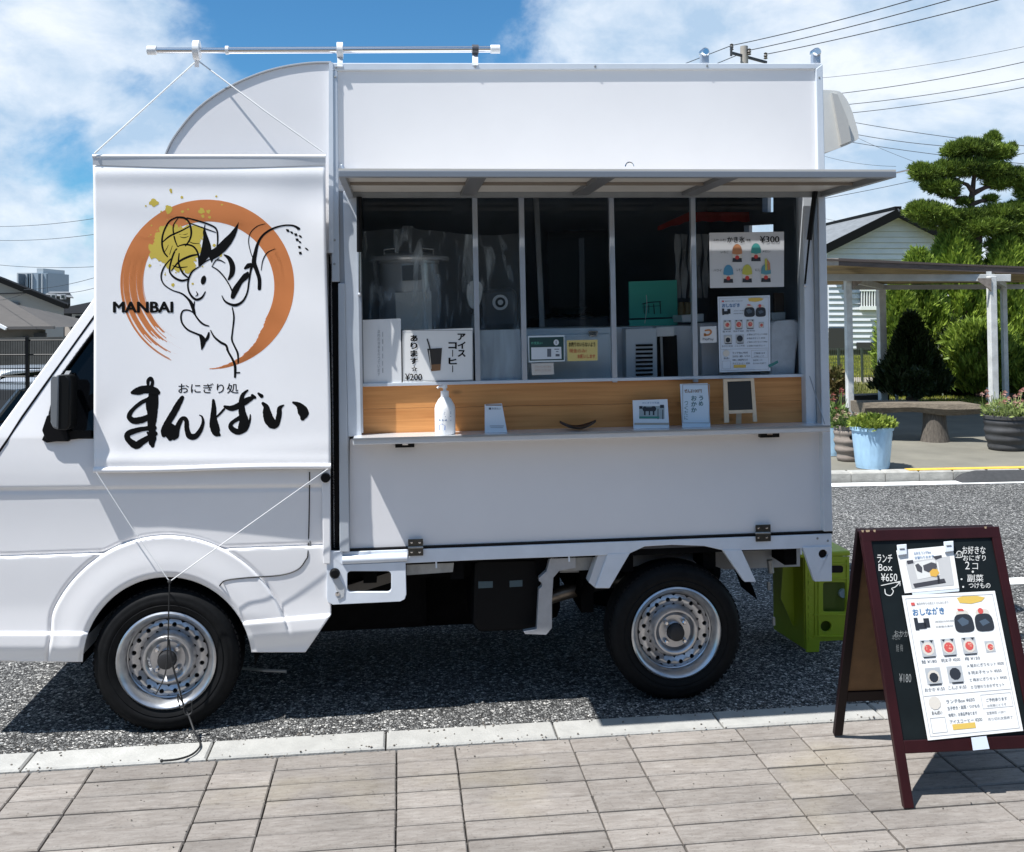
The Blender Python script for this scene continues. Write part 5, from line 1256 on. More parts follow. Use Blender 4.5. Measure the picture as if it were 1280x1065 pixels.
# vinyl sheet in folds
vs_ = MB(); NX, NYY = 90, 26
for j in range(NYY+1):
    for i in range(NX+1):
        u = i/NX; v = j/NYY; x = 452+200*u; top = 290-4*math.sin(u*6)+(-4 if .25 < u < .33 else 0); y = top+(416-top)*v
        Y = .20+.018*math.sin(u*16+2.2*v)+.012*math.sin(u*41-v*3)*v+.02*math.exp(-((u-.62-.10*(1-v))/.03)**2)
        vs_.v.append(tuple(P(x, y, Y)))
vs_.f = [(j*(NX+1)+i, j*(NX+1)+i+1, (j+1)*(NX+1)+i+1, (j+1)*(NX+1)+i) for j in range(NYY) for i in range(NX)]
vn = vs_.build('vinyl_curtain', sheet_mat('clear_vinyl', (.85, .92, .97), .18, .12, True), None, smooth=60, fix=False); tag(vn, 'clear vinyl sheet hanging in folds behind the two left window panes', 'vinyl curtain')
# paper cup stack, round knob machine
cu = thing('scoop', P(592, 384, .32), 'pale bulb shaped scoop hanging beside a window mullion', 'scoop')
MB().prism(px([(x, y) for x, y, *_ in smooth_path([(584, 358), (588, 352), (597, 351), (603, 358), (601, 376), (596, 385), (588, 384), (584, 372), (584, 358)], 4)][:-1], .33), (0, .03, 0)).build('scoop_bowl', mat('dull_white_plastic', (.82, .82, .80), .5), cu, smooth=40, bev=.008)
MB().tube([P(594, 384, .345), P(590, 392, .345), P(597, 394, .345)], .005, 8).build('scoop_handle', BLACK, cu, smooth=60)
kn = thing('ice_shaver', P(625, 412, .4), 'dark ice shaving machine with a round ringed knob behind the second pane', 'machine')
ibox([(600, 362), (640, 358), (648, 368), (649, 411), (604, 412)], .40, .25, mat('machine_black', (.035, .045, .055), .3), 'machine_body', kn, .02)
for r, m_, d in ((.032, mat('knob_grey', (.85, .86, .87), .4), 0), (.021, BLACK, .004), (.011, mat('knob_grey', (.85, .86, .87), .4), .008)):
    MB().lathe([(0, -.012-d), (r, -.012-d), (r, .0)], P(625, 378, .395), 'Y', 28).build('knob_ring', m_, kn, smooth=40)
# green board
gb2 = thing('green_board', P(815, 408, .55), 'bright green panel with a thin bar across it, inside behind the fourth pane', 'board')
GR = mat('teal_green_board', (.09, .62, .48), .45)
ibox([(786, 352), (846, 350), (847, 396), (787, 398)], .50, .012, GR, 'upper_board', gb2, None); ibox([(786, 400), (847, 398), (847, 409), (788, 410)], .50, .012, GR, 'lower_board', gb2, None)
f = Print(onY(.498), .001); f.brush([(803, 380, 1), (812, 378, 1.4), (826, 377, 1)]); f.brush([(805, 380, 1), (805.5, 392, 1)]).brush([(811, 381, 1), (811, 391, 1)]).brush([(817, 380, 1), (818, 392, 1.4)]).brush([(825, 378, 1.4), (826, 392, 1)]).brush([(803, 384, .6), (826, 382, .6)]); f.build('board_drawing', mat('dark_teal', (.01, .07, .06), .5), gb2)
f = Print(onY(.498), .0012); f.brush([(808, 369, .8), (808.5, 384, .8), (806, 404, .8)]); f.build('board_string', WHITEP, gb2)
# dark window sheet and appliances at the back
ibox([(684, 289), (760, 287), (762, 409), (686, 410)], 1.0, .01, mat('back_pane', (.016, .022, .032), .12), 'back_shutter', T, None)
co = thing('gas_cooker', P(728, 410, .7), 'dark cooker with a pan rest on the back counter behind the middle pane', 'cooker')
ibox([(672, 398), (762, 395), (763, 415), (672, 416)], .65, .3, mat('machine_black', (.035, .045, .055), .3), 'cooker_top', co, .01)
for x in (700, 735): MB().tube([P(x-16, 396, .70), P(x, 391, .72), P(x+16, 397, .70)], .007, 8).build('pan_rest', BLACK, co, smooth=60)
MB().lathe([(0, 0), (.05, 0), (.08, .03), (.082, .03), (.05, .005)], P(712, 393, .72), 'Z', 24).build('frying_pan', mat('pan_dark', (.06, .10, .10), .3, .4), co, smooth=40)
# wavy red stripe standing behind the upper right panes
rv2 = MB(); 
for i in range(25):
    x = 822+5.6*i; a = min(1, i/7); yt = 283-18*a; yb = 288-11*a+(.9*math.sin(i*1.7))
    rv2.v += [tuple(P(x, yt, .75+.008*math.sin(i*1.2))), tuple(P(x, yb, .74+.012*math.sin(i*1.2)))]
rv2.f = [(2*i, 2*i+2, 2*i+3, 2*i+1) for i in range(24)]
r_ = rv2.build('red_stripe', mat('dark_red_matt', (.34, .03, .022), .7), None, smooth=60, fix=False); tag(r_, 'dark red wavy stripe inside at the upper right of the hatch', 'stripe')
# utensils and hanging bags on the right, pale sheet
hb2 = thing('hanging_bags', P(870, 300, .5), 'grey plastic bags hanging in strips beside the shaved ice poster', 'plastic bags')
for i, x in enumerate((847, 855, 864, 873, 882)):
    m_ = MB(); 
    for j in range(9):
        y = 292+10*j; w = 3.2+1.3*math.sin(j*1.1+i*2)
        m_.v += [tuple(P(x-w, y, .52+.01*math.sin(j+i))), tuple(P(x+w, y+1, .515-.012*math.sin(j*1.5)))]
    m_.f = [(2*j, 2*j+1, 2*j+3, 2*j+2) for j in range(8)]; m_.build('bag', sheet_mat('grey_bag', (.60, .62, .63), .5), hb2, smooth=60, fix=False)
# bin bag / white crate at the right
tbg = thing('plastic_tub', P(985, 475, .12), 'big milky plastic tub behind the right end of the window', 'tub')
tm = MB(); prof = [(966, 401), (994, 399), (1000, 403), (1001, 412), (996, 440), (994, 470), (962, 471), (962, 405)]
tm.prism(px(prof, .11), (0, .12, 0)); tm.build('tub_body', mat('milky_tub', (.74, .76, .80), .4, var=.12, vscale=25), tbg, bev=.012, smooth=40)
ibox([(876, 404), (898, 403), (899, 474), (878, 474)], .16, .1, mat('grey_apron', (.55, .56, .60), .7, var=.1, vscale=12), 'hanging_cloth', wb)
ibox([(968, 366), (980, 366), (981, 392), (969, 393)], .25, .02, mat('jar_dark', (.08, .055, .04), .5), 'spice_box', wb)
ibox([(964, 391), (982, 390), (982, 399), (965, 400)], .23, .06, mat('dull_white_plastic', (.82, .82, .80), .5), 'spice_shelf', wb)
ibox([(982, 312), (1001, 311), (1002, 400), (984, 401)], .45, .02, mat('brown_board', (.035, .022, .015), .6), 'side_board', wb, None)

# ================================================================== GREEN FOLDING STOOL
SG = mat('lime_plastic', (.34, .43, .02), .45, var=.06, vscale=12)
SY = G(1018, 815, 0).y
stl = thing('folding_step', Vector((P(1030, 815, SY).x, SY, 0)), 'lime green folding step stool standing behind the rear of the truck', 'step stool')
m_ = MB().holed(px([(1006, 694), (1062, 696), (1062, 800), (1025, 802), (1024, 815.5), (1008, 815.5)], SY), [px(rrect(1029, 728, 1057, 765, 3), SY)[::-1], px(circ(1032.5, 783, 6.7, 18), SY)[::-1]], (0, .012, 0))
m_.build('end_frame', SG, stl, bev=.003)
bs = MB().prism(px([(1026, 724), (1060, 724), (1060, 797), (1026, 799)], SY+.04), (0, .008, 0)); bs.build('inner_web', mat('lime_plastic_deep', (.08, .12, .008), .5), stl)
rb = MB()
for k in range(9): rb.prism(px([(1011, 716+k*10), (1015, 717+k*10), (1014.6, 722+k*10), (1010.6, 721+k*10)], SY-.003), (0, .004, 0))
rb.build('edge_ribs', SG, stl)
rbb = MB()
for x in (1019, 1023, 1058.5): rbb.prism(px([(x, 700), (x+1.2, 700), (x+1.2, 797), (x, 797)], SY-.005), (0, .006, 0))
for y in (704, 722, 768, 795): rbb.prism(px([(1017, y), (1061, y), (1061, y+1.6), (1017, y+1.6)], SY-.0055), (0, .006, 0))
rbb.build('moulded_ribs', SG, stl)
MB().prism(px(rrect(1030, 707, 1054, 716, 3), SY-.001), (0, .0006, 0)).build('hand_slot', BLACK, stl)
sdm = MB(); a = px([(1007, 700), (1007, 812), (1003, 812), (1002, 700)], SY+.004)
zt_s = P(1010, 697, SY).z; x_l = P(1005, 700, SY).x
sdm.hexa([(x_l, SY+.01, .01), (x_l, SY+.01, zt_s), (x_l+.012, SY+.01, zt_s), (x_l+.012, SY+.01, .01)], [(x_l-.03, SY+.30, .01), (x_l-.03, SY+.30, zt_s), (x_l-.018, SY+.30, zt_s), (x_l-.018, SY+.30, .01)])
sdm.build('folding_side', SG, stl, bev=.003)
sd2 = MB().prism([Vector(v) for v in px([(979, 704), (1003, 700), (1003, 796), (990, 780), (976, 748)], SY+.10)], (0, .01, 0)); sd2.build('folding_side', SG, stl)
tp_ = MB().box(x_l-.02, P(1063, 700, SY).x, SY-.004, SY+.30, zt_s-.0, zt_s+.022); tp_.build('step_top', SG, stl, bev=.006)
cl_ = MB().lathe([(0, -.004), (.018, -.004), (.02, .012), (0, .014)], P(1054, 742, SY+.03), 'Y', 16); cl_.build('latch_disc', mat('clear_blue_plastic', (.35, .45, .55), .2), stl, smooth=40)

# ================================================================== A-FRAME SIGN
T1, T2 = G(1076, 664, .775), G(1249, 659, .775)
u = (T2-T1); w_ = u.length; u.normalize(); F1 = G(1131, 1011, 0); nrm = Vector((u.y, -u.x, 0)); 
if nrm.y > 0: nrm = -nrm
B1 = G(1046, 926, 0)
sign = thing('pavement_sign', Vector(((F1.x+B1.x)/2+u.x*w_/2, (F1.y+B1.y)/2, 0)), 'dark red wooden A-frame sign with black boards and a white menu, standing on the paving', 'A-frame sign')
off0 = (F1-T1); along = off0.dot(u); foot = F1-u*along*0
RW = mat('dark_red_stained_wood', (.024, .0045, .006), .42, var=.25, vscale=10, stretch=(1, 1, .25), spec=.3)
BB = mat('black_chalkboard', (.007, .010, .011), .4, spec=.25, var=.3, vscale=7)
dn = Vector((F1.x-T1.x, F1.y-T1.y, F1.z-T1.z)); dn = dn-u*dn.dot(u)*0; dnl = dn.length; dnu = dn.normalized()
fn_ = u.cross(dnu).normalized()
if fn_.y > 0: fn_ = -fn_
def S(s, t, o=0): return T1+u*s+dn*t+fn_*o          # s metres across, t 0..1 downwards
st_w = .032
fl_ = thing  # noqa
def beam(a, b, wv, th, name, m, par, bev=.002):
    a = Vector(a); b = Vector(b); return MB().hexa([a, a+wv, a+wv-fn_*th, a-fn_*th], [b, b+wv, b+wv-fn_*th, b-fn_*th]).build(name, m, par, bev=bev)
L1 = beam(S(0, .02), S(0, 1.0), u*.030, .020, 'leg', RW, sign); beam(S(w_-.030, .02), S(w_-.030, 1.0), u*.030, .020, 'leg', RW, sign)
beam(S(0, -.003, .0005), S(0, .040, .0005), u*w_, .021, 'top_rail', RW, sign)
tb_ = .770
beam(S(.030, tb_, -.0005), S(.030, tb_+.045, -.0005), u*(w_-.060), .019, 'bottom_rail', RW, sign)
beam(S(.028, .036, -.006), S(.028, tb_+.005, -.006), u*(w_-.056), .006, 'chalkboard', BB, sign, None)
chip = MB(); 
for k in range(5):
    s_k = (.002, .016, .022, .041, w_-.05)[k]; chip.hexa([S(s_k, -.004, .0012), S(s_k+.008, -.004, .0012), S(s_k+.006, .003+random.uniform(0, .004), .0012), S(s_k+.001, .004, .0012)], [S(s_k, -.004, .0002), S(s_k+.008, -.004, .0002), S(s_k+.006, .003, .0002), S(s_k+.001, .004, .0002)])
chip.build('worn_edge', mat('bare_wood_chip', (.30, .22, .14), .8), sign)
# back frame
TB = T1+Vector((0, .004, -.012)); bdn = B1-TB
bnn = u.cross(bdn.normalized()).normalized()
if bnn.y < 0: bnn = -bnn
def SB(s, t, o=0): return TB+u*s+bdn*t+bnn*(o+.022)
def beamb(a, b, wv, th, name, m): return MB().hexa([a, a+wv, a+wv+bnn*th, a+bnn*th], [b, b+wv, b+wv+bnn*th, b+bnn*th]).build(name, m, sign, bev=.002)
DRW = mat('blackish_wood', (.010, .004, .005), .45, spec=.2)  # back frame wood, a blacker tone than the front
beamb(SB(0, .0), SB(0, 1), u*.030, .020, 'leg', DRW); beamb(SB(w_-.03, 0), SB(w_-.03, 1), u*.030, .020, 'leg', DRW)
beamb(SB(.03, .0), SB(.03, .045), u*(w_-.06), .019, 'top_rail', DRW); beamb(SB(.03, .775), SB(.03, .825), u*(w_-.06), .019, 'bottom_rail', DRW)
beamb(SB(.028, .04, .006), SB(.028, .78, .006), u*(w_-.056), .006, 'back_board', mat('brown_hardboard', (.16, .085, .035), .7, var=.15, vscale=20))
for s_k in (): beam(S(s_k, .0, .003)+Vector((0, 0, .006)), S(s_k, .02, .003)+Vector((0, .0, .0)), u*.02, .03, 'hinge', mat('hinge_iron', (.07, .065, .055), .4, .6), sign)
def SM(x, y, off=0): return PL(x, y, T1+fn_*(-.006+off), fn_)
CH = mat('white_chalk', (.62, .62, .60), .9); CH2 = mat('smudged_chalk', (.11, .12, .12), .9)
def c6(x, y): return (1060+x/5.82, 660+y/5.82)
f = Print(SM, .0010, c6)
f.text('ランチ', 212, 192, 322, 252, .006).text('Box', 222, 262, 322, 312, .006).text('¥650', 240, 330, 358, 388, .006); f.brush([(242, 418, 6), (380, 388, 6)]).brush([(268, 445, 6), (275, 480, 7), (310, 490, 6), (330, 460, 6), (318, 440, 5), (345, 428, 6), (372, 400, 6)])
f.brush([(352, 398, 5), (376, 396, 6), (378, 420, 5)])
f.text('お好きな', 832, 132, 1000, 190, .006).text('おにぎり', 838, 196, 1002, 238, .006).text('2', 852, 244, 885, 300).text('コ', 905, 256, 945, 300).text('副菜', 868, 338, 985, 392, .006).text('つけもの', 878, 398, 1036, 438, .006)
f.dot(826, 372, 7).dot(838, 428, 7).dot(908, 318, 8); f.brush([(778, 205, 5), (800, 170, 6), (826, 178, 6), (830, 210, 6), (780, 212, 6), (775, 190, 4)]); f.text('選べる', 792, 185, 822, 208)
f.build('chalk_writing', CH, sign)
f = Print(SM, .0008, c6); f.text('本日の', 320, 775, 380, 815).text('鮭 梅', 350, 845, 400, 900).build('chalk_smudge', CH2, sign)
f = Print(SM, .0008); f.text('¥180', 1124, 842, 1139, 853).text('おかか', 1118, 788, 1136, 796).build('chalk_smudge', mat('half_rubbed_chalk', (.20, .21, .21), .9), sign)
# photo sheet and its clips
def sheet_on_sign(name, q, lift, label, cat, m):
    o = thing(name, SM(*q[3], lift), label, cat); a = [SM(x, y, lift) for x, y in q]; MB().prism(a, -fn_*.0012).build('sheet', m, o); return o
pq = [(1120.5, 688), (1190.5, 681.5), (1199, 735.5), (1131, 741.5)]
ph_ = sheet_on_sign('lunch_box_photo', pq, .005, 'white sheet with a lunch box photo clipped to the top of the chalkboard sign', 'poster', pap)
Xp = bil(pq)
def Q(pr, *pts): pr.poly([Xp(*p) for p in pts])
f = Print(SM, .0057); Q(f, (12, 40), (92, 34), (92, 128), (14, 128)); f.build('photo_table', mat('photo_pale', (.50, .50, .50), .5), ph_)
f = Print(SM, .0062); Q(f, (14, 36), (26, 35), (26, 46), (15, 48)); Q(f, (62, 30), (78, 28), (78, 36), (66, 42), (63, 120), (78, 118), (68, 110), (66, 40)); Q(f, (18, 112), (76, 104), (78, 118), (20, 126)); f.build('photo_dark_edges', mat('photo_charcoal', (.05, .05, .06), .5), ph_)
f = Print(SM, .0062); Q(f, (26, 52), (30, 44), (62, 40), (70, 50), (70, 92), (28, 100)); f.build('lunch_box_tray', mat('tray_white', (.66, .66, .64), .5), ph_)
f = Print(SM, .0067); Q(f, (28, 52), (34, 48), (40, 62), (38, 80), (30, 72)); Q(f, (42, 56), (58, 48), (66, 54), (64, 74), (50, 80), (42, 72)); f.build('rice_ball_picture', mat('photo_nori', (.07, .07, .08), .5), ph_)
f = Print(SM, .0070); Q(f, (52, 78), (58, 70), (66, 72), (69, 84), (62, 96), (52, 92)); f.build('egg_picture', mat('photo_egg', (.65, .38, .07), .5), ph_)
f = Print(lambda x, y, o=0: SM(*Xp(x, y), o), .0062); f.text('お弁当 ランチBox', 30, 10, 60, 20, .01).text('日替わりおかず', 30, 25, 64, 34, .01); f.build('lettering', bluep, ph_)
MB().prism([SM(x, y, .0045) for x, y in [(1140, 741), (1199, 736), (1199, 739), (1141, 744.5)]], -fn_*.001).build('lower_fold', palep, ph_)
CLP = mat('clear_clip', (.62, .66, .72), .2)
for x, y in ((1127.5, 688), (1186, 684)):
    t = thing('bulldog_clip', SM(x, y, .01), 'left clear plastic clip holding the lunch box photo' if x < 1150 else 'right clear plastic clip holding the lunch box photo', 'clip', None)
    MB().prism([SM(a, b, .013) for a, b in [(x-6, y-7), (x+6, y-8), (x+6.5, y+5), (x-4.5, y+6.5)]], -fn_*.006).build('clip_jaw', CLP, t, bev=.002)
    MB().tube([SM(x-3, y-2, .014), SM(x+3, y-2.4, .014)], .002, 8).build('clip_pin', GREY, t)
bq = [(1127.5, 744.5), (1243.5, 738.5), (1279, 913.5), (1160, 925.5)]
bp_ = sheet_on_sign('large_menu', bq, .0085, 'large white menu poster with rice ball pictures on the front of the A-frame sign', 'menu', pap)
menu(lambda x, y, o=0: SM(x, y, o+.0087), bil(bq), bp_)
MB().prism([SM(x, y, .018) for x, y in [(1214, 922), (1233, 920), (1237, 936), (1216.5, 938)]], -fn_*.001).build('tape_tab', mat('tape_white', (.60, .66, .76), .4), bp_)
# ================================================================== SHELTER ACROSS THE ROAD
WPOST = mat('weathered_white_post', (.58, .58, .56), .55, var=.18, vscale=9, bump=.1, bscale=40)
RUSTW = mat('brown_faded_board', (.10, .075, .065), .75, var=.25, vscale=6, stretch=(1, 6, 6))
sh_c = G(1160, 530, .085)
pg = thing('shelter', Vector((sh_c.x, sh_c.y, .085)), 'low white post shelter with a flat brown plank roof across the road', 'shelter')
FPy = G(1245, 553, .085)                               # front right post foot
fl = D(1065, 553, 10.25); 
def post(xc, yb, ytop, dist_, wpx, name='post', lower=None):
    p = G(xc, yb, .085); s = (p-CAM).dot(_F)/1260; w = wpx*s
    zt = CAM.z+ray(xc, ytop).z*(p-CAM).dot(_F)
    MB().box(p.x-w/2, p.x+w/2, p.y, p.y+w, .085, zt).build(name, WPOST, pg, bev=.006); return p, zt
pa, za = post(1065, 547, 344, 0, 8); pb, zb = post(1246, 553, 345, 0, 9)
pc_, zc = post(1106, 505, 356, 0, 9); pd, zd = post(1259, 503, 356, 0, 6)
def brace(p, z, sx, m=WPOST):
    mb = MB(); mb.prism([Vector((p.x+sx*.03, p.y-.012, z-.02)), Vector((p.x+sx*.17, p.y-.012, z-.02)), Vector((p.x+sx*.16, p.y-.012, z-.06)), Vector((p.x+sx*.06, p.y-.012, z-.13)), Vector((p.x+sx*.03, p.y-.012, z-.16))], (0, .02, 0)); mb.build('bracket', mat('peeling_bracket', (.24, .20, .17), .6, var=.3, vscale=30), pg)
brace(pa, za, 1); brace(pb, zb, -1)
MB().bar(pa+Vector((-.25, .02, za-.085-.02)), pb+Vector((.2, .02, zb-.085-.02)), .07, .075).build('beam', mat('beam_grey', (.40, .41, .41), .6, var=.15, vscale=6), pg, bev=.004)
MB().bar(Vector((pc_.x-.6, pc_.y+.04, zc-.03)), Vector((pd.x+.5, pd.y+.04, zd-.03)), .06, .07).build('beam', mat('beam_grey', (.40, .41, .41), .6), pg)
for p, q in ((pa, pc_), (pb, pd)): MB().bar(Vector((p.x, p.y+.08, za-.03)), Vector((q.x, q.y, zc-.03)), .05, .07).build('beam', mat('beam_grey', (.40, .41, .41), .6), pg)
# roof of boards running across, rising to the front
f0, f1 = P(1046, 326, pa.y-.55), P(1277, 337, pa.y-.55)
bz0, bz1 = Vector((pc_.x-1.0, pc_.y+.12, zc+.01)), Vector((pd.x+.55, pd.y+.12, zc+.01))
f0z, f1z = f0.z-.02, f1.z-.02
nb_ = 15
for i in range(nb_):
    t0, t1 = i/nb_, (i+.93)/nb_
    a0, a1 = Vector((f0.x-.35, f0.y, f0z)).lerp(bz0, t0), Vector((f0.x-.35, f0.y, f0z)).lerp(bz0, t1)
    b0_, b1_ = Vector((f1.x, f1.y, f1z)).lerp(bz1, t0), Vector((f1.x, f1.y, f1z)).lerp(bz1, t1)
    MB().hexa([a0, a1, b1_, b0_], [p+Vector((0, 0, .03)) for p in (a0, a1, b1_, b0_)]).build('roof_board', mat('soffit_board', (.27, .20, .10), .7, var=.3, vscale=5, rnd=.25), pg)
MB().hexa([Vector((f0.x-.35, f0.y-.06, f0z+.031)), Vector((f1.x+.02, f1.y-.06, f1z+.031)), bz1+Vector((.02, .1, .035)), bz0+Vector((0, .1, .035))], [Vector((f0.x-.35, f0.y-.06, f0z+.05)), Vector((f1.x+.02, f1.y-.06, f1z+.05)), bz1+Vector((.02, .1, .055)), bz0+Vector((0, .1, .055))]).build('roof_covering', mat('roof_sheet_brown', (.08, .06, .052), .6), pg)
fz = 9.6/1260*4.2
MB().hexa([Vector((f0.x, f0.y-.05, f0z-.03)), Vector((f1.x, f1.y-.05, f1z-.03)), Vector((f1.x, f1.y-.05, f1z+.045)), Vector((f0.x, f0.y-.05, f0z+.045))], [Vector((f0.x, f0.y-.012, f0z-.03)), Vector((f1.x, f1.y-.012, f1z-.03)), Vector((f1.x, f1.y-.012, f1z+.045)), Vector((f0.x, f0.y-.012, f0z+.045))]).build('fascia', RUSTW, pg)
fx0 = Vector((f0.x-.35, f0.y, f0z))
MB().hexa([fx0+Vector((0, -.03, -.03)), Vector((f0.x-.002, f0.y-.048, f0z-.03)), Vector((f0.x-.002, f0.y-.048, f0z+.045)), fx0+Vector((0, -.03, .045))], [fx0+Vector((0, .01, -.03)), Vector((f0.x-.002, f0.y-.012, f0z-.03)), Vector((f0.x-.002, f0.y-.012, f0z+.045)), fx0+Vector((0, .01, .045))]).build('fascia', mat('bare_fascia_end', (.42, .36, .30), .75, var=.2, vscale=12), pg)

# log bench
LOG = mat('weathered_log', (.14, .115, .085), .9, var=.35, vscale=7, stretch=(1, 8, 8), bump=.5, bscale=18)
bp0, bp1 = G(1086, 553, .085), G(1232, 556, .085)
bench = thing('log_bench', (bp0+bp1)/2, 'rough split log bench on a round stump under the shelter', 'bench')
bm1 = MB(); n = 18
for i in range(n+1):
    t = i/n; p = bp0.lerp(bp1, t)+Vector((0, .12, 0)); zt_ = CAM.z+ray(1160, 512).z*9.9+.004*math.sin(t*6)
    th = .105+.014*math.sin(t*9+1); j = .015*math.sin(t*17)
    bm1.v += [(p.x, p.y-.02+j, zt_-th), (p.x, p.y-.05+j, zt_-th*.45), (p.x, p.y-.03+j, zt_), (p.x, p.y+.34, zt_), (p.x, p.y+.36, zt_-th*.6), (p.x, p.y+.25, zt_-th)]
bm1.f = [(i*6+k, i*6+(k+1) % 6, (i+1)*6+(k+1) % 6, (i+1)*6+k) for i in range(n) for k in range(6)]+[tuple(range(6)), tuple(n*6+k for k in range(6))]
bm1.build('seat_slab', LOG, bench, smooth=40)
zs_ = CAM.z+ray(1160, 512).z*9.9
for xx in (1104, 1184): 
    p = G(xx, 555, .085)+Vector((0, .24, 0)); m_ = MB(); m_.lathe([(.15, 0), (.145, .03), (.12, .16), (.115, zs_-.19-.0)], p, 'Z', 18); o = m_.build('stump', mat('bark_stump', (.10, .085, .07), .95, var=.4, vscale=12, stretch=(6, 6, 1), bump=.7, bscale=20), bench, smooth=60)
# plank bench further back, its black shade put into the colour
q0 = G(1035, 506, .085); q1 = G(1112, 503, .085); db = thing('plank_bench', (q0+q1)/2, 'low dark plank bench behind the flower pots at the left of the shelter', 'bench')
MB().hexa([q0+Vector((0, 0, .02)), q1+Vector((0, 0, .02)), q1+Vector((0, .3, .02)), q0+Vector((0, .3, .02))], [q0+Vector((0, 0, .12)), q1+Vector((0, 0, .12)), q1+Vector((0, .3, .12)), q0+Vector((0, .3, .12))]).build('seat', mat('shaded_dark_timber', (.03, .028, .026), .7), db)
for t in (.1, .9): p = q0.lerp(q1, t); MB().box(p.x-.04, p.x+.04, p.y+.05, p.y+.25, .085, .105).build('leg', mat('shaded_dark_timber', (.03, .028, .026), .7), db)
# low white marker post beyond
for x in (1121, 1235):
    p = G(x, 503, .085); m_ = MB().lathe([(.025, 0), (.025, .20), (.018, .22), (0, .222)], p, 'Z', 10)
    tag(m_.build('marker_post', WPOST, None, smooth=40), 'short pale stake at the edge of the planting strip, ' + ('behind the dark plank bench' if x < 1200 else 'near the right shelter post'), 'post')

# planters
def planter(name, xc, yb, ytop, wt, wb, m, label, ribs=0, rim=True, flut=False):
    p = G(xc, yb, .09); s = (p-CAM).dot(_F)/1260; rt, rb_, h = wt/2*s, wb/2*s, (yb-ytop)*s
    t = thing(name, p+Vector((0, rb_, 0)), label, 'planter'); c = p+Vector((0, rb_, 0))
    n = 48; prof = []
    K = 26
    for i in range(K+1):
        v = i/K; r = rb_+(rt-rb_)*v
        if ribs: r += .006*math.sin(v*math.pi*2*ribs)+.015*math.sin(v*math.pi)
        prof.append((r, h*v))
    mb = MB(); vs = []
    for r, z in prof:
        for k in range(n):
            a = 2*math.pi*k/n; r2 = r*(1+(.022*abs(math.sin(a*8)) if flut and .06 < z/h < .85 else 0)); vs.append((c.x+r2*math.cos(a), c.y+r2*math.sin(a), c.z+z))
    mb.add(vs, [(i*n+k, i*n+(k+1) % n, (i+1)*n+(k+1) % n, (i+1)*n+k) for i in range(K) for k in range(n)])
    mb.add(vs[:n], [tuple(range(n))])
    mb.lathe([(rt*.93, h*.93), (0, h*.93)], c, 'Z', n, capped=False)
    mb.build('pot_wall', m, t, smooth=40)
    if rim: MB().lathe([(rt*.94, h-.03), (rt*1.06, h-.03), (rt*1.07, h), (rt*.95, h+.004), (rt*.94, h-.03)], c, 'Z', n, capped=False).build('pot_rim', m, t, smooth=40)
    MB().lathe([(0, h*.95), (rt*.95, h*.95)], c, 'Z', 20, capped=False).build('soil', mat('potting_soil', (.03, .022, .016), .95), t)
    return t, c, rt, h
def leaf_mesh(centers, normals, L, W, jit=.5, flat=.2):
    """one small bent leaf per centre: 2 triangles"""
    n = len(centers); c = np.asarray(centers); d = np.asarray(normals)+rng.normal(0, jit, (n, 3)); d /= np.linalg.norm(d, axis=1)[:, None]
    r = rng.normal(0, 1, (n, 3)); s = np.cross(d, r); s /= np.linalg.norm(s, axis=1)[:, None]
    LL = (L*rng.uniform(.6, 1.3, n))[:, None]; WW = (W*rng.uniform(.7, 1.3, n))[:, None]
    v = np.stack([c, c+d*LL*.5+s*WW, c+d*LL, c+d*LL*.5-s*WW], 1).reshape(-1, 3)
    f = np.arange(n*4).reshape(n, 4); mb = MB(); mb.v = [tuple(q) for q in v]; mb.f = [tuple(int(k) for k in q) for q in f]; return mb
def leafmat(name, c, c2, sc=3.0, trans=.25):
    if name in _mc: return _mc[name]
    m = bpy.data.materials.new(name); m.use_nodes = True; nt = m.node_tree; N = nt.nodes; L = nt.links; b = N['Principled BSDF']; b.inputs['Roughness'].default_value = .55; b.inputs['Specular IOR Level'].default_value = .3
    g = N.new('ShaderNodeNewGeometry'); n = N.new('ShaderNodeTexNoise'); n.inputs['Scale'].default_value = sc; n.inputs['Detail'].default_value = 3; L.new(g.outputs['Position'], n.inputs['Vector'])
    ad = N.new('ShaderNodeMath'); ad.operation = 'MULTIPLY_ADD'; L.new(g.outputs['Random Per Island'], ad.inputs[0]); ad.inputs[1].default_value = .45; L.new(n.outputs['Fac'], ad.inputs[2])
    mr = N.new('ShaderNodeMapRange'); mr.inputs['From Min'].default_value = .4; mr.inputs['From Max'].default_value = 1.0; L.new(ad.outputs[0], mr.inputs['Value'])
    mx = N.new('ShaderNodeMix'); mx.data_type = 'RGBA'; L.new(mr.outputs[0], mx.inputs['Factor']); mx.inputs['A'].default_value = (*c, 1); mx.inputs['B'].default_value = (*c2, 1); L.new(mx.outputs['Result'], b.inputs['Base Color'])
    tr = N.new('ShaderNodeBsdfTranslucent'); L.new(mx.outputs['Result'], tr.inputs[0]); ms = N.new('ShaderNodeMixShader'); ms.inputs[0].default_value = trans
    o = N['Material Output']; L.new(b.outputs[0], ms.inputs[1]); L.new(tr.outputs[0], ms.inputs[2]); L.new(ms.outputs[0], o.inputs[0]); _mc[name] = m; return m
BLUEP = mat('blue_pail', (.36, .55, .72), .45, var=.12, vscale=8, stretch=(3, 3, 1)); BRP = mat('grey_brown_barrel', (.25, .21, .18), .7, var=.2, vscale=10, stretch=(1, 1, 5)); BLP = mat('charcoal_barrel', (.05, .05, .052), .6, var=.2, vscale=10)
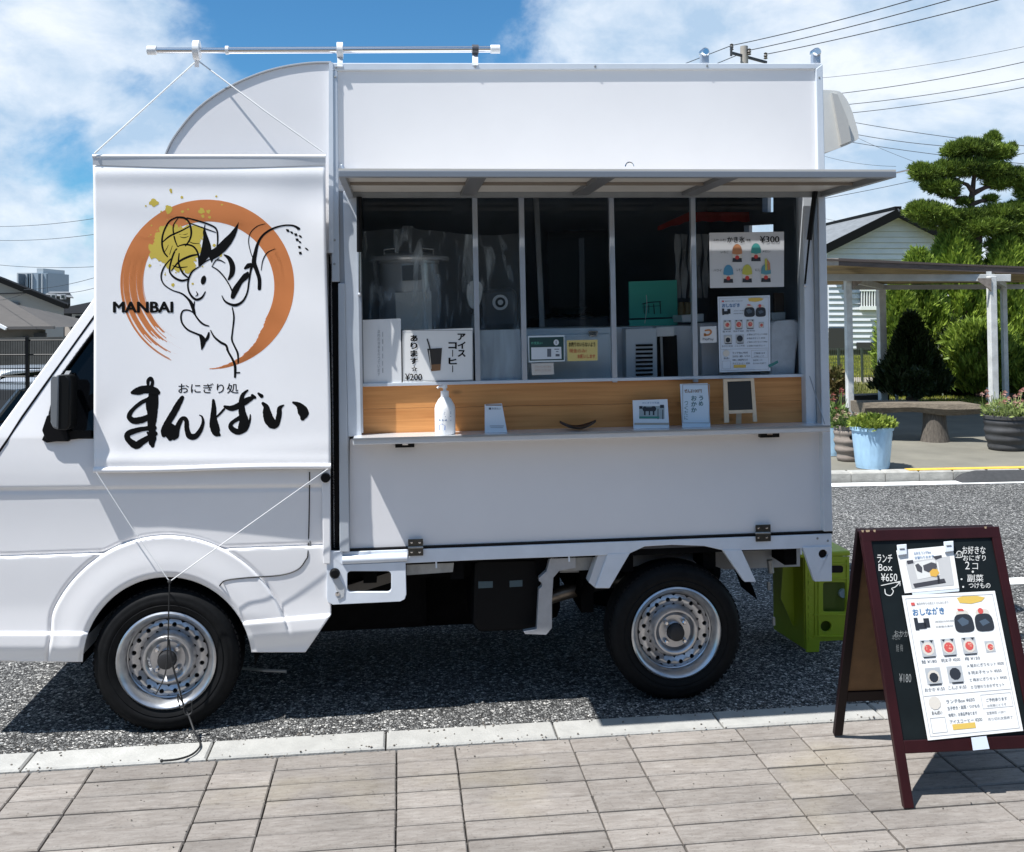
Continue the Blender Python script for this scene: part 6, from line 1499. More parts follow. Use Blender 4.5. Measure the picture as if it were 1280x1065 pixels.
def upfill(c, r, h0, n, up=.5, spread=1.0, hh=.1):
    a = rng.uniform(0, 6.283, n); q = np.sqrt(rng.uniform(0, 1, n))*r; ct = np.stack([c.x+q*np.cos(a), c.y+q*np.sin(a), c.z+h0+rng.uniform(0, hh, n)*(1-.6*(q/r)**2)], 1)
    nm = np.stack([np.cos(a)*q/r*spread, np.sin(a)*q/r*spread, np.full(n, up)], 1); return ct, nm
t, c, rt, h = planter('flower_pot', 1100, 587, 535, 50, 40, BLUEP, 'pale blue fluted pail planted with low yellow green succulents, front of the three pots', flut=True)
ct, nm = upfill(c, rt*1.05, h*.97, 1500, .9, .8, .10); leaf_mesh(ct, nm, .05, .012, .5).build('foliage', leafmat('succulent_leaf', (.10, .16, .02), (.32, .38, .07), 14), t, fix=False)
t, c, rt, h = planter('flower_pot', 1067, 577, 533, 34, 27, BRP, 'grey brown barrel pot with sparse flowers beside the front blue pail', ribs=4)
MB().lathe([(0, -.004), (.016, -.004), (.016, .01)], Vector((c.x-.03, c.y-rt*.99, c.z+h*.7)), 'Y', 10).build('tap_plug', BLACK, t)
def flowers(t, c, rt, h, n=26, H=.2, cols=((.45, .10, .08), (.55, .30, .22)), gr=('pansy_leaf', (.05, .10, .02), (.20, .28, .08))):
    st = MB(); hd = MB()
    for k in range(n):
        a = random.uniform(0, 6.28); q = rt*math.sqrt(random.random()); b0 = Vector((c.x+q*math.cos(a), c.y+q*math.sin(a), c.z+h*.95)); tp = b0+Vector((random.gauss(0, .03)+.3*q*math.cos(a), random.gauss(0, .03), H*random.uniform(.4, 1)))
        st.tube([b0, (b0+tp)/2+Vector((random.gauss(0, .01), 0, 0)), tp], .003, 4)
        if k % 2 == 0:
            for j in range(5):
                b = 2*math.pi*j/5; hd.add([tp, tp+Vector((.018*math.cos(b-.5), .01*math.sin(b*2), .018*math.sin(b-.5))), tp+Vector((.026*math.cos(b), -.008, .026*math.sin(b))), tp+Vector((.018*math.cos(b+.5), .01, .018*math.sin(b+.5)))], [(0, 1, 2, 3)])
    st.build('stems', leafmat(*gr, 8), t, fix=False)
    hd.build('petals', leafmat('petal_%d' % len(_mc), cols[0], cols[1], 20), t, fix=False)
    ct, nm = upfill(c, rt*1.05, h*.97, 420, .9, .9, H*.6); leaf_mesh(ct, nm, .055, .012, .6).build('foliage', leafmat(*gr, 8), t, fix=False)
flowers(t, c, rt, h, 26, .14, ((.40, .22, .16), (.55, .42, .30)))
t, c, rt, h = planter('flower_pot', 1046, 570, 527, 38, 32, BLUEP, 'pale blue pail with tall reddish plants, half hidden behind the truck corner', flut=True)
flowers(t, c, rt, h, 30, .32, ((.22, .05, .05), (.34, .12, .09)))
t, c, rt, h = planter('flower_pot', 1271, 564, 521, 52, 42, BLP, 'charcoal ribbed barrel pot with pink flowers beside the right shelter post', ribs=4)
flowers(t, c, rt, h, 50, .26, ((.55, .22, .18), (.62, .40, .34)), ('tall_leaf', (.12, .18, .04), (.36, .42, .16)))
# rubber kerb ramp
r0, r1 = G(1194, 601, .004), G(1330, 598, .004); rm = MB(); e = (r1-r0).normalized(); nn_ = Vector((-e.y, e.x, 0)); 
if nn_.y < 0: nn_ = -nn_
n = 10; fr = []; bk = []
for i in range(n+1):
    a = .24*math.sin(math.pi/2*i/n); s = .20*(1-math.cos(math.pi/2*i/n))
    fr.append(r0+e*(s)+Vector((0, 0, 0))); 
L0 = r0; 
prof = [(0, .004), (.04, .03), (.10, .065), (.17, .088), (.24, .088), (.24, .004)]
for i, (dx, k) in enumerate(((0, .1), (.03, .45), (.08, .75), (.15, .95), (.20, 1), (1.6, 1))):
    rm.v += [tuple(r0+e*dx+nn_*(y+.0-.12)+Vector((0, 0, z*k))) for y, z in prof]
m6 = len(prof); rm.f = [(i*m6+j, i*m6+(j+1) % m6, (i+1)*m6+(j+1) % m6, (i+1)*m6+j) for i in range(5) for j in range(m6)]+[tuple(range(m6)), tuple(5*m6+j for j in range(m6))]
tag(rm.build('kerb_ramp', mat('ramp_rubber', (.035, .036, .038), .8, var=.2, vscale=25), smooth=40), 'black rubber wedge ramp lying against the kerb with the yellow line', 'kerb ramp')

# wire fence before the lawn
fa_, fb_ = G(1020, 479, .05), G(1108, 478, .05); fe = thing('mesh_fence', (fa_+fb_)/2, 'low thin wire fence in front of the bright lawn and white house', 'fence')
sD = (fa_-CAM).dot(_F)/1260; FH = 43*sD
for i in range(4):
    p = fa_.lerp(fb_, i/3); MB().box(p.x-.02, p.x+.02, p.y, p.y+.04, p.z-.05, p.z+FH).build('post', mat('fence_green_dark', (.05, .07, .05), .5), fe)
wr_ = MB()
for i in range(40): p = fa_.lerp(fb_, i/39); wr_.bar(p+Vector((0, 0, 0)), p+Vector((0, 0, FH)), .005, .005)
for z in (.02, .2, .4, .6, .8, 1.0): wr_.bar(fa_+Vector((0, 0, FH*z)), fb_+Vector((0, 0, FH*z)), .005, .007)
o = wr_.build('wire_panel', mat('fence_green_dark', (.05, .07, .05), .5), fe)

# ================================================================== WHITE HOUSE
HD = 32.0
hs_c = D(1090, 437, HD)
hs = thing('white_house', Vector((hs_c.x, hs_c.y, 0)), 'white clapboard house with a dark gabled roof behind the shelter', 'house')
SID = mat('white_siding', (.56, .58, .62), .55, var=.05, vscale=3); SLATE = mat('grey_roof_tiles', (.16, .17, .18), .7, var=.25, vscale=2, stretch=(1, 1, 6)); EAVE = mat('dark_eaves', (.006, .0065, .007), .7, spec=.1)
def HP(x, y, d=HD): return D(x, y, d)
def house_wall(q, d, name='wall'): 
    a = [HP(x, y, d) for x, y in q]; return MB().prism(a, _F*.25).build(name, SID, hs)
# the house: gable front in the plane at HD, body behind it
gable = [(1034, 437), (1034, 312), (1123, 270), (1175, 294), (1175, 437)]
house_wall(gable, HD)
def board(x0, x1, y, d, hgt, pitch):
    a = [HP(x0, y, d-.05), HP(x1, y, d-.05), HP(x1, y-hgt, d-.015), HP(x0, y-hgt, d-.015)]
    return a
bd = MB(); cnt = 0
me_b = None
y = 436
while y > 276:
    if y > 312: xa, xb = 1035, 1174
    else:
        xa = 1034+(312-y)*(89/42.0)+1; xb = 1175-(max(0, 294-y))*(52/24.0)
    if xb-xa > 6:
        a = [HP(xa, y, HD-.06), HP(xb, y, HD-.06), HP(xb, y-6.4, HD-.012), HP(xa, y-6.4, HD-.012)]
        MB().prism(a, _F*.01).build('siding_board', SID, hs)
    y -= 7.0
# foundation
MB().prism([HP(1034, 438, HD-.02), HP(1175, 436, HD-.02), HP(1175, 446, HD-.02), HP(1034, 448, HD-.02)], _F*.1).build('foundation', mat('dark_vent_base', (.03, .03, .032), .8), hs)
MB().prism([HP(1036, 410, HD-.09), HP(1060, 410, HD-.09), HP(1060, 438, HD-.09), HP(1036, 438, HD-.09)], _F*.05).build('crawl_door', mat('dark_vent_base', (.03, .03, .032), .8), hs)
MB().prism([HP(1071, 428, HD-.09), HP(1108, 428, HD-.09), HP(1108, 437, HD-.09), HP(1071, 437, HD-.09)], _F*.05).build('crawl_door', mat('dark_vent_base', (.03, .03, .032), .8), hs)
# balcony window with white balusters
MB().prism([HP(1076, 362, HD-.10), HP(1104, 362, HD-.10), HP(1104, 387, HD-.10), HP(1076, 387, HD-.10)], _F*.05).build('window', mat('window_dark', (.02, .024, .03), .1), hs)
bl = MB()
for k in range(9): bl.bar(HP(1077+k*3.3, 364, HD-.3), HP(1077+k*3.3, 384, HD-.3), .03, .03)
bl.bar(HP(1075, 363, HD-.3), HP(1105, 363, HD-.3), .05, .05); bl.bar(HP(1075, 385, HD-.3), HP(1105, 385, HD-.3), .06, .12)
bl.build('baluster_rail', WHITEP, hs)
# roof: left pitch seen from the gable, ridge running back to the left
pk = HP(1123, 267, HD-.4); le = HP(1030, 313, HD-.4); re_ = HP(1190, 301, HD-.4)
back = Vector((-4.6, 7.0, 0)); 
bk_d = (HP(1034, 286, 41)-HP(1123, 267, HD-.4))
for a, b, nm_ in ((le, pk, 'roof'), (pk, re_, 'roof')):
    MB().hexa([a, b, b+Vector((0, 0, .16)), a+Vector((0, 0, .16))], [a+bk_d, b+bk_d, b+bk_d+Vector((0, 0, .16)), a+bk_d+Vector((0, 0, .16))]).build(nm_, SLATE, hs)
MB().bar(le+Vector((0, -.03, .02)), pk+Vector((0, -.03, .02)), .10, .26).build('bargeboard', EAVE, hs); MB().bar(pk+Vector((0, -.03, .02)), re_+Vector((0, -.03, .02)), .10, .26).build('bargeboard', EAVE, hs)
MB().bar(pk+Vector((0, 0, .18)), pk+bk_d+Vector((0, 0, .18)), .2, .1).build('ridge', EAVE, hs)

# ================================================================== TREES
PINE = leafmat('pine_needles', (.020, .046, .011), (.24, .33, .05), 2.2, .2)
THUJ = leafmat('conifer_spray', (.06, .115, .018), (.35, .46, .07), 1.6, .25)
THUD = leafmat('conifer_spray_dark', (.012, .022, .006), (.03, .05, .012), 2, .1)  # darker copy of the spray, shade put into the leaf colour
BARK = mat('pine_bark', (.07, .045, .035), .95, var=.4, vscale=10, bump=.6, bscale=25)
TD = 17.0
def TP(x, y, d=TD): return D(x, y, d)
def shell_pts(c, rx, ry, rz, n, low=.35, rag=.14):
    v = rng.normal(0, 1, (n, 3)); v /= np.linalg.norm(v, axis=1)[:, None]
    lum = 1+rag*np.sin(v[:, 0]*7+c[0]*3)*np.sin(v[:, 2]*6+c[2]*5)+rng.normal(0, .05, n)
    q = rng.uniform(low, 1, n)**.45*lum
    return np.array(c)+v*np.array([rx, ry, rz])*q[:, None], v
def pine_tree():
    base = TP(1212, 500); base.z = .05
    t = thing('pine_tree', base, 'cloud pruned black pine with layered flat pads above the lighter conifers', 'tree')
    tk = MB(); pts = [base, TP(1206, 440), TP(1212, 360), TP(1222, 300), TP(1214, 262), TP(1216, 236), TP(1220, 200)]
    tk.tube([(p[0], p[1], p[2]) for p in smooth_path([tuple(p) for p in pts], 4)], [.14*(1-.035*i) for i in range(25)], 10)
    limbs = [((1216, 240), (1198, 226)), ((1198, 226), (1172, 228)), ((1216, 242), (1240, 232)), ((1240, 232), (1262, 222)), ((1222, 200), (1236, 184)), ((1215, 262), (1160, 272)), ((1218, 262), (1256, 268)), ((1220, 205), (1196, 190)), ((1215, 250), (1190, 248)), ((1213, 256), (1236, 250))]
    for a, b in limbs: tk.tube([TP(*a), (TP(*a)+TP(*b))/2+Vector((0, -.05, .02)), TP(*b)], [.05, .035, .02], 6)
    tk.build('trunk', BARK, t, smooth=60)
    s = TD/1260
    pads = [(1214, 186, 30, 12), (1246, 192, 22, 11), (1196, 191, 18, 9), (1240, 175, 9, 8), (1243, 170, 3.5, 4), (1265, 186, 4, 6),
            (1160, 218, 22, 11), (1186, 212, 20, 12), (1212, 210, 26, 12), (1240, 214, 24, 12), (1270, 222, 24, 12), (1176, 234, 24, 8), (1250, 230, 18, 8), (1186, 243, 12, 5), (1205, 253, 9, 4), (1238, 250, 8, 4), (1150, 212, 12, 7),
            (1160, 266, 26, 13), (1148, 262, 14, 10), (1184, 270, 20, 10), (1216, 272, 22, 11), (1252, 268, 32, 13), (1280, 262, 24, 12), (1230, 285, 40, 14), (1280, 290, 34, 20), (1172, 278, 20, 8), (1300, 240, 30, 14), (1262, 306, 30, 12)]
    C_, V_ = [], []
    for x, y, rx, rz in pads:
        c = TP(x, y); rz *= .82; n = int(60+rx*rz*6.2); c_, v_ = shell_pts((c.x, c.y, c.z), rx*s, rx*s*.8, rz*s, n, .15); C_.append(c_); V_.append(v_*.7+np.array([0, 0, .75]))
    C_ = np.concatenate(C_); V_ = np.concatenate(V_)
    # each tuft: a spray of needles
    k = 5; C2 = np.repeat(C_, k, 0); V2 = np.repeat(V_, k, 0); leaf_mesh(C2, V2, .085, .006, .42).build('needle_crown', PINE, t, fix=False)
    cd_ = MB()
    for x, y in ((1243, 172), (1266, 184), (1240, 168)): cd_.ball(TP(x, y), .035, 6, (1, 1, 2))
    cd_.build('candle', BARK, t)
pine_tree()
def conifer(cx, ytop, ybase, wpx, d, label, m=THUJ, n=9000, group='clipped conifers behind the shelter', shape='cone', seed=1):
    s = d/1260; top = D(cx, ytop, d); b = D(cx, ybase, d); H = top.z-b.z; R = wpx/2*s
    t = thing('conifer', Vector((b.x, b.y, .05)), label, 'tree', group)
    MB().tube([Vector((b.x, b.y, .03)), Vector((b.x, b.y, b.z+H*.5)), Vector((b.x, b.y, b.z+H*.8))], [.09, .06, .02], 8).build('trunk', BARK, t, smooth=60)
    r_ = np.random.default_rng(seed); v = r_.uniform(0, 1, n)**.85; a = r_.uniform(0, 2*math.pi, n)
    if shape == 'cone': pr = np.clip(1.02-v, 0, 1)**(.95 if m is THUD else .62)*np.clip(v*9, 0, 1)**.5
    else: pr = np.sqrt(np.clip(1-(2*v-1)**2, 0, 1))**.85
    lum = 1+.16*np.sin(a*4+v*9+seed)+.14*np.sin(a*9-v*19+seed*2)+.08*np.sin(a*19+v*33)
    q = r_.uniform(.45, 1, n)**.35; rad = R*pr*lum*q
    c = np.stack([b.x+rad*np.cos(a), b.y+rad*np.sin(a), b.z+H*v+r_.normal(0, .03, n)], 1); nm = np.stack([np.cos(a)*.55, np.sin(a)*.55, np.full(n, .95)], 1)
    leaf_mesh(c, nm, .13, .016, .32).build('foliage', m, t, fix=False); return t
conifer(1198, 282, 490, 118, 17.0, 'tallest yellow green conifer directly under the pine pads, left of centre', n=22000, seed=2)
conifer(1150, 318, 440, 84, 16.6, 'yellow green conifer at the left edge of the trees, next to the white house', n=12000, seed=3)
conifer(1262, 300, 495, 110, 16.8, 'yellow green conifer rising behind the right shelter posts', n=18000, seed=4)
conifer(1310, 290, 495, 100, 17.2, 'conifer at the far right, partly outside the picture', n=9000, seed=5)
conifer(1126, 352, 475, 62, 16.0, 'low green conifer against the clapboard wall behind the shelter post', n=8000, seed=6)
conifer(1226, 408, 490, 82, 15.6, 'rounded low yellow green conifer behind the log bench, lit from the left', n=13000, seed=7, shape='globe')
conifer(1287, 440, 494, 52, 15.4, 'small rounded conifer at the right edge behind the charcoal pot', n=6000, seed=9, shape='globe')
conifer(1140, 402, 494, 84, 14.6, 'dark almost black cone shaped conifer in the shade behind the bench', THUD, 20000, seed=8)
# dark undergrowth and trunks behind the bench
ug = MB()
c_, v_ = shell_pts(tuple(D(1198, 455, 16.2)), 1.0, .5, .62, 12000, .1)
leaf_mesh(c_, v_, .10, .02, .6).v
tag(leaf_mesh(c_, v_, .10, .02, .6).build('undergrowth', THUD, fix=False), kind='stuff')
t = thing('shrub', G(1147, 497, .06), 'small dark round shrub behind the log bench', 'shrub'); c = D(1147, 478, 14.0)
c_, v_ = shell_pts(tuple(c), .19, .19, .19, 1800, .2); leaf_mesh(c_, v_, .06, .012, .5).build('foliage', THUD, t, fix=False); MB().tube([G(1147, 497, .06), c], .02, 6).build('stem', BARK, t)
t = thing('flowering_shrub', G(1046, 500, .06), 'leafy green and reddish shrub behind the truck corner', 'shrub'); c = D(1043, 478, 13.0)
c_, v_ = shell_pts(tuple(c), .13, .10, .18, 900, .2, .3); leaf_mesh(c_, v_+np.array([0, 0, .6]), .07, .016, .5).build('foliage', leafmat('reddish_leaf', (.06, .08, .02), (.22, .16, .07), 6), t, fix=False); MB().tube([G(1046, 500, .06), c], .015, 6).build('stem', BARK, t)
# strip of lit grass behind the bench and grass blades on the lawn
gq = [G(1100, 512, .055), G(1245, 512, .055), G(1245, 496, .055), G(1100, 496, .055)]
gm_ = MB(); gm_.hexa([Vector((p.x, p.y, .056)) for p in gq], [Vector((p.x, p.y, .04)) for p in gq]); tag(gm_.build('grass_strip', mat('dry_lawn', (.24, .25, .05), .95)), kind='structure')
n = 22000; uu, vv = rng.uniform(0, 1, n), rng.uniform(0, 1, n)
A4 = np.array([list(G(1010, 476, .0)), list(G(1120, 474, .0)), list(G(1110, 448, 0)), list(G(1015, 449, 0))])
ct = (A4[0]*((1-uu)*(1-vv))[:, None]+A4[1]*(uu*(1-vv))[:, None]+A4[2]*(uu*vv)[:, None]+A4[3]*((1-uu)*vv)[:, None])
ct[:, 2] = .02; leaf_mesh(ct, np.tile([0, 0, 1.], (n, 1)), .11, .012, .3).v
tag(leaf_mesh(ct, np.tile([0, 0, 1.], (n, 1)), .11, .012, .3).build('lawn_grass', leafmat('lawn_blade', (.13, .16, .02), (.36, .36, .06), .8), fix=False), kind='stuff')
n = 7000; uu, vv = rng.uniform(0, 1, n), rng.uniform(0, 1, n); B4 = np.array([list(p) for p in gq])
ct = (B4[0]*((1-uu)*(1-vv))[:, None]+B4[1]*(uu*(1-vv))[:, None]+B4[2]*(uu*vv)[:, None]+B4[3]*((1-uu)*vv)[:, None]); ct[:, 2] = .05
tag(leaf_mesh(ct, np.tile([0, 0, 1.], (n, 1)), .07, .008, .35).build('strip_grass', leafmat('lawn_blade', (.13, .16, .02), (.36, .36, .06), .8), fix=False), kind='stuff')
# sparse weeds in the soil before the fence
n = 2600; ct = np.array([list(G(random.uniform(1035, 1110), random.uniform(482, 500), .05)) for _ in range(n)])
tag(leaf_mesh(ct, np.tile([0, 0, 1.], (n, 1)), .10, .010, .5).build('soil_weeds', leafmat('weed_leaf', (.08, .10, .02), (.26, .26, .08), 3), fix=False), kind='stuff')

# ================================================================== LEFT: HOUSES, FENCE, CARS
def flat_house(name, label, d, wall, m, cat='house', depth=6.0):
    t = thing(name, Vector((D(wall[0][0], 400, d).x, D(wall[0][0], 400, d).y, -1.1)), label, cat)
    a = [D(x, y, d) for x, y in wall]; MB().prism(a, Vector((ray(sum(q[0] for q in wall)/len(wall)+30, 400).x*-.0+ray(0, 400).x, _F.y, 0))*depth).build('wall', m, t); return t
BEIGE = mat('beige_render', (.36, .34, .31), .8, var=.05, vscale=.8)
ha = flat_house('gabled_house', 'tall beige rendered house with a dark sloping eave at the left edge', 48, [(-60, 470), (-60, 328), (0, 352), (80, 385), (78, 470)], BEIGE, depth=8)
for a, b in (((-62, 327), (2, 350)), ((2, 350), (84, 383))): MB().bar(D(*a, 47.6), D(*b, 47.6), .5, .22).build('roof_edge', EAVE, ha)
rfm = MB(); A_ = [D(-62, 326, 47.5), D(85, 382, 47.5)]; rfm.hexa([A_[0], A_[1], A_[1]+Vector((0, 0, .12)), A_[0]+Vector((0, 0, .12))], [p+Vector((-5.2, 8.5, 0)) for p in (A_[0], A_[1], A_[1]+Vector((0, 0, .12)), A_[0]+Vector((0, 0, .12)))]); rfm.build('roof', mat('dark_roof_metal', (.05, .05, .055), .5), ha)
MB().prism([D(23.5, 378, 47.9), D(12, 377, 47.9), D(12, 382.5, 47.9), D(23.5, 384, 47.9)], _F*.05).build('vent_hood', mat('vent_grey', (.10, .11, .12), .6), ha)
MB().tube([D(-60, 369, 47.8), D(36, 366, 47.8)], .03, 6).build('gutter_line', mat('dark_roof_metal', (.05, .05, .055), .5), ha)
hb_h = flat_house('hipped_house', 'low house with a grey brown hipped roof in front of the beige one', 36, [(-60, 470), (-60, 411), (57, 412), (56, 470)], mat('brown_wall', (.17, .155, .135), .8, var=.15, vscale=1.5), depth=5)
rb2 = MB(); ev = [D(-62, 409, 35.2), D(68, 409, 35.2)]; rg = [D(-62, 366, 39), D(-2, 368, 39), D(22, 381, 39)]
rb2.add([ev[0], ev[1], rg[2], rg[1], rg[0], ev[1]+Vector((.2, 6, 0))], [(0, 1, 2, 3, 4), (1, 5, 2)]); o = rb2.build('roof', mat('grey_brown_slate', (.075, .068, .062), .8, var=.10, vscale=3, stretch=(1, 1, 8)), hb_h, fix=False)
MB().bar(D(-62, 410.5, 35.1), D(68, 409.5, 35.1), .12, .10).build('gutter', mat('gutter_brown', (.10, .09, .085), .5), hb_h)
MB().bar(D(-10, 402, 35.0), D(8, 411, 35.0), .12, .10).build('white_bargeboard', WHITEP, hb_h)
for q in ((42, 416, 57, 470), (12, 424, 26, 444), (28, 420, 33, 470)): MB().prism([D(q[0], q[1], 35.8), D(q[2], q[1], 35.8), D(q[2], q[3], 35.8), D(q[0], q[3], 35.8)], _F*.1).build('opening', mat('opening_dark', (.012, .012, .014), .5), hb_h)
hc = flat_house('dark_house', 'dark roofed house with a white framed window peeping above the windscreen pillar', 60, [(78, 470), (78, 392), (118, 390), (118, 470)], mat('charcoal_wall', (.05, .055, .062), .7, var=.1, vscale=2))
MB().hexa([D(76, 385, 59), D(120, 376, 59), D(120, 391, 59), D(76, 392, 59)], [D(76, 385, 60), D(120, 376, 66), D(120, 391, 60), D(76, 392, 60)]).build('roof', mat('dark_roof_metal', (.05, .05, .055), .5), hc)
w = MB(); w.prism([D(90, 392.5, 59.8), D(105, 392.5, 59.8), D(105, 406, 59.8), D(90, 406, 59.8)], _F*.1); w.build('window_frame', WHITEP, hc)
MB().prism([D(94, 395, 59.7), D(104, 395, 59.7), D(104, 405, 59.7), D(94, 405, 59.7)], _F*.1).build('window', mat('window_dark', (.02, .024, .03), .1), hc)
MB().prism([D(81, 405, 59.7), D(88, 405, 59.7), D(88, 420, 59.7), D(81, 420, 59.7)], _F*.1).build('cream_wall_panel', mat('cream_panel', (.55, .47, .40), .7), hc)
hd_ = flat_house('far_rooftops', 'row of small dark rooftops with dormer windows right of the beige house', 80, [(60, 392), (60, 366), (88, 366), (88, 392)], mat('charcoal_wall', (.05, .055, .062), .7), 'house')
MB().hexa([D(56, 368, 79), D(92, 372, 79), D(86, 364.5, 82), D(62, 364.5, 82)], [D(56, 369, 79.2), D(92, 373, 79.2), D(86, 366, 82.2), D(62, 366, 82.2)]).build('roof', mat('grey_roof_tiles', (.16, .17, .18), .7), hd_)
for x in (63, 75): MB().prism([D(x, 367.5, 78.8), D(x+6.5, 367.5, 78.8), D(x+6.5, 374, 78.8), D(x, 374, 78.8)], _F*.2).build('dormer', mat('dormer_grey', (.36, .37, .38), .6), hd_); MB().prism([D(x+1.5, 369, 78.7), D(x+5.5, 369, 78.7), D(x+5.5, 373, 78.7), D(x+1.5, 373, 78.7)], _F*.05).build('window', mat('window_dark', (.02, .024, .03), .1), hd_)
# tower blocks
tw = thing('tower_block', Vector((D(45, 400, 420).x, D(45, 400, 420).y, 0)), 'pale high rise tower far behind the rooftops with vertical bands', 'building')
TWM = mat('tower_bluegrey', (.26, .32, .38), .6); TWW = mat('tower_white', (.56, .58, .60), .6)
def tbx(x0, y0, x1, y1, d, m, nm): MB().prism([D(x0, y0, d), D(x1, y0, d), D(x1, y1, d), D(x0, y1, d)], Vector((_F.x, _F.y, 0))*20).build(nm, m, tw)
tbx(21, 341, 39, 395, 420, mat('tower_pale', (.44, .46, .48), .6), 'wing'); tbx(40, 341, 59.5, 395, 415, TWM, 'main_slab'); tbx(46, 335.5, 54, 341.2, 416, mat('tower_plant', (.38, .42, .45), .6), 'plant_room')
for x in (22.5, 33.5, 36.5, 47.5, 49.5, 57.5): tbx(x, 342, x+1.0, 395, 414.5, mat('tower_dark_band', (.12, .16, .20), .5), 'window_band')
for x in (39.2, 51.8): tbx(x, 341.5, x+.9, 395, 414.2, TWW, 'pilaster')
# lower car park wall fence
FD_ = 15.0
fz_ = -1.05
gf_ = thing('car_park_fence', Vector((D(34, 480, FD_).x, D(34, 480, FD_).y, fz_)), 'thin black mesh fence with a thick post in front of the parked cars at left', 'fence')
MB().bar(Vector((D(34, 480, FD_).x, D(34, 480, FD_).y, fz_)), D(34, 421, FD_), .045, .045).build('post', BLACK, gf_)
MB().bar(Vector((D(-66, 480, FD_).x, D(-66, 480, FD_).y, fz_)), D(-66, 421, FD_), .045, .045).build('post', BLACK, gf_)
MB().bar(Vector((D(134, 480, FD_).x, D(134, 480, FD_).y, fz_)), D(134, 421, FD_), .045, .045).build('post', BLACK, gf_)
for y in (425, 443, 470): MB().tube([D(-70, y+1, FD_+.02), D(140, y, FD_+.02)], .010, 6).build('rail', BLACK, gf_)
wm = MB()
for x in range(-68, 138, 3): wm.bar(D(x, 425, FD_+.03), D(x, 500, FD_+.03), .005, .004)
o = wm.build('mesh_wires', BLACK, gf_)
# dark hedge / wall band behind cars
MB_ = MB().prism([D(-60, 424, 30), D(118, 420, 30), D(118, 470, 30), D(-60, 470, 30)], Vector((_F.x, _F.y, 0))*.2); tag(MB_.build('block_wall', mat('dark_block_wall', (.055, .055, .052), .85, var=.4, vscale=1.2)), 'dark block wall behind the parked cars at left', 'wall')
def car(pos, rz, body, label, L=3.9, W=1.6, H=1.45):
    t = thing('parked_car', pos, label, 'car', 'cars parked in the lower car park'); ca, sa = math.cos(rz), math.sin(rz)
    def X(x, y, z): return Vector((pos.x+x*ca-y*sa, pos.y+x*sa+y*ca, pos.z+z))
    side = [(-L/2, .28), (-L/2, .62), (-L/2+.1, .80), (-L*.23, .92), (-L*.08, H-.06), (0, H), (L*.28, H-.02), (L*.42, .95), (L/2, .85), (L/2, .28)]
    lo = [(-L/2, .28), (-L/2-.02, .60), (-L/2+.1, .80), (-L*.25, .90), (L*.45, .92), (L/2, .82), (L/2, .28)]
    a = [X(x, -W/2, z) for x, z in lo]; b = [X(x, W/2, z) for x, z in lo]; MB().hexa(a, b).build('body', body, t, bev=.05)
    up = [(-L*.24, .90), (-L*.09, H-.05), (0, H-.01), (L*.28, H-.04), (L*.43, .92)]
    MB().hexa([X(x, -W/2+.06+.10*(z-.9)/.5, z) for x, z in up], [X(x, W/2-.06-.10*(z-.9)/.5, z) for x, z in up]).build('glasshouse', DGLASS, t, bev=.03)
    rp = [(-L*.085, H-.055), (0, H), (L*.28, H-.03), (L*.29, H-.07), (-L*.07, H-.09)]
    MB().hexa([X(x, -W/2+.13, z+.012) for x, z in rp], [X(x, W/2-.13, z+.012) for x, z in rp]).build('roof', body, t, bev=.02)
    for s1 in (-1, 1):
        MB().bar(X(-L*.245, s1*(W/2-.05), .90), X(-L*.085, s1*(W/2-.14), H-.05), .05, .05).build('pillar', body, t)
        MB().prism([X(-L/2-.03, s1*(W/2-.1), .60), X(-L/2-.03, s1*(W/2-.42), .60), X(-L/2+.02, s1*(W/2-.42), .76), X(-L/2+.02, s1*(W/2-.1), .76)], X(.05, 0, 0)-X(0, 0, 0)).build('headlight', CHROME, t)
        MB().box(0, .1, 0, .1, 0, .1)
        for x in (-L*.32, L*.32):
            c = X(x, s1*(W/2-.08), .28); m_ = MB(); vs = []
            pr = [(0, -.09), (.17, -.09), (.19, -.10), (.27, -.09), (.285, 0), (.27, .09), (0, .09)]
            for r, h in pr:
                for k in range(20): a_ = 2*math.pi*k/20; vs.append(c+(X(r*math.cos(a_), h, r*math.sin(a_))-X(0, 0, 0)))
            m_.add(vs, [(i*20+k, i*20+(k+1) % 20, (i+1)*20+(k+1) % 20, (i+1)*20+k) for i in range(len(pr)-1) for k in range(20)]); m_.build('wheel', RUBBER, t, smooth=40)
def floor_at(x, d): p = D(x, 500, d); return Vector((p.x, p.y, -1.08))
car(floor_at(8, 17.5), math.radians(62), mat('dark_blue_car', (.03, .045, .06), .25, .4, coat=.5), 'dark blue car nearest the fence, its windscreen flashing in the sun')
car(floor_at(46, 19.5), math.radians(75), mat('silver_car', (.45, .47, .5), .25, .6, coat=.5), 'silver car right behind the black fence post')
car(floor_at(-16, 22.5), math.radians(70), mat('pearl_car', (.66, .67, .68), .25, coat=.5), 'white car at the far left edge of the car park')
car(floor_at(30, 25), math.radians(80), mat('grey_car', (.12, .13, .14), .3, .5, coat=.5), 'dark grey car in the second row behind the silver one')
lp_ = MB().box(-11.5, -3.5, 8.6, 40, -1.09, -1.075)

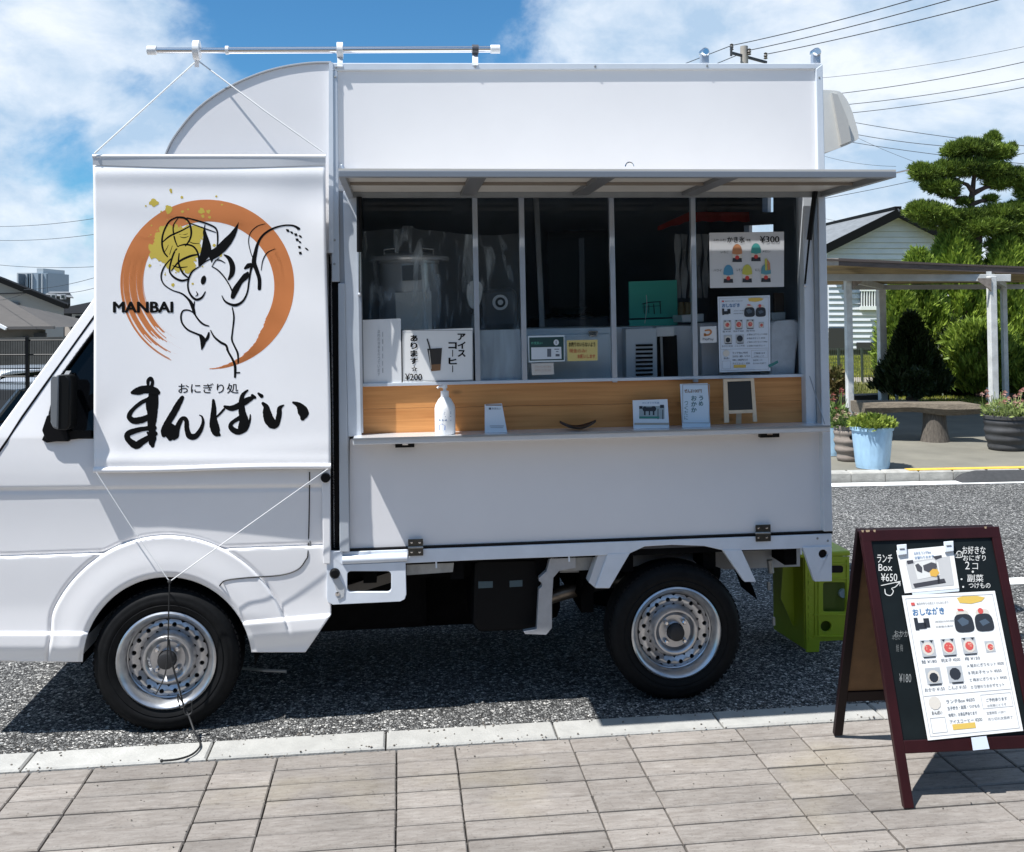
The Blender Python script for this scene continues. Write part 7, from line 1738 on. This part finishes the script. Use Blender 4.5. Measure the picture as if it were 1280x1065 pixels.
# ================================================================== POLE AND WIRES
up_ = thing('utility_pole', Vector((D(930, 400, 26).x, D(930, 400, 26).y, 0)), 'top of a concrete utility pole with a crossarm seen above the truck roof', 'utility pole')
pb_ = D(930, 58, 26); MB().tube([Vector((pb_.x, pb_.y, 0)), pb_], [.14, .10], 14).build('pole', mat('pole_concrete', (.34, .31, .27), .85, var=.1, vscale=3), up_, smooth=60)
MB().bar(D(914, 66, 25.8), D(958, 78, 26.3), .06, .06).build('crossarm', mat('crossarm_steel', (.08, .08, .085), .5, .5), up_)
MB().bar(D(914, 58, 25.8), D(914, 70, 25.8), .05, .05).build('crossarm_end', mat('crossarm_steel', (.08, .08, .085), .5, .5), up_)
for x, y in ((914.5, 56), (936.5, 62), (957, 67)):
    MB().lathe([(.03, -.10), (.055, -.08), (.03, -.05), (.055, -.02), (.03, .02), (.05, .05), (0, .08)], D(x, y+2, 25.9), 'Z', 12).build('insulator', mat('insulator_brown', (.10, .09, .08), .35), up_, smooth=40)
WIRE = mat('wire_black', (.02, .022, .025), .6)
def wire(a, b, da, db, r, label, sag=.15, group='overhead wires'):
    A1, B1_ = D(*a, da), D(*b, db); pts = []
    for i in range(13): t = i/12; p = A1.lerp(B1_, t); p.z -= sag*4*t*(1-t); pts.append(p)
    return tag(MB().tube(pts, r, 5).build('overhead_wire', WIRE, smooth=60), label, 'wire', group)
for k, (a, b) in enumerate((((914, 57), (1160, -6)), ((936, 63), (1215, -8)), ((957, 68), (1270, -6)))):
    wire(a, b, 26, 20, .011, ('highest', 'middle', 'lowest')[k]+' of the three bold wires rising right from the utility pole', .05)
for k, (a, b) in enumerate((((914, 57), (850, 82)), ((936, 63), (880, 86)))): wire(a, b, 26, 30, .011, ('upper', 'lower')[k]+' wire dropping left from the utility pole behind the truck roof', 0)
MB_ = MB(); pA = D(976, 53, 25.2); 
ws_ = [((1020, 98), (1300, 54), 'thin faint wire just above the tail cowl rising to the right'), ((1020, 120), (1300, 73), 'wire leaving the top of the white tail cowl, rising right'), ((1020, 134), (1300, 94), 'second wire right of the cowl, with a dark splice'), ((1020, 145), (1300, 105), 'third wire right of the cowl, rising gently'),
       ((1020, 144), (1320, 186), 'uppermost wire sagging right towards the pine top'), ((1020, 157), (1200, 184), 'middle wire falling right behind the pine'), ((1020, 170), (1320, 208), 'lower wire falling right from the cowl to the pine'), ((1030, 150), (1160, 208), 'steep faint wire falling to the awning tip'), ((1020, 192), (1120, 208), 'short faint wire under the tail cowl'), ((1025, 249), (1300, 186), 'wire rising right just under the awning tip'), ((1025, 272), (1140, 282), 'faint wire just above the white house roof'), ((1195, 268), (1300, 248), 'dark wire crossing the gap between the pine pads')]
for i, (a, b, l) in enumerate(ws_): wire(a, b, 34+i, 30+i*.7, .012 if i not in (0, 7, 8, 10) else .007, l, .12)
MB().tube([D(1182, 112.2, 34.4), D(1200, 109.4, 34.2)], .03, 6)
for i, (a, b, l) in enumerate((((-20, 283), (125, 272), 'faint wire highest in the left sky, beside the banner'), ((-20, 329), (125, 333), 'nearly level wire above the far tower, left'), ((-20, 300), (125, 292), 'second faint wire in the left sky'), ((30, 362), (125, 345), 'wire climbing right from behind the beige house'), ((60, 366), (125, 358), 'lower wire climbing right above the dormers'), ((-20, 375), (30, 367), 'dark wire crossing the beige gable'))):
    wire(a, b, 40, 34, .009, l, .1)
MB_ = MB().tube([D(103, 281, 30), D(118, 270, 30)], .02, 5)

# clipped hedge running behind the truck, beyond the road
ha_, hb2_ = D(150, 430, 26), D(985, 425, 26); n = 26000; u_ = rng.uniform(0, 1, n); side_ = rng.uniform(0, 1, n)
w_h = 1.0; hh_ = 1.7
pos_ = np.outer(1-u_, np.array([ha_.x, ha_.y, 0]))+np.outer(u_, np.array([hb2_.x, hb2_.y, 0]))
top_ = side_ > .55; lum_ = .12*np.sin(u_*60)+.08*np.sin(u_*171)
pos_[:, 1] += np.where(top_, rng.uniform(0, w_h, n), rng.uniform(-.06, .08, n)-lum_)
pos_[:, 2] = np.where(top_, hh_+lum_+rng.normal(0, .04, n), rng.uniform(0, hh_, n))
hg = thing('hedge', (ha_+hb2_)/2, 'long clipped hedge across the road, hidden behind the truck', 'hedge')
leaf_mesh(pos_, np.where(top_[:, None], [0, 0, 1.], [0, -1., .4]), .16, .04, .5).build('foliage', THUJ, hg, fix=False)
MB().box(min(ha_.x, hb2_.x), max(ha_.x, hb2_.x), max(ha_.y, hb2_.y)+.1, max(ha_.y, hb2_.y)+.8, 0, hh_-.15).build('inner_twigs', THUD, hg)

# ================================================================== UNSEEN HALL BEHIND THE CAMERA (added to darken window reflections and cut fill light)
hall = thing('unseen_hall', (1, -11, 0), 'unseen low brown hall added behind the photographer for dark window reflections and less fill', 'building')
HW = mat('brown_hall_cladding', (.085, .07, .06), .8, var=.15, vscale=1.5); HG = mat('hall_glass', (.012, .015, .018), .1)
MB().box(-16, 18, -16, -11, 0, 3.3).build('wall', HW, hall)
MB().box(-16.8, 18.8, -16.5, -10.2, 3.3, 3.55).build('roof', mat('hall_roof', (.10, .10, .105), .6), hall)
for i in range(8):
    w = MB().box(-14.6+4*i, -12+4*i, -11, -10.96, .3, 2.6).build('window', HG, hall); MB().box(-13.34+4*i, -13.26+4*i, -10.96, -10.93, .3, 2.6).build('window_mullion', ALU, w)
